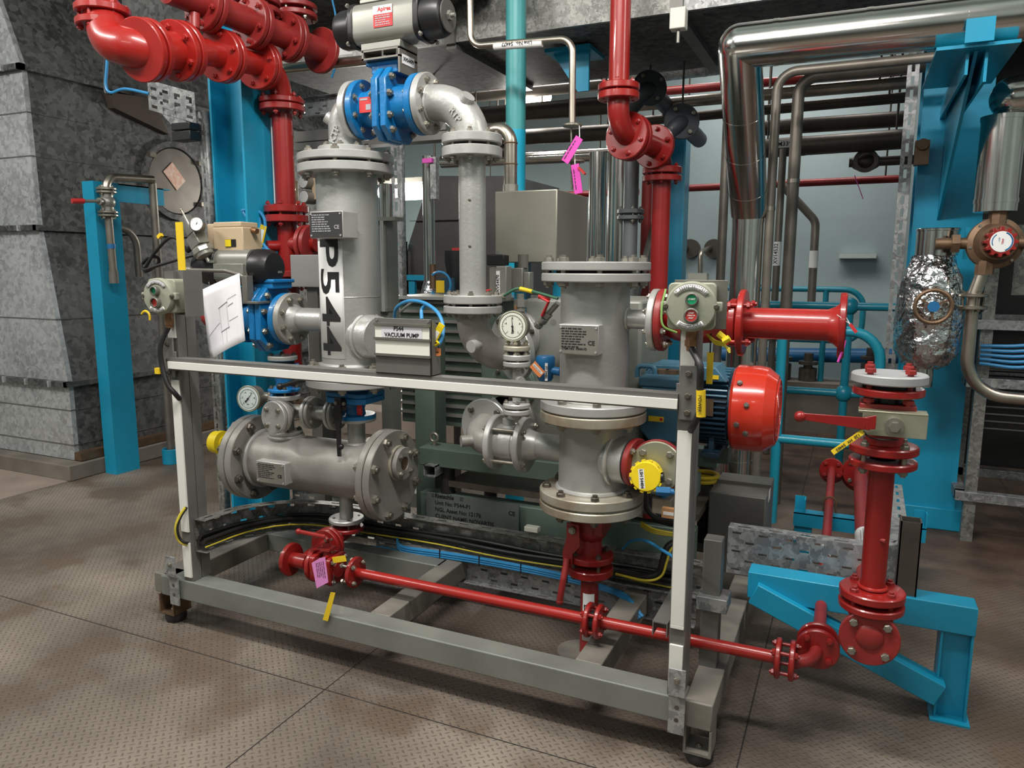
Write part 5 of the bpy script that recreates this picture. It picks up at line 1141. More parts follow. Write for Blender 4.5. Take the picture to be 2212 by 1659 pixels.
obj('socket',MB().cyl(V((pj.x,by+.14,zj)),V((pj.x,by+.14,zj+.04)),.030,n=28),boxsteel,pp)
for z in (zj+.12,pz-.06): obj('weld_ring',MB().torus(V((pj.x,by+.14,z)),Z_,.0265,.003,28,6),bronze,pp)
# ================================================================ CABLE TRAYS
def slots(nx,ny,pat): return lambda i,j: pat(i,j)
def vtray(name,label,path,z0,z1,m,inward,lip=.035,n=None,rows=5,dens=1.,lipz=True,cat='cable tray'):
    """perforated tray standing on edge along a plan path; inward = +1/-1 side to which the lips turn"""
    P=path; t=T(name,label,cat,(P[len(P)//2].x,P[len(P)//2].y,z0))
    # resample densely
    L=[0]; 
    for a,b in zip(P,P[1:]): L.append(L[-1]+(b-a).length)
    step=.014/dens; N=int(L[-1]/step); pts=[]; k=0
    for i in range(N+1):
        s_=L[-1]*i/N
        while k<len(L)-2 and L[k+1]<s_: k+=1
        pts.append(P[k].lerp(P[k+1],(s_-L[k])/max(1e-6,L[k+1]-L[k])))
    tan=[(pts[min(i+1,N)]-pts[max(i-1,0)]) for i in range(N+1)]; tan=[V((d.x,d.y,0)).normalized() for d in tan]
    nor=[V((-d.y,d.x,0))*inward for d in tan]
    zs=[]; hh=(z1-z0)/rows
    lv=[z0]
    for r in range(rows): lv+= [z0+hh*(r+.38),z0+hh*(r+.62)]
    lv.append(z1)
    rws=[[V((p.x,p.y,z+p.z)) for p in pts] for z in lv]
    # alternating horizontal and vertical slots
    def hole(i,j):
        if i%2==0: return False
        r=i//2; ph=(j+ (r%2)*3)%6
        return ph in (1,2)
    obj('web',MB().grid(rws,hole),m,t,solid=.0016,sharp=.02)
    vs=MB().grid(rws,lambda i,j: True)
    for z,sg in ((z1,1),(z0,-1)):
        lr=[[V((p.x,p.y,z+p.z))+q*(lip*f) for p,q in zip(pts,nor)] for f in (0,.3,.5,1)]
        obj('lip',MB().grid(lr,lambda i,j: i==1 and (j%7) in (2,3,4)),m,t,solid=.0016,sharp=.02)
    return t,pts,nor
def flat_path(pts): return [V((p[0],p[1],0)) for p in pts]
zu1=.318; zu0=.235
ARC=smoothpath([V((-2.083,1.853,.094)),V((-2.09,1.96,.088)),V((-2.09,2.06,.080)),V((-2.06,2.20,.062)),V((-2.0,2.33,.04)),V((-1.88,2.43,.017)),V((-1.70,2.468,.003)),V((-1.55,2.47,0))],4)
arc=ARC
tA,ptsA,norA=vtray('cable_tray','galvanised curved cable tray sweeping from left post and along behind the vessels',arc+[V((-.40,2.47,0))],.20,.318,galvd,-1,.05,rows=3)
def along(pts,nor,z,off,r,m,name,par,i0=0,i1=None,wob=.004):
    P_=[V((p.x,p.y,z+p.z))+q*off+V((0,0,wob*math.sin(k*.13+off*90))) for k,(p,q) in enumerate(zip(pts,nor))][i0:i1:5]
    return obj(name,MB().tube(P_,r,8),m,par)
c=T('cable','black power cables lying in curved galvanised tray','cable',(-1.2,2.45,.235))
for k in range(5): along(ptsA,norA,.238+.012*(k%3),.012+.008*k,.0075,cableblk,'cable',c)
along(ptsA,norA,.225,.045,.0028,cableyel,'earth_wire',c)
e=T('earth_wire','yellow green earth wire looped out of left post into curved tray','cable',Q(395,1140,1.88))
obj('wire',MB().tube(smoothpath([Q(401,1096,YF-.005),Q(388,1115,YF-.02),Q(380,1140,YF-.03),Q(385,1165,YF-.02),Q(402,1176,YF),Q(420,1168,1.9),Q(445,1150,2.0)]),.0055,10),cableyel,e)
obj('wire',MB().tube(smoothpath([Q(403,1096,YF-.003),Q(390,1117,YF-.018),Q(383,1140,YF-.028),Q(388,1163,YF-.018),Q(404,1173,YF),Q(425,1164,1.9),Q(450,1146,2.0)]),.005,10),cableblk,e)
tB,ptsB,norB=vtray('cable_tray','straight lower perforated tray carrying blue cables across inside of base frame',flat_path([(-1.72,2.44),(-.42,2.44)]),.098,.205,galvm,-1,.03,rows=3)
c=T('cable','bundle of light blue cables clipped along the lower perforated tray','cable',(-1.0,2.40,.19))
bl=[(858,1168),(862,1180),(880,1188),(960,1199),(1060,1215),(1180,1238),(1250,1255),(1310,1272),(1350,1290),(1385,1335)]
for k in range(6):
    obj('cable',MB().tube(smoothpath([Q(x-(k-2)*2*(i>6),y+(k-2.5)*2.3*(1 if i<7 else .5),2.405-.004*(k%2)-.05*max(0,i-7)) for i,(x,y) in enumerate(bl)]),.0045,8),cableblu,c)
for x,y in ((950,1197),(1035,1211),(1125,1228),(1225,1249)): obj('cable_tie',MB().bb(Q(x-1.5,y+11,2.395),Q(x+1.5,y-11,2.40)),ink,c)
c=T('cable','thin blue cable along the lower perforated tray left end','cable',(-1.5,2.40,.19)); obj('cable',MB().tube(smoothpath([Q(690,1160,2.41),Q(760,1175,2.41),Q(830,1183,2.41),Q(862,1190,2.41)]),.004,8),cableblu,c)
tw_=single('kickplate',MB().bb((-1.72,2.5,.10),(-.45,2.506,.14)),pumpgreen,'green lower plate edge below the perforated tray','plate')
yl=Q(1150,1142,2.46); single('cable_gland_plate',MB().box(yl,(.055,.03,.02)),cream,'small cream plastic clip on the upper tray edge below pump base','clip',bev=.003)
# far left straight tray behind left post
tD,_,_=vtray('cable_tray','dusty straight tray running back past the left post behind horizontal vessel',flat_path([(-2.42,2.75),(-1.75,2.75)]),.19,.26,galvd,-1,.03,rows=2)
# right tray
arcR=[V((-.33,2.46,0)),V((.05,2.46,0))]+[V((.05+.16*math.sin(a),2.62-.16*math.cos(a),0)) for a in [PI/2*k/8 for k in range(9)]]+[V((.22,3.25,0))]
tC,ptsC,norC=vtray('cable_tray','broad galvanised curved tray standing on edge between right post and red riser',arcR,.295,.452,galvm,1,.05,rows=5)
pt=Q(1772,1200,2.455)
for px,py in ((1716,1162),(1720,1252)): place(boltmesh('screw',.007,.01,galvm),'tray_bolt',tC,Q(px,py,2.455),-Y_)
# ================================================================ RED PIPEWORK
YR=2.02
def rp(label,pts,r,m,bend=.06,name='pipe_spool',fl=None,n=24):
    t=T(name,label,'pipe',min((V(p) for p in pts),key=lambda p:p.z)); obj('pipe',MB().tube(pts,r,n,bend,10),m,t); return t
# drain valve assembly at left
ZR=.252
xdv=-1.744
el=T('pipe_elbow','red flanged elbow hanging under the horizontal vessel drain','pipe',(xdv,YV-.05,.22))
flange(el,V((xdv,YV,zd-.02)),-Z_,.066,.016,red); bolts(el,V((xdv,YV,zd-.01)),Z_,.048,4,.035,.010,boltd,PI/4)
obj('elbow',MB().tube([V((xdv,YV,zd-.03)),V((xdv,YV,ZR+.03)),V((xdv,YR+.10,ZR+.01))],.027,22,.04,8),red,el)
flange(el,V((xdv,YR+.16,ZR+.015)),-Y_,.064,.016,red)
el2=T('pipe_elbow','red tee elbow with big flange facing left at corner of red drain line','pipe',(xdv,YR,ZR-.07))
flange(el2,V((xdv,YR+.138,ZR+.014)),-Y_,.064,.016,red); bolts(el2,V((xdv,YR+.148,ZR+.014)),Y_,.048,4,.035,.010,boltm,PI/4)
obj('elbow',MB().tube([V((xdv,YR+.13,ZR+.012)),V((xdv,YR,ZR)),V((xdv+.06,YR,ZR))],.027,22,.045,8).tube([V((xdv-.05,YR,ZR)),V((xdv+.02,YR,ZR))],.027,22),red,el2)
flange(el2,V((xdv-.045,YR,ZR)),-X_,.060,.016,red); bolts(el2,V((xdv-.06,YR,ZR)),-X_,.045,4,0,.010,boltm,PI/4,'screw')
flange(el2,V((xdv+.05,YR,ZR)),X_,.058,.015,red)
vx=Q(735,1235,YR).x
rv=T('ball_valve','red flanged ball valve with lever and pink tag at left end of red drain line','valve',(vx,YR,ZR-.06))
obj('body',MB().prism(rrect(.048,.048,.015,3),(xdv+.067,YR,ZR),Y_,Z_,X_,.02).lathe((xdv+.087,YR,ZR),X_,[(.035,0),(.04,.02),(.04,.05),(.032,.075)],8,PI/8).prism(rrect(.05,.05,.015,3),(xdv+.115,YR,ZR),Y_,Z_,X_,.016).prism(rrect(.05,.05,.015,3),(xdv+.14,YR,ZR),Y_,Z_,X_,.016),red,rv,bev=.002)
bolts(rv,(xdv+.135,YR,ZR),X_,.05,4,.05,.010,boltm,PI/4)
vs_=V((xdv+.11,YR,ZR+.04))
obj('stem',MB().cyl(vs_,vs_+V((0,0,.05)),.014,n=18).box(vs_+V((0,0,.03)),(.05,.045,.008)),redd,rv); place(boltmesh('screw',.011,.01,boltm),'stem_nut',rv,vs_+V((0,0,.055)),Z_)
h1,h2=Q(703,1160,YR-.03),Q(645,1148,YR-.05)
obj('lever',MB().beam(vs_+V((0,0,.058)),h1,.022,.008,Y_).tube([h1,h2],.0075,10).sphere(h2,.011,n=12,m=8),red,rv)
tr_=Q(733,1208,YR-.06); obj('position_tag',MB().box(tr_,(.055,.004,.02),(V((.96,0,.28)),Y_,V((-.28,0,.96)))),yellow2,rv)
tg=T('paper_tag','pink handwritten paper tag hanging on the left red ball valve','tag',Q(690,1270,YR-.09))
A=[Q(x,y,YR-.09) for x,y in ((690,1206),(702,1203),(709,1258),(684,1271),(673,1216))]
obj('tag_sheet',MB().add(A+[p+V((0,.001,0)) for p in A],[[0,1,2,3,4],[9,8,7,6,5]]+[[i,(i+1)%5,5+(i+1)%5,5+i] for i in range(5)]),pinktag,tg)
scribble(tg,Q(698,1212,YR-.0905),(A[2]-A[1]),(A[1]-A[0])*1.,.075,5,.008,ink,h=.25); obj('tag_string',MB().tube([Q(697,1206,YR-.09),Q(706,1196,YR-.05)],.001,6),ink,tg)
tg=T('cable_tag','plain yellow tag hanging on bead chain below left red valve','tag',Q(704,1340,YR-.1))
A=[Q(x,y,1.822) for x,y in ((714,1280),(724,1281),(708,1342),(697,1339))]; obj('tag_plate',MB().add(A+[p+V((0,.002,0)) for p in A],[[0,1,2,3],[7,6,5,4]]+[[i,(i+1)%4,4+(i+1)%4,4+i] for i in range(4)]),yellow2,tg); obj('bead_chain',MB().tube([Q(718,1283,1.822),Q(722,1240,YR-.06)],.0015,6),ink,tg)
# long line
xm1=Q(1272,1345,YR).x; xm2=Q(1680,1425,YR).x
RZ=lambda x:V((x,YR,ZR+.004*(x+1.7)/1.6))
s1=T('pipe_spool','long bright red pipe crossing low in front from left valve to middle flange','pipe',RZ(-1.1))
xs=Q(768,1238,YR).x
obj('pipe',MB().cyl(RZ(xs),RZ(xm1),.0172,n=24),redb,s1)
flange(s1,RZ(xs-.008),X_,.054,.015,red); bolts(s1,RZ(xs-.01),X_,.04,4,.04,.010,boltm,PI/4)
flange(s1,RZ(xm1-.006),X_,.052,.014,red)
s2=T('pipe_spool','shorter red pipe from middle flange to the corner flange at right','pipe',RZ(-.35))
obj('pipe',MB().cyl(RZ(xm1+.03),RZ(xm2),.0172,n=24),redb,s2); flange(s2,RZ(xm1+.035),-X_,.052,.014,red) if False else flange(s2,RZ(xm1+.026),X_,.052,.014,red)
obj('gasket',MB().cyl(RZ(xm1+.008),RZ(xm1+.026),.028,n=24),ink,s2)
bolts(s2,RZ(xm1+.017),X_,.039,4,.046,.0105,red,PI/4)
flange(s2,RZ(xm2-.006),X_,.054,.014,red)
el=T('pipe_elbow','small red elbow with round flange turning the front pipe backwards','pipe',RZ(xm2+.07))
flange(el,RZ(xm2+.030),X_,.054,.014,red); bolts(el,RZ(xm2+.019),X_,.04,4,.05,.0105,red,PI/4)
XE=-.028; zE=.285
obj('elbow',MB().tube([RZ(xm2+.03),V((XE-.01,YR,ZR+.008)),V((XE,YR+.09,zE-.012))],.0172,20,.05,8),redd,el)
flange(el,V((XE,YR+.055,zE-.012)),Y_,.056,.015,red); bolts(el,V((XE,YR+.055,zE-.012)),-Y_,.041,4,0,.0105,redd,PI/4,'screw')
rr=T('pipe_spool','red pipe running back from corner elbow under the curved galvanised tray','pipe',(XE,2.9,.29))
flange(rr,V((XE,YR+.086,zE-.006)),Y_,.056,.015,red); bolts(rr,V((XE,YR+.079,zE-.008)),Y_,.041,4,.05,.0105,red,PI/4)
obj('pipe',MB().tube([V((XE,YR+.08,zE-.006)),V((-.045,3.85,.335))],.0172,20),redd,rr); flange(rr,V((-.045,3.85,.335)),Y_,.055,.015,red); bolts(rr,V((-.045,3.85,.335)),-Y_,.04,4,0,.0105,redd,PI/4,'screw')
obj('blank_flange',MB().disc(V((-.045,3.90,.31)),Y_,.058,.016),redd,rr)
def band(par,p,d,r,l,n=24): return obj('pipe_label',MB().lathe(p,d,[(r+.0012,0),(r+.0012,l)],n,cap=False),labelw,par)
dv=(V((-.045,3.85,.335))-V((XE,YR+.08,zE-.006))).normalized(); lb=band(rr,V((XE,YR+.08,zE-.006))+dv*.62,dv,.0172,.16)
scribble(lb,V((XE,YR+.08,zE-.006))+dv*.63+V((-.004,0,.0185)),dv,-X_,.13,3,.006,greyink)
# riser
XRi=.092; YRi=2.06
zA=Q(1880,1283,YRi).z; 
ri=T('pipe_riser','thick upright red riser at right between two bolted flanges','pipe',(XRi,YRi,.5))
zz_=[Q(1900,y,YRi).z for y in (958,975,990,1005, 1273,1290,1300,1315)]
KX=lambda z:V((XRi,YRi,z))
obj('pipe',MB().cyl(KX(zz_[5]),KX(zz_[2]),.0302,n=32),red,ri); obj('weld_bead',MB().torus(KX(zz_[4]+.006),Z_,.032,.005,28,8),redb,ri); obj('boss',MB().cyl(KX(.62)+V((.0,-.02,0)),KX(.62)+V((.02,-.03,0)),.006,n=10),redd,ri)
flange(ri,KX(zz_[3]),Z_,.079,zz_[2]-zz_[3],red); flange(ri,KX(zz_[5]),Z_,.079,zz_[4]-zz_[5],red)
bb_=T('pipe_tee','red bottom tee with bolted blank flange facing the camera under the riser','pipe',KX(zz_[7]-.1))
flange(bb_,KX(zz_[7]),Z_,.079,zz_[6]-zz_[7],red); obj('gasket',MB().cyl(KX(zz_[6]),KX(zz_[5]),.05,n=30),ink,bb_); bolts(bb_,KX((zz_[4]+zz_[7])/2),Z_,.06,4,zz_[4]-zz_[7],.0125,redd,PI/4)
zt2=zz_[7]-.055
obj('body',MB().cyl(KX(zz_[7]),KX(zt2),.035,n=28).sphere(KX(zt2),.04,n=24,m=14).tube([KX(zt2),KX(zt2)+V((0,.2,.0))],.034,24),redd,bb_)
flange(bb_,KX(zt2)+V((0,-.045,-.005)),-Y_,.072,.016,redd); obj('dome',MB().sphere(KX(zt2)+V((0,-.058,0)),.035,(1,.4,1),24,12),redd,bb_); bolts(bb_,KX(zt2)+V((0,-.061,-.005)),-Y_,.055,4,0,.012,boltm,PI/4,'screw')
r2=T('pipe_spool','thicker red pipe with white label running back beside the riser','pipe',KX(zt2)+V((0,1,0)))
obj('pipe',MB().tube([KX(zt2)+V((0,.2,0)),V((.08,3.85,.335))],.0302,26),redd,r2); flange(r2,V((.08,3.85,.335)),Y_,.079,.016,red); bolts(r2,V((.08,3.85,.335)),-Y_,.06,4,0,.0115,boltm,PI/4,'screw'); obj('blank_flange',MB().disc(V((.078,3.92,.30)),Y_,.08,.016),redd,r2)
d2=(V((.08,3.85,.335))-(KX(zt2)+V((0,.2,0)))).normalized(); lb=band(r2,KX(zt2)+V((0,.2,0))+d2*.42,d2,.0302,.17,30)
scribble(lb,KX(zt2)+V((-.014,.2,.029))+d2*.43,d2,V((-1,0,-.3)),.14,3,.008,greyink)
# valve on top of riser
tv_=T('ball_valve','red ball valve with long lever and zinc bracket on top of the riser','valve',KX(zz_[1]))
flange(tv_,KX(zz_[1]),Z_,.080,zz_[0]-zz_[1],red); bolts(tv_,KX((zz_[0]+zz_[3])/2),Z_,.063,4,zz_[0]-zz_[3],.0125,boltm,PI/4)
za_=Q(1915,868,YRi).z; zb_v=zz_[0]
obj('body',MB().cyl(KX(zb_v),KX(za_),.043,n=32).box(KX(za_-.01),(.125,.10,.02)),redd,tv_,bev=.002)
zl_=Q(1920,905,YRi).z
obj('bracket',MB().bb(KX(zl_)+V((-.055,-.085,-.028)),KX(zl_)+V((.085,-.079,.030))).bb(KX(zl_)+V((-.065,-.085,.026)),KX(zl_)+V((.085,-.03,.032))),zincp,tv_,bev=.001)
sp=KX(zl_)+V((.015,-.088,.0)); obj('spindle',MB().cyl(sp+V((0,.01,0)),sp+V((0,-.012,0)),.021,n=28).cyl(sp,sp+V((0,-.022,0)),.0125,n=6),boltm,tv_)
L0,L1=Q(1880,915,YRi-.10),Q(1728,900,YRi-.12)
obj('lever',MB().prism([(-.022,-.016),(.012,-.012),(.012,.022),(-.022,.012)],L0,X_,Z_,-Y_,.006).prism([(0,-.016),(0,.014),((L1-L0).length*-1,.010),((L1-L0).length*-1,-.006)],L0,(L0-L1).normalized(),Z_,-Y_,.006).sphere(L1,.014,n=16,m=10).cyl(L0+V((-.02,-.006,-.005)),L0+V((-.02,-.008,-.005)),.010,n=18),red,tv_,bev=.001)
# top blank
gz=[Q(1920,y,YRi).z for y in (806,826,836,852)]
bp=T('blank_flange','pale grey blank plate bolted over the open top of red riser valve','flange',KX(gz[3]))
obj('neck',MB().cyl(KX(za_),KX(gz[3]),.036,n=28),black,bp); flange(bp,KX(gz[3]),Z_,.082,gz[2]-gz[3],red,'red_flange'); obj('gasket',MB().cyl(KX(gz[2]),KX(gz[1]),.06,n=32),ink,bp); flange(bp,KX(gz[1]),Z_,.087,gz[0]-gz[1],mat('pale_grey_plate',(.42,.43,.43),.2,.5,.1,12),'plate')
bolts(bp,KX((gz[0]+gz[3])/2),Z_,.062,4,gz[0]-gz[3]+.01,.0145,redd,PI/4)
tg=T('cable_tag','yellow engraved tag reading 120 HV 54403 on bead chain under riser lever','tag',Q(1800,975,YRi-.1))
A0,A1=Q(1798,978,YRi-.13),Q(1865,932,YRi-.1); du=(A1-A0).normalized(); dw=du.cross(Y_); tp=obj('tag_plate',MB().box((A0+A1)/2,((A1-A0).length,.003,.013),(du,Y_,dw)),yellow2,tg); text(tp,'120  HV  54403',(A0+A1)/2-V((0,.002,0)),-du,dw*1 if (-du).cross(dw).y<0 else -dw,.0105,ink)
obj('bead_chain',MB().tube(smoothpath([A1,Q(1880,945,YRi-.09),Q(1910,950,YRi-.085),Q(1940,950,YRi-.08)]),.002,6),ink,tg)
# V3 outlet line : silver stub, red valve, red spool
zs_=1.142
ob=T('pipe_spool','short silver flanged stub leaving right vessel towards the red valve','pipe',(-.6,YV,zs_-.05))
obj('pipe',MB().cyl((X3+.07,YV,zs_),(-.535,YV,zs_),.030,n=28),silver,ob); obj('weld_bead',MB().torus((X3+.108,YV,zs_),X_,.032,.005,28,8),silver2,ob)
xf=Q(1418,693,YV).x; flange(ob,V((xf-.012,YV,zs_)),X_,.095,.02,silver2)
rv=T('ball_valve','red flanged valve hidden behind the right push button station','valve',((xf+.15),YV,zs_-.09))
flange(rv,V((xf+.010,YV,zs_)),X_,.095,.02,redd); xg=Q(1600,695,YV).x
bolts(rv,V((xf+.01,YV,zs_)),X_,.077,8,.042,.012,boltm,PI/8)
obj('body',MB().lathe((xf+.03,YV,zs_),X_,[(.045,0),(.06,.03),(.07,.08),(.06,xg-xf-.06),(.05,xg-xf-.04)],10).box(((xf+xg)/2+.02,YV,zs_+.05),(.09,.06,.05)).cyl((xg-.06,YV-.03,zs_+.04),(xg-.02,YV-.03,zs_+.04),.012,n=12),red,rv,bev=.002); flange(rv,V((xg-.03,YV,zs_)),X_,.07,.02,red)
rs=T('pipe_spool','glossy red horizontal flanged spool ending in open flange right of station','pipe',(-.1,YV,zs_-.05))
flange(rs,V((xg-.004,YV,zs_)),X_,.097,.018,redb); bolts(rs,V((xg-.0,YV,zs_)),X_,.075,4,.045,.0125,redb,PI/4)
xh=Q(1812,705,YV).x; obj('pipe',MB().lathe((xg,YV,zs_),X_,[(.0445,0),(.0445,xh-xg-.03),(.052,xh-xg-.012),(.062,xh-xg)],32),redb,rs); flange(rs,V((xh,YV,zs_)),X_,.092,.018,red); obj('bore',MB().cyl((xh+.0185,YV,zs_),(xh+.0195,YV,zs_),.04,n=28),ink,rs)
tg=T('seal_tag','small red seal tag on wire at the open red flange','tag',Q(1845,705,YV-.1)); q0,q1=Q(1836,700,YV-.08),Q(1850,718,YV-.08); obj('tag_body',MB().beam(q0,q1,.008,.016,Y_),redsign,tg); obj('wire',MB().tube([Q(1808,680,YV-.09),q0],.0012,6).tube([Q(1826,683,YV-.08),q0],.0012,6),labelw,tg)
tg=T('plastic_tag','thin magenta plastic tag strip under the open red flange','tag',Q(1812,780,YV-.06)); obj('tag_strip',MB().tube(smoothpath([Q(1826,735,YV-.05),Q(1820,757,YV-.06),Q(1810,782,YV-.06)]),.0035,6),magenta,tg)
# blue floor support
sp_=T('pipe_stand','cyan braced steel floor support under red riser at front right','frame',(0,2.34,0))
zt3=.357; xl3=-.247
obj('top_beam',MB().bb((xl3,2.34,zt3-.085),(.375,2.42,zt3)),cyan,sp_,bev=.003)
obj('leg',MB().bb((.29,2.345,0),(.297,2.425,zt3-.07)).bb((.297,2.37,0),(.372,2.378,zt3-.07)).bb((.366,2.345,0),(.373,2.425,zt3-.07)),cyan,sp_,bev=.002)
obj('base_plate',MB().bb((.28,2.325,0),(.382,2.43,.006)),cyan,sp_)
obj('brace',MB().beam(V((xl3+.02,2.345,zt3-.06)),V((.30,2.345,.085)),.07,.06,Y_),cyan,sp_,bev=.003)
sq=T('box_post','dark square tube stub standing on the cyan floor support beside curved tray','post',(.20,2.38,zt3))
mb=MB(); cx_,cy_,w_=Q(1957,1250,2.38).x,2.38,.0275
for a_,b_ in (((-w_,-w_),(w_,-w_+.004)),((-w_,w_-.004),(w_,w_)),((-w_,-w_),(-w_+.004,w_)),((w_-.004,-w_),(w_,w_))): mb.bb((cx_+a_[0],cy_+a_[1],zt3),(cx_+b_[0],cy_+b_[1],Q(1955,1125,2.36).z))
obj('tube',mb,motordark if False else darkpipe,sq)
# blue goalpost support further back
gy=3.3; g0=Q(1715,1100,gy); g1=Q(2005,1105,gy)
gp=T('pipe_stand','cyan goalpost pipe support behind curved tray carrying two red pipes','frame',((g0.x+g1.x)/2,gy,0))
zgt=.27
obj('top_angle',MB().bb((g0.x,gy,zgt-.005),(g1.x,gy+.06,zgt)).bb((g0.x,gy,zgt-.06),(g1.x,gy+.006,zgt)),cyan,gp)
for x in (g0.x+.04,g1.x-.06): obj('leg',MB().bb((x-.035,gy+.01,0),(x+.035,gy+.08,zgt-.005)),cyan,gp,bev=.002)
for x in (g0.x,g1.x-.045): obj('end_cleat',MB().bb((x,gy+.05,zgt),(x+.045,gy+.056,zgt+.06)).bb((x+.04,gy,zgt),(x+.045,gy+.056,zgt+.06)),cyan,gp)
u_=T('u_bolt','rusty u bolt clamping thin red pipe on the cyan goalpost support','clamp',(-.036,gy+.03,zgt)); obj('hoop',MB().torus((-.037,gy+.03,.322),Y_,.024,.004,20,6,0,PI).cyl((-.061,gy+.03,.28),(-.061,gy+.03,.322),.004,n=8).cyl((-.013,gy+.03,.28),(-.013,gy+.03,.322),.004,n=8),bronze,u_)
# ================================================================ LEFT SIDE
def hsec(x0,x1,y0,y1,z0,z1,t=.012,tw=.009,dirx=True):
    """H section, flanges in YZ planes when dirx"""
    m=MB(); yc=(y0+y1)/2; xc=(x0+x1)/2
    if dirx: m.bb((x0,y0,z0),(x0+t,y1,z1)).bb((x1-t,y0,z0),(x1,y1,z1)).bb((x0+t,yc-tw/2,z0),(x1-t,yc+tw/2,z1))
    else: m.bb((x0,y0,z0),(x1,y0+t,z1)).bb((x0,y1-t,z0),(x1,y1,z1)).bb((xc-tw/2,y0+t,z0),(xc+tw/2,y1-t,z1))
    return m
cb=QZ(505,1165,0); 
bc=T('steel_column','tall cyan H section steel column behind the left actuator','column',(cb.x+.1,cb.y+.1,0))
LX,LY=cb.x,cb.y
obj('section',hsec(LX,LX+.19,LY,LY+.19,0,2.9),cyan,bc)
obj('base_stiffener',MB().bb((LX-.02,LY-.03,0),(LX+.21,LY+.22,.012)).bb((LX+.012,LY+.0,.012),(LX+.178,LY+.012,.14)),cyan,bc)
def slotstrip(name,label,p0,p1,w,m,dx=X_,fl=True):
    """slotted galvanised strip p0->p1 width along dx"""
    t=T(name,label,'slotted strip',p0); d=(p1-p0); n=max(4,int(d.length/.02)); cols=[0,.36,.64,1]
    g=[[p0+d*(i/n)+dx*(w*c) for c in cols] for i in range(n+1)]
    obj('web',MB().grid(g,lambda i,j: (j==1 and i%3!=0)),m,t,solid=.002,sharp=.02)
    if fl: obj('edge_flange',MB().grid([[p0+d*(i/2)+dx*w,p0+d*(i/2)+dx*w+V((0,.035,0))] for i in range(3)]),m,t,solid=.002)
    return t
slotstrip('slotted_strip','slotted galvanised strip beside the upper cyan column at left',V((LX-.045,LY-.02,1.32)),V((LX-.045,LY-.02,1.98)),.036,galvm)
slotstrip('slotted_strip','dusty slotted upright strip left of horizontal vessel behind left post',V((LX-.06,LY-.02,.03)),V((LX-.06,LY-.02,.95)),.036,galvd)
q0=Q(318,172,LY-.05); q1=Q(424,262,LY-.05)
pr_=T('perforated_bracket','perforated galvanised plate bracket with black clip left of cyan column','bracket',q1)
g=[[V((q0.x+(q1.x-q0.x)*j/16,LY-.05,q0.z-.005*j+(-.13)*i/10)) for j in range(17)] for i in range(11)]
obj('plate',MB().grid(g,lambda i,j:(i in(2,5,8)) and j%4 in (1,2) or (j%5==4 and i in (3,6))),galvm,pr_,solid=.002,sharp=.02)
obj('gusset',MB().prism([(.05,0),(.22,0),(.22,-.16)],(q0.x,LY-.048,q0.z-.13),X_,Z_,Y_,.003),galvm,pr_)
q=Q(400,285,LY-.06); obj('black_clip',MB().bb(q+V((-.05,-.03,-.04)),q+V((.06,.03,0))).bb(q+V((-.05,-.03,.004)),q+V((.06,.03,.035))),black,pr_,bev=.003)
c=T('cable','pair of blue and black cables dropping by the red manifold to the perforated bracket','cable',Q(240,195,LY-.05)); obj('cable',MB().tube(smoothpath([Q(234,60,LY-.05),Q(231,140,LY-.05),Q(229,185,LY-.05),Q(240,200,LY-.05),Q(270,192,LY-.05),Q(322,202,LY-.05)]),.007,8),cableblu,c); obj('cable',MB().tube(smoothpath([Q(229,60,LY-.05),Q(226,188,LY-.05),Q(240,203,LY-.05)]),.006,8),cableblk,c)
c=T('cable','thin light blue cord hanging in front of the dark duct near paper notice','cable',Q(715,170,3.19)); obj('cable',MB().tube(smoothpath([Q(718,0,3.193),Q(725,40,3.193),Q(719,95,3.193),Q(730,130,3.193),Q(723,150,3.193),Q(716,168,3.193)]),.005,8),cableblu,c)
# right hand perforated tray & channel behind column
tE,_,_=vtray('cable_tray','high perforated tray running behind the red riser and blue column',flat_path([(LX+.15,3.0),(-1.9,3.0)]),Q(580,262,3.0).z,Q(580,222,3.0).z,galvm,-1,.03,rows=3)
b=T('strut_channel','wide grey support channel under the high perforated tray','channel',(-2.2,3.02,Q(580,310,3.02).z)); obj('channel',MB().bb((LX+.1,3.02,Q(580,312,3.02).z),(-1.7,3.1,Q(580,290,3.02).z)).bb((LX+.1,3.02,Q(580,330,3.02).z),(-1.7,3.1,Q(580,314,3.02).z)).bb((Q(577,260,2.99).x,2.99,Q(577,300,2.99).z),(Q(590,260,2.99).x,3.02,Q(577,250,2.99).z)),strut,b)
# far left post with arm
pb=QZ(228,1012,0); pb=pb*(4.265/-pb.x); px_=pb.x
p=T('steel_post','cyan angle post with short arm standing before the dark duct side','post',(px_+.08,pb.y+.05,0)); ztp=QX(178,392,px_).z
obj('angle',MB().bb((px_,pb.y,0),(px_+.10,pb.y+.17,ztp)),cyan,p)
ya=QX(345,400,px_+.07).y; obj('arm',MB().bb((px_+.09,pb.y+.17,ztp-.11),(px_+.10,ya,ztp)).bb((px_+.03,pb.y+.17,ztp-.008),(px_+.10,ya+.05,ztp)),cyan,p)
ax_=px_+.17; va=QX(232,440,ax_)
v=T('ball_valve','small steel valve with red tipped handle on cyan angle post','valve',va-V((0,0,.12)))
U=lambda y:V((va.x,va.y,QX(235,y,ax_).z))
for y0,y1 in ((406,411),(413,418),(456,461),(463,468)): flange(v,U(y1),Z_,.055,U(y0).z-U(y1).z,boltm)
bolts(v,U(412),Z_,.042,4,.04,.008,boltm,.3); bolts(v,U(462),Z_,.042,4,.04,.008,boltm,.3)
obj('body',MB().cyl(U(456),U(418),.034,n=20).sphere(U(437),.045,n=16,m=10).cyl(U(437)+V((.0,-.01,0)),U(437)+V((.02,-.07,0)),.02,n=14),alu,v)
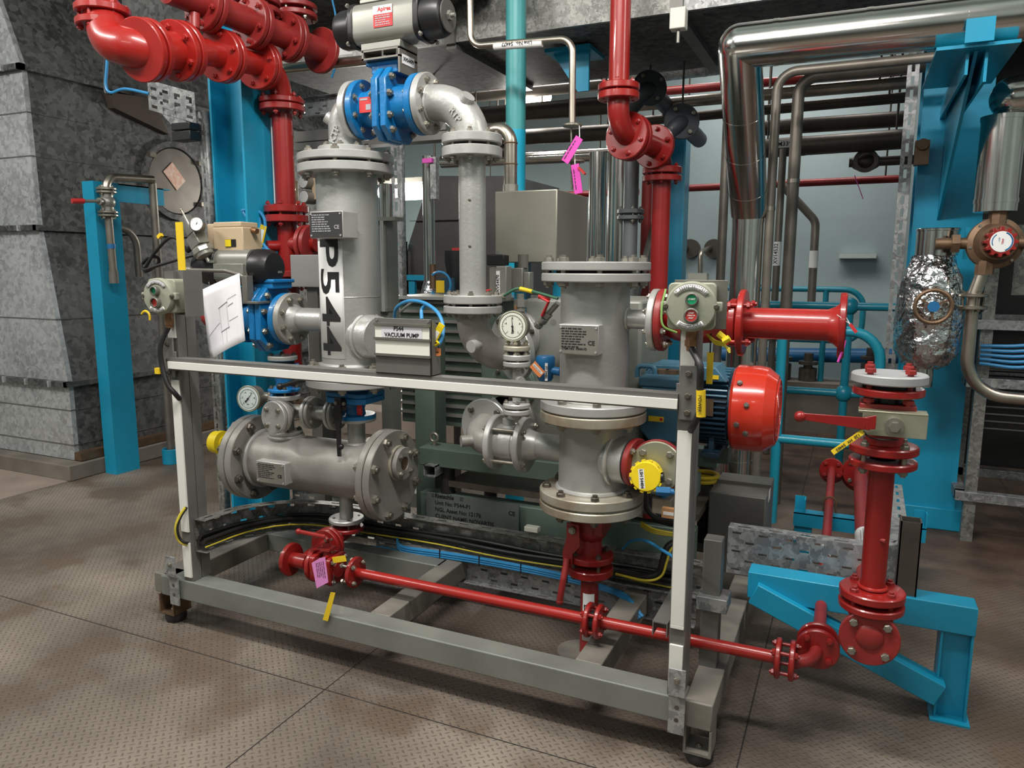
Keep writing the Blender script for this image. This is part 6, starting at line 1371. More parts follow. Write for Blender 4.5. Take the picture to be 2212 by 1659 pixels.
l0=U(437)+V((.02,-.07,0)); l1=QX(155,434,ax_-.02); obj('handle',MB().tube([l0,l0.lerp(l1,.6)],.010,10),alu,v); obj('grip',MB().tube([l0.lerp(l1,.55),l1],.015,10),redsign,v)
s=T('pipe_spool','dull steel pipe bent over the top of small valve on cyan post','pipe',U(406)); obj('pipe',MB().tube([U(408),U(383),QX(330,388,ax_+.02)],.024,16,.08,8),stain,s)
s=T('pipe_spool','dull steel drop pipe with blue tape below small valve on cyan post','pipe',U(600)); obj('pipe',MB().tube([U(466),QX(246,598,ax_)],.022,16),dullpipe,s); obj('pipe_end',MB().cyl(QX(245,585,ax_),QX(247,612,ax_),.027,n=16),alud,s); obj('blue_tape',MB().cyl(QX(240,527,ax_),QX(241,537,ax_),.024,n=16),xblue,s)
s=T('conduit_pipe','hooked conduit pipe beside the small drop pipe on dark duct','pipe',QX(300,600,-4.2)); obj('pipe',MB().tube([QX(245,492,-4.2),QX(292,492,-4.2),QX(301,598,-4.2)],.021,14,.12,8),dullpipe,s)
cp=QZ(371,1000,0); s=T('conduit_pipe','tall thin grey pipe dropping into cyan floor sleeve at left','pipe',(cp.x,cp.y,.003)); obj('pipe',MB().cyl((cp.x,cp.y,.003),(cp.x,cp.y,Q(340,395,cp.y).z),.024,n=18),dullpipe,s); obj('floor_sleeve',MB().ring((cp.x,cp.y,0),Z_,.042,.056,.10,28),cyan,s)
# ---- red riser left + manifolds
RX,RY=-2.385,2.75
lr=T('pipe_riser','red flanged riser pipe standing left of the P544 vessel','pipe',(RX,RY,.75))
rz=lambda y: Q(610,y,RY).z
def RC(z): return V((RX,RY,z))
obj('pipe',MB().cyl(RC(rz(800)),RC(rz(246)),.0445,n=32),red,lr)
for (a,b_) in ((214,226),(228,242)): flange(lr,RC(rz(b_)),Z_,.1,rz(a)-rz(b_),red)
for (a,b_) in ((445,460),(466,481)): flange(lr,RC(rz(b_)),Z_,.098,rz(a)-rz(b_),red)
for (a,b_) in ((585,598),(606,619)): flange(lr,RC(rz(b_)),Z_,.098,rz(a)-rz(b_),redd)
bolts(lr,RC(rz(228)),Z_,.08,6,.07,.012,red,.4); bolts(lr,RC(rz(463)),Z_,.08,6,.085,.012,red,.4); bolts(lr,RC(rz(602)),Z_,.08,6,.08,.012,redd,.4)
obj('boss',MB().cyl(RC(rz(532))+V((-.02,-.03,0)),RC(rz(532))+V((-.05,-.08,0)),.024,n=18),red,lr); obj('branch',MB().cyl(RC(rz(528)),RC(rz(528))+V((.17,0,0)),.035,n=24),red,lr)
flange(lr,RC(rz(528))+V((.10,0,0)),X_,.085,.02,redd); flange(lr,RC(rz(528))+V((.13,0,0)),X_,.085,.02,redd); bolts(lr,RC(rz(528))+V((.10,0,0)),-X_,.065,6,0,.012,redd,.3,'screw')
obj('white_strip',MB().bb(RC(rz(440))+V((-.05,-.02,0)),RC(rz(255))+V((-.044,-.005,0))),labelw,lr)
A=RC(rz(150)); 
path=[RC(rz(212)),QD(603,150,3.30),QD(440,112,2.86),QD(300,108,2.58)]
m1=T('pipe_manifold','big red flanged manifold running from riser top towards the camera','pipe',path[2]-V((0,0,.1)))
obj('elbow',MB().tube([path[0],path[1],path[1].lerp(path[2],.22)],.047,28,.12,10),redb,m1)
def on(a,b_,t): return a.lerp(b_,t)
d1=(path[2]-path[1]).normalized(); L1=(path[2]-path[1]).length
p_=[path[1],path[2]]
obj('pipe',MB().tube([path[1]+d1*.08,path[1]+d1*(L1)],.047,28),redb,m1)
for s_ in (.115,.145,.345,.378): flange(m1,path[1]+d1*s_,d1,.1,.024,redb)
bolts(m1,path[1]+d1*.142,d1,.078,6,.052,.0125,redb,.2); bolts(m1,path[1]+d1*.373,d1,.078,6,.057,.0125,redb,.2)
d2=(path[3]-path[2]).normalized(); L2=(path[3]-path[2]).length
bosp=path[2]+d2*.03; obj('boss',MB().cyl(bosp+V((0,-.03,0)),bosp+V((.03,-.085,.0)),.022,n=18),redb,m1)
obj('pipe',MB().tube([path[2]-d1*.02,path[2],path[3]],.049,28),redb,m1)
for s_ in (.10,.135): flange(m1,path[2]+d2*s_,d2,.105,.026,redb)
bolts(m1,path[2]+d2*.13,d2,.082,6,.06,.013,redb,.5)
m2=T('strainer_body','fat red cast elbow body rising from the near end of manifold','pipe',path[3]-V((0,0,.1)))
up=QD(222,20,2.66)
obj('body',MB().tube([path[2]+d2*.16,path[3],QD(238,92,2.62),up],.066,32,.10,10),redb,m2)
flange(m2,path[2]+d2*.265,d2,.105,.024,redb); flange(m2,path[2]+d2*.30,d2,.105,.024,redb)
uz=V((0,0,1)); ub=QD(225,62,2.66)
for dz in (.0,.047): flange(m2,ub+uz*dz,uz,.092,.024,redb)
bolts(m2,ub+uz*.035,uz,.075,6,.07,.0125,redb,.3)
obj('pipe',MB().cyl(ub+uz*.06,ub+uz*.5,.05,n=28),redb,m2)
# second manifold behind
e0,e1=QD(360,-25,2.72),QD(700,112,3.42); d=(e1-e0).normalized(); L=(e1-e0).length
m3=T('pipe_manifold','second red manifold with flange pairs running along behind the first one','pipe',e0.lerp(e1,.5)-V((0,0,.1)))
obj('pipe',MB().tube([e0,e1],.052,28),redd,m3)
for s_ in (.18,.215,.46,.495,.70,.735,.965): flange(m3,e0+d*(s_*L),d,.1,.024,redd)
for s_ in (.21,.49,.73): bolts(m3,e0+d*(s_*L),d,.08,6,.06,.0125,redd,.4)
obj('boss',MB().cyl(QD(420,30,2.82),QD(420,62,2.82),.02,n=16),redd,m3)
for px,D,y0 in ((558,3.14,75),(640,3.32,85)):
    b0=QD(px,y0,D); bt=b0+V((0,0,.5)); k=T('pipe_riser','red branch riser with flange pair standing on second manifold '+('nearer the first' if px<600 else 'at its far end'),'pipe',b0); obj('pipe',MB().cyl(b0,bt,.043,n=26),redd,k)
    zf=QD(px,y0-42,D).z
    for dz in (0,.036): flange(k,V((b0.x,b0.y,zf+dz)),Z_,.095,.022,redd)
    bolts(k,V((b0.x,b0.y,zf+.028)),Z_,.077,6,.058,.012,boltm if px>600 else redd,.2)
s=T('pipe_spool','long dull steel pipe passing behind the actuator bracket at the left','pipe',Q(700,140,2.9)); obj('pipe',MB().tube([Q(600,150,2.95),Q(810,128,2.95)],.022,16),stain,s)
# bits behind riser
q=Q(672,410,3.0); g=T('air_regulator','beige control boxes with two small round gauges behind the red riser','gauge',q-V((0,0,.1)))
obj('box_casing',MB().bb(q+V((.0,0,-.05)),q+V((.12,.08,.14))),beige,g,bev=.006); obj('box_casing',MB().bb(q+V((-.26,.02,-.06)),q+V((-.16,.1,.06))),beige,g,bev=.006)
obj('mount_post',MB().bb((q.x+.03,q.y+.02,.003),(q.x+.07,q.y+.06,q.z-.05)),darkpipe,g)
for dz in (.035,-.035): gg=obj('gauge_case',MB().cyl(q+V((-.02,-.03,dz)),q+V((-.01,.03,dz)),.033,n=24),alud,g); obj('gauge_face',MB().cyl(q+V((-.02,-.03,dz)),q+V((-.0205,-.034,dz)),.028,n=24),labelw,gg)
c=T('cable','tangle of blue cables looping between cyan column and red riser','cable',Q(545,600,2.75))
for pts_ in ([(523,455),(550,452),(570,470),(572,500),(560,520),(545,525)],[(526,458),(540,480),(552,505),(575,535),(590,550)],[(535,625),(545,560),(565,538),(585,545),(592,580),(585,620)],[(540,628),(552,568),(568,546),(583,556),(588,585),(582,622)],[(525,523),(550,522),(562,500),(560,470)]):
    obj('cable',MB().tube(smoothpath([Q(x,y,2.66) for x,y in pts_]),.0075,8),cableblu,c)
tg=T('cable_tag','yellow and white tag on blue cables left of the red riser','tag',Q(565,530,2.62)); A_,B_=Q(570,487,2.655),Q(560,532,2.655); dd=(A_-B_).normalized(); obj('tag_plate',MB().box((A_+B_)/2,((A_-B_).length,.004,.035),(dd,Y_,dd.cross(Y_))),yellow2,tg); obj('tag_strip',MB().box((A_+B_)/2-Y_*.003,((A_-B_).length*.6,.001,.022),(dd,Y_,dd.cross(Y_))),labelw,tg)
gy_=2.60; p0,p1=Q(629,620,gy_),Q(690,550,gy_)
pn=T('mounting_panel','plain grey panel on a post behind the white P544 label','panel',(p0.x,gy_,.19)); obj('panel',MB().bb((p0.x,gy_,p0.z),(p1.x+.06,gy_+.02,p1.z)),mat('plain_grey_paint',(.25,.25,.24),0,.45),pn,bev=.003); obj('post',MB().bb((Q(665,700,gy_+.02).x,gy_+.02,.19),(Q(688,700,gy_+.02).x,gy_+.07,p0.z+.02)),strut,pn)
obj('white_sheet',MB().bb((p0.x+.02,gy_+.075,Q(640,830,gy_).z),(p1.x,gy_+.078,p0.z-.01)),paper,pn)
a=Q(384,480,1.90); yb=T('marker_plate','yellow plate standing on left strut post behind the tilted air regulator','plate',V((-2.107,1.9,1.285))); obj('plate',MB().bb((-2.127,1.895,1.285),(-2.095,1.899,a.z)),yellow2,yb)
# ================================================================ BACKGROUND CENTRE
def hpipe(label,x0,y0,x1,y1,Y,r,m,name='pipe_run',bands=(),cat='pipe',n=20,bm=None):
    a=Q(x0,y0,Y); b_=Q(x1,y1,Y); s=T(name,label,cat,(a+b_)/2-V((0,0,r))); obj('pipe',MB().tube([a,b_],r,n),m,s)
    d=(b_-a).normalized()
    for k in (.06,.94):
        e_=a.lerp(b_,k); obj('hanger_rod',MB().cyl(e_+V((0,0,r*.5)),V((e_.x,e_.y,3.5)),.006,n=8),darkpipe,s)
    for k in bands: obj('lagging_band',MB().cyl(a.lerp(b_,k)-d*.012,a.lerp(b_,k)+d*.012,r*1.03,n=n),bm or m,s)
    return s
tp=Q(1114,300,3.45); zc_=Q(1114,282,3.45).z
s=T('pipe_riser','tall teal pipe with bright cyan lower part passing behind silencer box','pipe',(tp.x,3.45,0)); obj('upper_pipe',MB().cyl((tp.x,3.45,zc_),(tp.x,3.45,3.3),.0485,n=32),teal,s); obj('lower_pipe',MB().cyl((tp.x,3.45,0),(tp.x,3.45,zc_),.049,n=32),mat('bright_cyan_pipe',(.015,.42,.62),0,.35,.08,5),s)
s=T('steam_trace_pipe','thin stainless pipe crossing in front of the teal pipe with white line label','pipe',Q(1235,270,3.2)); Yt=3.15
P_=[Q(1015,-10,Yt),Q(1017,100,Yt),Q(1237,83,Yt),Q(1236,268,Yt)]; obj('pipe',MB().tube(P_,.0145,18,.06,8),stain,s); la,lb_=Q(1068,100.5,Yt),Q(1172,93.5,Yt); lb=obj('line_label',MB().cyl(la,lb_,.0158,n=18),labelw,s)
u_=(lb_-la).normalized(); text(lb,'Line No.  54477',(la+lb_)/2+V((0,-.0162,.003)),-u_,-Z_,.022,ink,bold=.0002)
flange(s,Q(1236,274,Yt),Z_,.042,.012,boltm); 
bz=lambda y:Q(1234,y,Yt)
obj('tie_wire',MB().cyl(bz(276),bz(410),.004,n=8),boltm,s); obj('lower_stub',MB().cyl(V((bz(345).x+.02,Yt,bz(410).z)),V((bz(345).x+.02,Yt,bz(352).z)),.018,n=16),stain,s); flange(s,V((bz(345).x+.02,Yt,bz(352).z)),Z_,.04,.01,boltm)
for (a,b_,c_,nm) in (((1252,297),(1220,350),14,'upper magenta plastic tag tied under the thin stainless pipe flange'),((1242,355),(1250,418),12,'lower magenta plastic tag hanging above the silencer box'),):
    A_,B_=Q(*a,Yt-.06),Q(*b_,Yt-.06); dd=(A_-B_).normalized(); ee=dd.cross(Y_); tg=T('plastic_tag',nm,'tag',B_); obj('tag_plate',MB().box((A_+B_)/2,((A_-B_).length,.003,.036),(dd,Y_,ee)),magenta,tg); scribble(tg,A_-dd*.02+ee*.008-Y_*.002,-dd,-ee if (-dd).cross(-ee).y<0 else ee,.1,2,.012,ink,h=.3)
    obj('tag_wire',MB().tube([A_,A_+V((-.02,.05,.06))],.002,6),labelw,tg)
tg=T('seal_tag','red seal tag beside lower magenta tag above the silencer box','tag',Q(1260,372,Yt-.05)); obj('tag_body',MB().beam(Q(1250,362,Yt-.06),Q(1264,376,Yt-.06),.008,.02,Y_),redsign,tg)
# lamps
def lamp(label,p,L,d,r=.05):
    t=T('bulkhead_lamp',label,'lamp',p-V((0,0,.08))); d=V(d).normalized(); obj('diffuser',MB().lathe(p-d*L/2,d,[(r*.3,-.02),(r*.8,0),(r,.03),(r,L-.03),(r*.8,L),(r*.3,L+.02)],24),glow,t); obj('housing',MB().box(p+V((0,0,r+.02)),(L+.06,.12,.04),(d,d.cross(Z_),Z_)),alud,t); obj('hanger_rod',MB().cyl(p+V((0,0,r+.04)),V((p.x,p.y,3.5)),.008,n=8),darkpipe,t); return t
lamp('glowing lamp behind the teal pipe at upper centre',Q(1152,212,5.0),.22,X_,.06)
lamp('glowing fluorescent lamp right of the P544 vessel top',Q(868,415,5.6),.42,X_,.07)
def plight(n,p,pw): l=bpy.data.lights.new(n,'POINT'); l.energy=pw; l.shadow_soft_size=.1; l.color=(1,.97,.9); o=bpy.data.objects.new(n,l); COL.objects.link(o); o.location=p
plight('bulkhead_lamp_light',Q(1152,212,5.0)+V((0,-.25,-.1)),14); plight('bulkhead_lamp_light',Q(868,415,5.6)+V((0,-.25,-.1)),48)
# hopper duct dark, pipes
hx=lambda px,py: Q(px,py,5.0)
hd=T('duct_hopper','dark grey tapered duct hopper behind the silver downcomer pipe','duct',Q(960,640,5.0)); pts_=[hx(870,760),hx(868,640),hx(882,530),hx(930,380),hx(1110,380),hx(1130,760)]
obj('casing',MB().prism([(p.x,p.z) for p in pts_],(0,5.0,0),X_,Z_,Y_,.9),mat('dark_duct_paint',(.085,.08,.078),.2,.45,.3,4),hd); obj('seam_flange',MB().bb(hx(888,478),hx(1010,474)+V((0,-.03,0))),galvk,hd)
s=T('lagged_pipe','thin polished lagged pipe standing right of the pump sign','pipe',Q(945,650,4.2)); a,b_=Q(925,345,4.2),Q(940,640,4.2); obj('pipe',MB().tube([V((a.x,4.2,.003)),V((a.x,4.2,a.z+.02))],.038,28),chrome,s); obj('foil_end',MB().lathe((a.x,4.2,b_.z-.06),Z_,[(.06,0),(.07,.04),(.05,.12),(.038,.16)],24),foil,s)
b=T('strut_channel','galvanised strut hanging down left of silver downcomer behind vessel','channel',Q(937,430,4.1)); obj('channel',MB().bb(Q(930,430,4.1),Q(948,340,4.14)),galvm,b); e_=Q(939,341,4.12); obj('hanger_rod',MB().cyl(e_,V((e_.x,e_.y,2.45)),.006,n=8),darkpipe,b)
slotstrip('slotted_strip','slotted galvanised upright right of the P544 vessel',Q(852,690,3.0),V((Q(852,690,3.0).x,3.0,Q(852,300,3.0).z)),.05,galvm)
st=T('steel_stand','grey green instrument stand and tube right of the P544 vessel','frame',Q(835,690,2.62)); a=Q(820,690,2.62); obj('frame_post',MB().bb((a.x,2.62,.2),(a.x+.045,2.70,Q(820,470,2.62).z)),greygreen,st); obj('clamp',MB().bb((a.x-.03,2.6,Q(820,478,2.62).z),(a.x+.10,2.66,Q(820,470,2.62).z)).bb((a.x+.0,2.6,Q(820,672,2.62).z),(a.x+.05,2.66,Q(820,664,2.62).z)),alu,st); obj('chrome_tube',MB().cyl((a.x+.012,2.67,Q(820,470,2.62).z),(a.x+.012,2.67,Q(815,395,2.62).z),.028,n=24),chrome,st); obj('level_tube',MB().cyl((a.x+.035,2.60,Q(820,672,2.62).z),(a.x+.035,2.60,Q(820,478,2.62).z),.008,n=10),silver2,st)
df=T('doorway','cyan steel door frame and rail seen between vessel and hopper duct','frame',Q(880,690,4.9)); obj('frame_bar',MB().bb(Q(872,690,4.9),Q(880,522,4.95)).bb(Q(860,531,4.9),Q(880,522,4.95)).bb(Q(862,605,4.85),Q(925,594,4.9)).bb(V((Q(884,690,4.87).x,4.87,.003)),Q(900,600,4.9)).bb(V((Q(872,690,4.9).x,4.9,.003)),Q(880,522,4.95)),cyan,df)
ns=Q(1000,550,4.994); sg=T('safety_sign','red and white safety notice partly hidden behind silver downcomer','sign',ns-V((0,0,.1))); obj('sign_plate',MB().bb(ns+V((-.09,-.003,-.24)),ns+V((.14,0,.05))),labelw,sg); obj('red_header',MB().bb(ns+V((-.09,-.005,-.06)),ns+V((.14,-.003,.05))),redsign,sg); text(sg,'DANGER',ns+V((.02,-.0055,.01)),X_,Z_,.04,labelw)
bk=T('detector_head','black detector head with brass tube beside silver downcomer base','detector',Q(985,630,3.5)); q=Q(985,600,3.5); obj('housing',MB().lathe(q+V((0,0,-.08)),Z_,[(.03,0),(.05,.03),(.05,.12),(.06,.16),(.06,.22)],20),black,bk); obj('copper_tube',MB().cyl(q+V((-.14,0,-.06)),q+V((-.14,0,.07)),.018,n=14),bronze,bk); obj('blue_plug',MB().bb(q+V((-.06,-.06,-.07)),q+V((.02,-.03,.0))),motordark,bk); obj('stand_pole',MB().cyl((q.x,q.y,.003),q+V((0,0,-.07)),.02,n=14),darkpipe,bk)
tg=T('cable_tag','yellow card tag on cable loop left of silver downcomer base','tag',Q(950,630,3.2)); obj('tag_plate',MB().bb(Q(942,632,3.2),Q(960,606,3.203)),yellow2,tg); obj('cable_loop',MB().torus(Q(950,614,3.21),Y_,.06,.006,28,8,.8,5.6),cableblu,tg)
for nm,(x0,y0),(x1,y1) in (('magenta plastic tag under the blue ball valve body',(912,352),(936,342)),):
    tg=T('plastic_tag',nm,'tag',Q(x0,y0,4.09)); obj('tag_plate',MB().bb(Q(x0,y0,4.08),Q(x1,y1,4.10)),magenta,tg)
hpipe('dark pipe bundle behind blue valve crossing left of teal pipe',960,330,1100,325,4.8,.04,darkpipe)
hpipe('brown steel pipe passing behind teal pipe near the upper lamp',1000,212,1320,182,4.74,.033,dullpipe)
hpipe('thick dark pipe running level just above silver elbow height',1010,252,1330,226,4.7,.055,darkpipe,bands=(.3,.7))
hpipe('steel pipe running level behind the upper red elbow at right',1130,250,1960,178,4.9,.034,stain)
hpipe('lower dark pipe parallel under the steel pipe at right',1380,262,1960,210,5.0,.03,darkpipe)
hpipe('dark grey pipe crossing just above the polished horizontal pipe',1060,300,1330,285,4.8,.05,darkpipe)
hpipe('bright polished lagged pipe lying level behind the silencer box',955,350,1320,333,5.0,.045,chrome,bands=(.4,.8),name='lagged_pipe')
hpipe('red pipe crossing level behind the silencer box',1040,429,1380,414,5.6,.024,red)
hpipe('red pipe crossing the pale wall at right',1455,408,1945,386,5.9,.026,redd)
hpipe('upper red pipe behind the large polished pipe drop',1400,200,1960,152,5.7,.030,redd,bands=(.55,.62))
hpipe('wide galvanised lagged pipe high up behind red riser',1360,162,1580,135,5.2,.066,galvm,bands=(.25,.75),name='lagged_pipe')
hpipe('dark green pipe crossing the wall left of the cyan column',1640,278,1960,256,5.6,.05,darkpipe)
hpipe('lower dark pipe carrying the white M339 label',1640,322,1955,300,5.5,.062,darkpipe,bands=(.3,.32))
q=Q(1695,311,5.42); lb=T('pipe_label','white pipe label reading M339 between grey drop pipes','label',q-V((0,0,.03))); obj('label_plate',MB().box(q,(.10,.003,.045)),labelw,lb); text(lb,'M339',q-V((0,.002,0)),X_,Z_,.040,ink,bold=.0006)
hpipe('rusty red pipe stub sloping behind blue valve top',985,152,1130,190,5.4,.075,red,bands=(.25,))
wv=Q(1870,350,5.6); gv=T('gate_valve','small dark valve cluster with pink tag on pipe before pale wall','valve',wv-V((0,0,.1))); obj('body',MB().sphere(wv,.06,(1.6,1,1)).cyl(wv+V((-.1,0,0)),wv+V((.3,0,0)),.03,n=14).ring(wv+V((.0,-.06,0)),-Y_,.05,.075,.02,24),darkpipe,gv); obj('pink_tag',MB().beam(wv+V((-.06,-.05,-.09)),wv+V((.0,-.05,-.24)),.004,.05,Y_),magenta,gv)
tg=T('plastic_tag','pink plastic tag beside the left grey drop pipe on wall','tag',Q(1660,412,5.87)); obj('tag_plate',MB().bb(Q(1656,418,5.868),Q(1667,395,5.875)),magenta,tg)
for px,py in ((1400,190),(1470,262)): 
    q=Q(px,py,4.4); k=T('pipe_elbow','dark grey flanged cast elbow '+('upper' if py<200 else 'lower')+' of pair behind the red riser','pipe',q-V((0,0,.1))); obj('body',MB().tube([q+V((-.02,.66,.0)),q,q+V((-.12,0,-.12))],.05,20,.06),motordark if False else mat('dark_cast_iron',(.05,.055,.065),.2,.5),k); flange(k,q+V((0,.02,0)),V((.5,-1,.1)),.10,.02,MATS['dark_cast_iron']); obj('hanger_rod',MB().cyl(q+V((0,.04,.04)),V((q.x,q.y+.04,2.45)),.006,n=8),darkpipe,k); bolts(k,q+V((.012,-.005,.002)),V((.5,-1,.1)),.075,4,0,.014,boltm,.6,'screw')
# right lagged chrome pipes
big=T('lagged_pipe','large polished lagged pipe running overhead right then dropping by mitred elbow','pipe',Q(1600,470,4.0)); Yc=3.35
c0=Q(1598,100,Yc); c1=Q(1598,100,Yc)+(Q(2240,30,Yc)-Q(1598,100,Yc))*1.9; c2=Q(1617,455,Yc+.55); rr_=.088
obj('horizontal_run',MB().tube([c0+V((-.0,0,0)),c1],rr_,40),chrome,big); dh=(c1-c0).normalized(); dvv=(c2-c0).normalized()
obj('elbow',MB().sphere(c0,rr_,(1,1,1),32,18),chrome,big); obj('drop_run',MB().tube([c0,c2],rr_,40),chrome,big)
for k in (.074,.247,.42,.62,.82): obj('lagging_band',MB().cyl(c0.lerp(c1,k)-dh*.012,c0.lerp(c1,k)+dh*.012,rr_*1.015,n=40),chrome,big)
for k in (.38,.62,.86): obj('lagging_band',MB().cyl(c0.lerp(c2,k)-dvv*.006,c0.lerp(c2,k)+dvv*.006,rr_*1.015,n=40),chrome,big)
s=T('lagged_pipe','polished lagged upright pipe standing behind fan cowl','pipe',(c2.x,c2.y,.003)); obj('upright_run',MB().cyl((c2.x,c2.y,.003),(c2.x,c2.y,c2.z),.075,n=36),chrome,s); obj('collar',MB().sphere(c2,.088,(1,1,.9),28,14),chrome,s)
for y in (480,620,1000,1100): z=Q(1612,y,c2.y).z; obj('lagging_band',MB().cyl((c2.x,c2.y,z),(c2.x,c2.y,z+.014),.077,n=36),chrome,s)
hpipe('long dull steel pipe under the large overhead polished pipe',1700,158,2040,126,3.7,.04,dullpipe) if False else None
for lab,pts_,r,Y in (('thin grey steel drop pipe with top bend left of pair',[(2060,120),(1680,157),(1680,440),(1672,700),(1655,1130)],.022,3.9),('thicker grey steel drop pipe with top bend right of pair',[(2040,140),(1727,168),(1727,470),(1715,720),(1690,1130)],.030,4.3)):
    a=Q(*pts_[0],Y); b_=Q(*pts_[1],Y); s=T('pipe_drop',lab,'pipe',(b_.x,Y,.003)); zt_p=b_.z; obj('pipe',MB().tube([V((a.x,Y,zt_p)),V((b_.x,Y,zt_p)),V((b_.x,Y,.003))],r,20,.09,8),dullpipe,s); zj=Q(pts_[2][0],395 if r>.025 else 455,Y).z; obj('weld_joint',MB().cyl((b_.x,Y,zj),(b_.x,Y,zj+.02),r*1.08,n=20),stain,s)
for lab,px,y0,Y,r in (('grey pipe upright left of the polished drop',1572,250,4.6,.026),('thin grey pipe upright with XV14532 label right of polished pipe',1690,355,5.45,.024)):
    a=Q(px,y0,Y); s=T('pipe_drop',lab,'pipe',(a.x,Y,.003)); obj('pipe',MB().cyl((a.x,Y,.003),(a.x,Y,a.z+.1),r,n=18),dullpipe,s)
    if px==1690: q=Q(1688,548,Y-r); l_=obj('line_label',MB().cyl((a.x,Y,q.z-.08),(a.x,Y,q.z+.08),r*1.05,n=18),labelw,s); text(l_,'XV14532',V((a.x-.008,Y-r*1.06-.001,q.z)),Z_,-X_,.036,ink,bold=.0003)
s=T('pipe_drop','cranked grey pipe bending outward on the pale wall','pipe',Q(1755,640,5.8)); obj('pipe',MB().tube([Q(1690,400,5.8),Q(1762,478,5.8),Q(1752,660,5.8)],.028,16,.1,6),dullpipe,s); q=Q(1757,560,5.77); obj('line_label',MB().cyl(q-V((0,-.03,.06)),q+V((0,.03,.06)),.030,n=16),labelw,s)
# red riser right
RX2=Q(1340,150,3.3); Yq=3.3
m=T('pipe_riser','bright red vertical pipe from overhead ending in flanged offset elbows','pipe',Q(1340,200,Yq)); fz=[Q(1335,y,Yq).z for y in (182,196,200,216)]
RXX=V((RX2.x-.005,Yq,0)); rc=lambda z:V((RXX.x,Yq,z))
obj('pipe',MB().cyl(rc(fz[0]),rc(3.3),.0445,n=32),redb,m); flange(m,rc(fz[1]),Z_,.09,fz[0]-fz[1],redb); flange(m,rc(fz[3]),Z_,.09,fz[2]-fz[3],redb); obj('gasket',MB().cyl(rc(fz[2]),rc(fz[1]),.06,n=30),ink,m); bolts(m,rc(fz[1]),Z_,.07,6,.055,.0125,redb,.2)
ec=Q(1341,285,Yq); e2=Q(1432,325,Yq+.42)
m2=T('pipe_elbow','red double elbow offset with angled flanges below the bright red riser','pipe',e2-V((0,0,.1))); dd=(e2-V((RXX.x,Yq,ec.z))).normalized(); c_=V((RXX.x,Yq,ec.z))
obj('body',MB().tube([rc(fz[3]),c_,e2,e2+V((0,0,-.14))],.048,30,.11,10),red,m2)
for t_ in (.07,.105): flange(m2,c_+dd*t_,dd,.105,.024,red)
flange(m2,c_+dd*.33,dd,.102,.024,red); bolts(m2,c_+dd*.1,dd,.08,6,.06,.013,red,.3); bolts(m2,c_+dd*.34,-dd,.08,6,.03,.013,red,.3)
m3=T('pipe_riser','dark red lower riser pipe behind the right vessel','pipe',(e2.x,e2.y,.3)); gz=[Q(1430,y,e2.y).z for y in (362,376,380,393)]
for a,b_ in ((0,1),(2,3)): flange(m3,V((e2.x,e2.y,gz[b_])),Z_,.095,gz[a]-gz[b_],red)
bolts(m3,V((e2.x,e2.y,gz[1])),Z_,.077,6,.065,.012,red,.2); obj('pipe',MB().cyl((e2.x,e2.y,.003),(e2.x,e2.y,gz[3]),.0445,n=30),red,m3)
hpipe('thin dark red upright pipe beside the lower riser',1400,400,1400,402,4.3,.03,redd) if False else None
a=Q(1395,500,4.4); s=T('pipe_drop','thin dark red upright pipe just left of lower riser','pipe',(a.x,4.4,.003)); obj('pipe',MB().cyl((a.x,4.4,.003),(a.x,4.4,Q(1400,390,4.4).z),.03,n=20),redd,s)
# lagged uprights behind box
for lab,px,y0,Y,r in (('polished upright pipe with small grey flange right of silencer box',1345,330,3.9,.075),('polished upright pipe between silencer box and flanged pipe',1292,370,4.1,.05)):
    a=Q(px,y0,Y); s=T('lagged_pipe',lab,'pipe',(a.x,Y,.003)); obj('pipe',MB().cyl((a.x,Y,.003),(a.x,Y,a.z+.1),r,n=36),chrome,s)
    if px==1345:
        x_=Q(1362,460,Y-.12)
        ss=T('pipe_spool','slim grey pipe with bolted flange pair before polished upright','pipe',(x_.x,Y-.12,1.0)); obj('pipe',MB().cyl((x_.x,Y-.12,.9),(x_.x,Y-.12,Q(1360,300,Y-.12).z),.038,n=28),mat('slate_grey_paint',(.17,.185,.19),.2,.35),ss)
        for ya,yb in ((452,462),(466,475)): zz0,zz1=Q(1360,ya,Y-.12).z,Q(1360,yb,Y-.12).z; flange(ss,V((x_.x,Y-.12,zz1)),Z_,.068,zz0-zz1,MATS['slate_grey_paint'])
        bolts(ss,V((x_.x,Y-.12,Q(1360,464,Y-.12).z)),Z_,.052,4,.055,.012,boltm,.5)
bk=T('steel_column','dark blue steel column behind lower red riser','column',Q(1470,700,5.2)); a=Q(1462,600,5.2); obj('section',hsec(a.x-.10,a.x+.03,5.2,5.35,0,2.4),cyan,bk)
wr=T('pipe_bracket','angled grey stay bar leaning behind the red riser','bar',Q(1400,540,4.0)); obj('bar',MB().beam(Q(1430,430,4.0)+(Q(1395,560,4.0)-Q(1430,430,4.0))*(Q(1430,430,4.0).z/(Q(1430,430,4.0).z-Q(1395,560,4.0).z)),Q(1430,430,4.0),.03,.06,Y_),strut,wr)
bb2=T('steel_bracket','cyan gusset bracket under overhead duct right of teal pipe','bracket',Q(1220,170,4.0)); o=Q(1195,118,3.9); obj('gusset',MB().prism([(0,0),(.2,0),(.2,-.2),(.14,-.2)],o,X_,Z_,Y_,.02).bb(o+V((-.03,-.05,0)),o+V((.22,.2,.02))),cyan,bb2)
s=T('steam_tap','pair of small steel wall taps with dark flanges above station','tap',Q(1500,560,5.5))
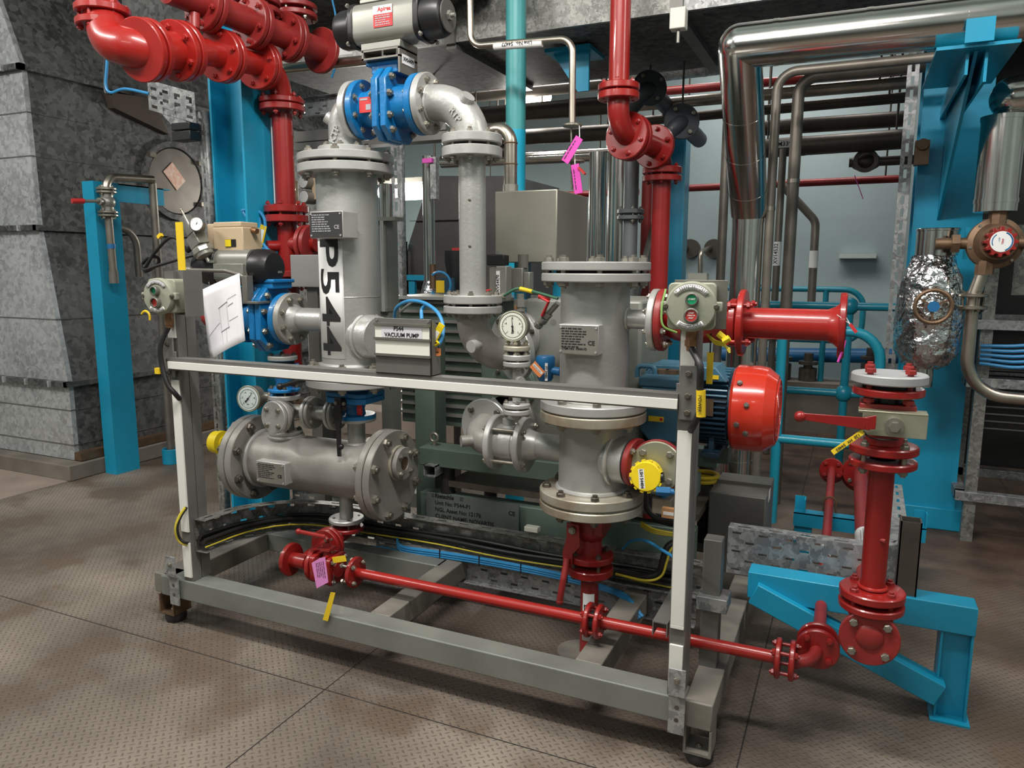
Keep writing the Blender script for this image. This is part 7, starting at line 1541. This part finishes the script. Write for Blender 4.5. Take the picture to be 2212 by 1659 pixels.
for px,pb_ in ((1462,520),(1513,525)): a=Q(px,590,5.6); a=Q(px,590,6.6); obj('tube',MB().tube([a,Q(px,545,6.6),Q(px+22,535,6.94)],.022,14,.06,6),stain,s); q=Q(px+28,537,6.93); obj('wall_flange',MB().cyl(q,q+V((0,.069,0)),.085,n=20),darkpipe,s)
# wall channel
single('ledge',MB().bb(Q(1812,558,6.9),Q(1893,548,6.99)),MATS['pale_blue_dial'],'short pale ledge on the wall left of cyan column','ledge')
# ================================================================ HANDRAILS
def rail(label,segs,r,m,knuckles=(),kr=.0):
    t=T('handrail',label,'handrail',segs[0][0])
    for s_ in segs: obj('tube',MB().tube(s_,r,16,.14 if len(s_)>2 else 0,8),m,t)
    for k in knuckles: obj('knuckle',MB().sphere(k,kr,(1,1,1.1),18,12),m,t)
    return t
Yn=3.95; bp_=QZ(1665,1132,0); a=bp_.x
zr=Q(1830,716,Yn).z; zl2=Q(1670,946,Yn).z; xe_=Q(1903,760,Yn).x
rail('bright cyan handrail with looped end behind the red fan cowl',[[V((a,Yn,0)),V((a,Yn,zr))],[V((a,Yn,zr)),V((xe_,Yn,zr)),V((xe_,Yn,zl2)),V((a,Yn,zl2))]],.024,railblue)
Yf=5.0; q=QZ(1812,1000,0); a=Q(1826,800,Yf).x; z1_=Q(1845,662,Yf).z; z2_=Q(1825,850,Yf).z; xL=Q(1360,655,Yf).x; xR_=Q(1935,680,Yf).x
rail('cyan two bar handrail with ball joints before the kerb',[[V((a,Yf,0)),V((a,Yf,z1_))],[V((xL,Yf,z1_)),V((xR_,Yf,z1_))],[V((xL,Yf,z2_)),V((xR_,Yf,z2_))],[V((xL+1.0,Yf,0)),V((xL+1.0,Yf,z1_))]],.024,railblue,[V((a,Yf,z1_)),V((a,Yf,z2_))],.05)
Yk=6.45; z1_=Q(1770,625,Yk).z; z2_=Q(1770,735,Yk).z; a=Q(1780,700,Yk).x; xR_=Q(1865,660,Yk).x; xL=Q(1400,620,Yk).x
rail('far dark cyan handrail with rounded end on the kerb by the wall',[[V((a,Yk,.4)),V((a,Yk,z1_))],[V((xL,Yk,z1_)),V((xR_,Yk,z1_)),V((xR_,Yk,z2_)),V((xL,Yk,z2_))]],.022,railblue)
hpipe('dark blue pipe running low along the back wall kerb',1560,765,1990,770,6.7,.06,xblue)
for px,py in ((1745,800),(1690,790),(1880,790)): 
    q=Q(px,py,6.45); k=T('drain_valve','small dark drain valve on the kerb '+{1745:'with steel flanges near middle rail post',1690:'right behind fan cowl top',1880:'left of the grey blank plate'}[px],'valve',q-V((0,0,.1))); obj('body',MB().cyl(q-V((0,0,.1)),q+V((0,0,.02)),.07,n=18).cyl(q+V((0,0,.02)),q+V((0,0,.14)),.035,n=16).cyl(q+V((0,0,.05)),q+V((0,0,.075)),.075,n=18),darkpipe if px!=1745 else boltd,k)
# ================================================================ RIGHT COLUMN & NEIGHBOURS
KX0,KX1,KY=.235,.525,4.2
k=T('steel_column','large cyan H section steel column at right behind foil wrapped valve','column',(.38,4.3,0)); obj('section',hsec(KX0,KX1,KY,KY+.25,0,2.44,.014,.010,False),cyan,k)
obj('base_plate',MB().bb((KX0-.05,KY-.02,0),(KX1+.05,KY+.27,.11)),cyan,k,bev=.004)
slotstrip('slotted_strip','slotted galvanised upright strip along left edge of large cyan column',V((.155,4.12,.62)),V((.155,4.12,2.35)),.05,galvm)
q=Q(1965,330,4.1); cl=T('pipe_clamp','brass coloured clamp on the slotted strip at cyan column','clamp',q-V((0,0,.05))); obj('clamp_body',MB().bb(q+V((.02,-.03,-.06)),q+V((.08,.03,.05))).cyl(q+V((.05,-.05,.03)),q+V((.05,-.03,.03)),.025,n=14),bronze,cl)
b=T('support_bracket','bright cyan cantilever bracket carrying the big overhead polished pipe','bracket',Q(2060,230,3.9)); o=Q(2105,108,3.35); yb0,yb1=3.28,4.2
zp=Q(2105,104,3.3).z
obj('tee_plate',MB().bb((o.x-.13,3.25,zp-.008),(o.x+.13,3.9,zp+.004)).bb((o.x-.045,3.23,zp+.004),(o.x+.045,3.24,zp+.085)),cyan,b); obj('stem',MB().bb((o.x-.03,3.3,zp-.09),(o.x-.02,4.2,zp-.008)).bb((o.x+.03,3.3,zp-.12),(o.x+.04,4.2,zp-.008)),cyan,b)
obj('gusset',MB().prism([(0,0),(.9,0),(.9,-.55)],(o.x-.005,3.3,zp-.01),Y_,Z_,X_,.012),cyan,b)
Yw=3.75
e=T('lagged_pipe','polished lagged elbow dropping at the far right edge','pipe',Q(2150,460,Yw)); a=Q(2150,458,Yw); t_=Q(2178,212,Yw); obj('upright',MB().cyl((a.x,Yw,a.z),(a.x,Yw,Q(2160,256,Yw).z),.083,n=36),chrome,e); obj('elbow',MB().sphere((a.x+.02,Yw,t_.z),.083,n=32,m=18).cyl((a.x+.02,Yw,t_.z),(a.x+1.6,Yw,t_.z+.09),.083,n=36),chrome,e)
for y in (262,440): z=Q(2155,y,Yw).z; obj('lagging_band',MB().cyl((a.x,Yw,z),(a.x,Yw,z+.018),.086,n=36),chrome,e)
rgc=Q(2152,525,Yw-.05)
rg=T('pressure_regulator','bronze pressure regulator with red star knob and white round badge','regulator',rgc-V((0,0,.12)))
fn=V((.12,-1,.05)).normalized()
obj('body',MB().lathe(rgc+fn*-.06,fn,[(.06,0),(.105,.02),(.105,.05),(.085,.06),(.07,.09)],36).cyl((rgc.x,Yw-.03,rgc.z),(rgc.x,Yw-.03,a.z+.02),.035,n=8).cyl(V((rgc.x-.22,Yw-.03,rgc.z)),V((rgc.x+.14,Yw-.03,rgc.z)),.024,n=18).cyl(V((rgc.x-.16,Yw-.03,rgc.z)),V((rgc.x-.13,Yw-.03,rgc.z)),.042,n=6).cyl(V((rgc.x+.12,Yw-.03,rgc.z)),V((rgc.x+.15,Yw-.03,rgc.z)),.042,n=6),bronze,rg)
bolts(rg,rgc-fn*.008,fn,.094,6,0,.008,boltm,.2,'screw')
kn=MB(); pts_=[]
for i in range(24):
    ra=.062 if i%2==0 else .05
    for da in (-.09,.09): aa_=2*PI*i/24+da; pts_.append((ra*math.cos(aa_),ra*math.sin(aa_)))
uu,vv,ww=frame(fn); obj('knob',kn.prism(pts_,rgc+fn*.03,uu,vv,ww,.04),red,rg,bev=.002); bd=obj('badge',MB().cyl(rgc+fn*.07,rgc+fn*.0725,.042,n=32),labelw,rg,label='white badge'); obj('badge_arc',MB().torus(rgc+fn*.0725,fn,.038,.003,30,4,-1.2,1.2).torus(rgc+fn*.0725,fn,.034,.002,30,4,2.2,3.6),xblue,bd)
for du_,m_,sz in ((-.010,xblue,.010),(.004,redsign,.010)): text(bd,'THERM' if m_ is xblue else 'TEMP',rgc+fn*.0727+V((du_,0,0)),V((.1,0,1)),V((-1,0,.1)),sz,m_)
fv=T('wrapped_valve','foil wrapped valve bulging below a polished sleeve on the cyan column','valve',Q(2000,800,Yw)); Yv=3.85
fc=lambda y:V((Q(2018,y,Yv).x-.0,Yv,Q(2018,y,Yv).z)); bx_=Q(2018,600,Yv).x
zf_=lambda y:Q(2010,y,Yv).z
obj('sleeve',MB().cyl((bx_,Yv,zf_(552)),(bx_,Yv,zf_(497)),.085,n=36),chrome,fv); obj('sleeve',MB().cyl((bx_-.03,Yv,zf_(835)),(bx_-.03,Yv,zf_(770)),.06,n=28),chrome,fv); obj('sleeve_end',MB().ring((bx_,Yv,zf_(500)),Z_,.08,.088,.012,36),chrome,fv)
prof=[(.083,zf_(552)),(.092,zf_(570)),(.118,zf_(600)),(.130,zf_(640)),(.135,zf_(690)),(.132,zf_(730)),(.128,zf_(760)),(.095,zf_(785)),(.06,zf_(795))][::-1]
mb=MB(); mb.lathe((bx_-.01,Yv,0),Z_,prof,64)
random.seed(3)
# subdivide for crumple
rowsr=[]
for i in range(len(prof)-1):
    for k2 in range(5): f=k2/5; rowsr.append((prof[i][0]*(1-f)+prof[i+1][0]*f,prof[i][1]*(1-f)+prof[i+1][1]*f))
rowsr.append(prof[-1])
g=[]
for i,(r,z) in enumerate(rowsr):
    row=[]
    for k2 in range(65):
        a_=2*PI*(k2%64)/64; row.append((r,a_,z))
    g.append(row)
rnd={}
def jit(i,k2):
    k2%=64
    if (i,k2) not in rnd: rnd[(i,k2)]=random.uniform(-1,1)
    return rnd[(i,k2)]
gg=[[V((bx_-.01+(r+.0035*jit(i,k2)*(0<i<len(g)-1))*math.cos(a_),Yv+(r+.0035*jit(i,k2)*(0<i<len(g)-1))*math.sin(a_),z+.003*jit(i+99,k2))) for k2,(r,a_,z) in enumerate(row)] for i,row in enumerate(g)]
obj('foil_wrap',MB().grid(gg),foil,fv,label='crumpled silver foil wrapping',sharp=.5)
hw=Q(2016,662,Yv-.16); wh=obj('handwheel',MB().torus(hw,-Y_,.070,.009,32,8).cyl(hw+V((0,.03,0)),hw+V((0,-.012,0)),.022,n=6),bronze,fv,label='rusty handwheel'); 
for k2 in range(3): a_=2*PI*k2/3+.5; obj('spoke',MB().beam(hw,hw+V((.06*math.cos(a_),0,.06*math.sin(a_))),.008,.014,Y_),bronze,wh)
obj('hub_badge',MB().cyl(hw+V((0,-.012,0)),hw+V((0,-.016,0)),.024,n=8),xblue,wh); obj('stem',MB().cyl(hw,hw+V((0,.1,0)),.012,n=12),bronze,wh)
# pipes under regulator
x_=rgc.x-.02; s=T('pipe_spool','brassy steel pipe with small flange pair falling from regulator and curving away right','pipe',Q(2150,850,Yw)); zz0=rgc.z-.1
dz_=lambda y:Q(2122,y,Yw).z
obj('pipe',MB().tube([V((rgc.x-.03,Yw-.03,zz0)),V((rgc.x-.06,Yw-.03,dz_(640))),V((rgc.x-.06,Yw-.03,dz_(850))),V((rgc.x+1.3,Yw-.03,dz_(868)-.02))],.026,20,.16,10),stain,s); 
for y0,y1 in ((634,641),(660,668)): flange(s,V((rgc.x-.06,Yw-.03,dz_(y1))),Z_,.055,dz_(y0)-dz_(y1),stain)
bolts(s,V((rgc.x-.06,Yw-.03,dz_(651))),Z_,.042,4,dz_(634)-dz_(668),.010,boltd,.4); obj('union',MB().cyl((rgc.x-.03,Yw-.03,zz0-.03),(rgc.x-.03,Yw-.03,zz0+.03),.036,n=8),bronze,s)
plt=T('mount_plate','cyan mounting plate behind the bronze regulator','plate',Q(2160,580,3.9)); obj('plate',MB().bb(Q(2080,560,3.9),Q(2190,490,3.92)),cyan,plt)
# ---- galvanised rack at right edge
ry=4.05; rk=T('equipment_rack','galvanised slotted rack frame standing at the far right edge','rack',(.95,4.3,.2)); X0=Q(2090,1000,ry).x; zb_r=Q(2100,1062,ry).z; z2=Q(2100,815,ry).z; z3=Q(2100,690,ry).z
for x in (X0,X0+.75):
    for y in (ry,ry+.5):
        obj('leg',MB().bb((x,y,0),(x+.05,y+.05,1.55)),galvd,rk)
for z in (zb_r,z2,z3): obj('shelf_frame',MB().bb((X0-.04,ry-.02,z-.045),(X0+.85,ry+.03,z)).bb((X0-.04,ry+.5,z-.045),(X0+.85,ry+.55,z)).bb((X0-.04,ry,z-.045),(X0+.01,ry+.52,z)).bb((X0+.42,ry,z-.045),(X0+.47,ry+.52,z)),galvm,rk,bev=.002)
for k2 in range(9): obj('rung',MB().cyl((X0+.05,ry+.06,zb_r+.30+.035*k2),(X0+.75,ry+.06,zb_r+.30+.035*k2),.008,n=8),black,rk)
obj('back_panel',MB().bb((X0-.02,ry+.58,.25),(1.9,ry+.62,2.6)),mat('rack_dark_panel',(.03,.028,.028),.2,.5),rk)
slots_=slotstrip('slotted_strip','dark slotted tray panel hanging behind the brassy flange pair',V((X0+.12,ry+.1,1.18)),V((X0+.12,ry+.1,1.5)),.16,galvd)
c=T('cable','blue cables drooping across the galvanised rack','cable',V((X0+.3,ry-.05,1.0)))
for k2 in range(5): obj('cable',MB().tube(smoothpath([V((X0+.0,ry-.05,.95-.02*k2)),V((X0+.2,ry-.07,.97-.025*k2)),V((X0+.5,ry-.07,1.08-.02*k2)),V((X0+1.0,ry-.05,1.16-.02*k2))]),.008,8),cableblu,c)
a=V((X0+.38,ry+.2,0)); s=T('pipe_drop','cyan tube upright standing inside the galvanised rack','pipe',a); obj('pipe',MB().cyl(a,a+V((0,0,1.2)),.03,n=18),railblue,s)
# ================================================================ GROUPS
GR={'pressure_gauge':'round pressure gauges on the skid','push_button_station':'push button stations on the strut posts','strut_post':'upright strut posts of the guard frame','handrail':'cyan handrails in the back bay','drain_valve':'small drain valves on the kerb','plastic_tag':'magenta plastic tags','paper_tag':'paper tags on valves and cables','cable_tag':'yellow cable tags','bulkhead_lamp':'glowing lamps in the background','pipe_drop':'upright pipes in the back bay','slotted_strip':'slotted galvanised strips','cable_tray':'galvanised cable trays','pipe_run':'level pipes along the back wall','vertical_vessel':'silver vertical vessels','steel_column':'cyan steel columns','pneumatic_actuator':'pneumatic valve actuators','seal_tag':'red seal tags','pipe_stand':'cyan pipe stands on the floor','pipe_riser':'upright riser pipes','earth_wire':'yellow green earth wires'}
for o in list(COL.objects):
    if o.parent is None and 'label' in o and 'group' not in o:
        b=o.name.split('.')[0]
        if b in GR: o['group']=GR[b]
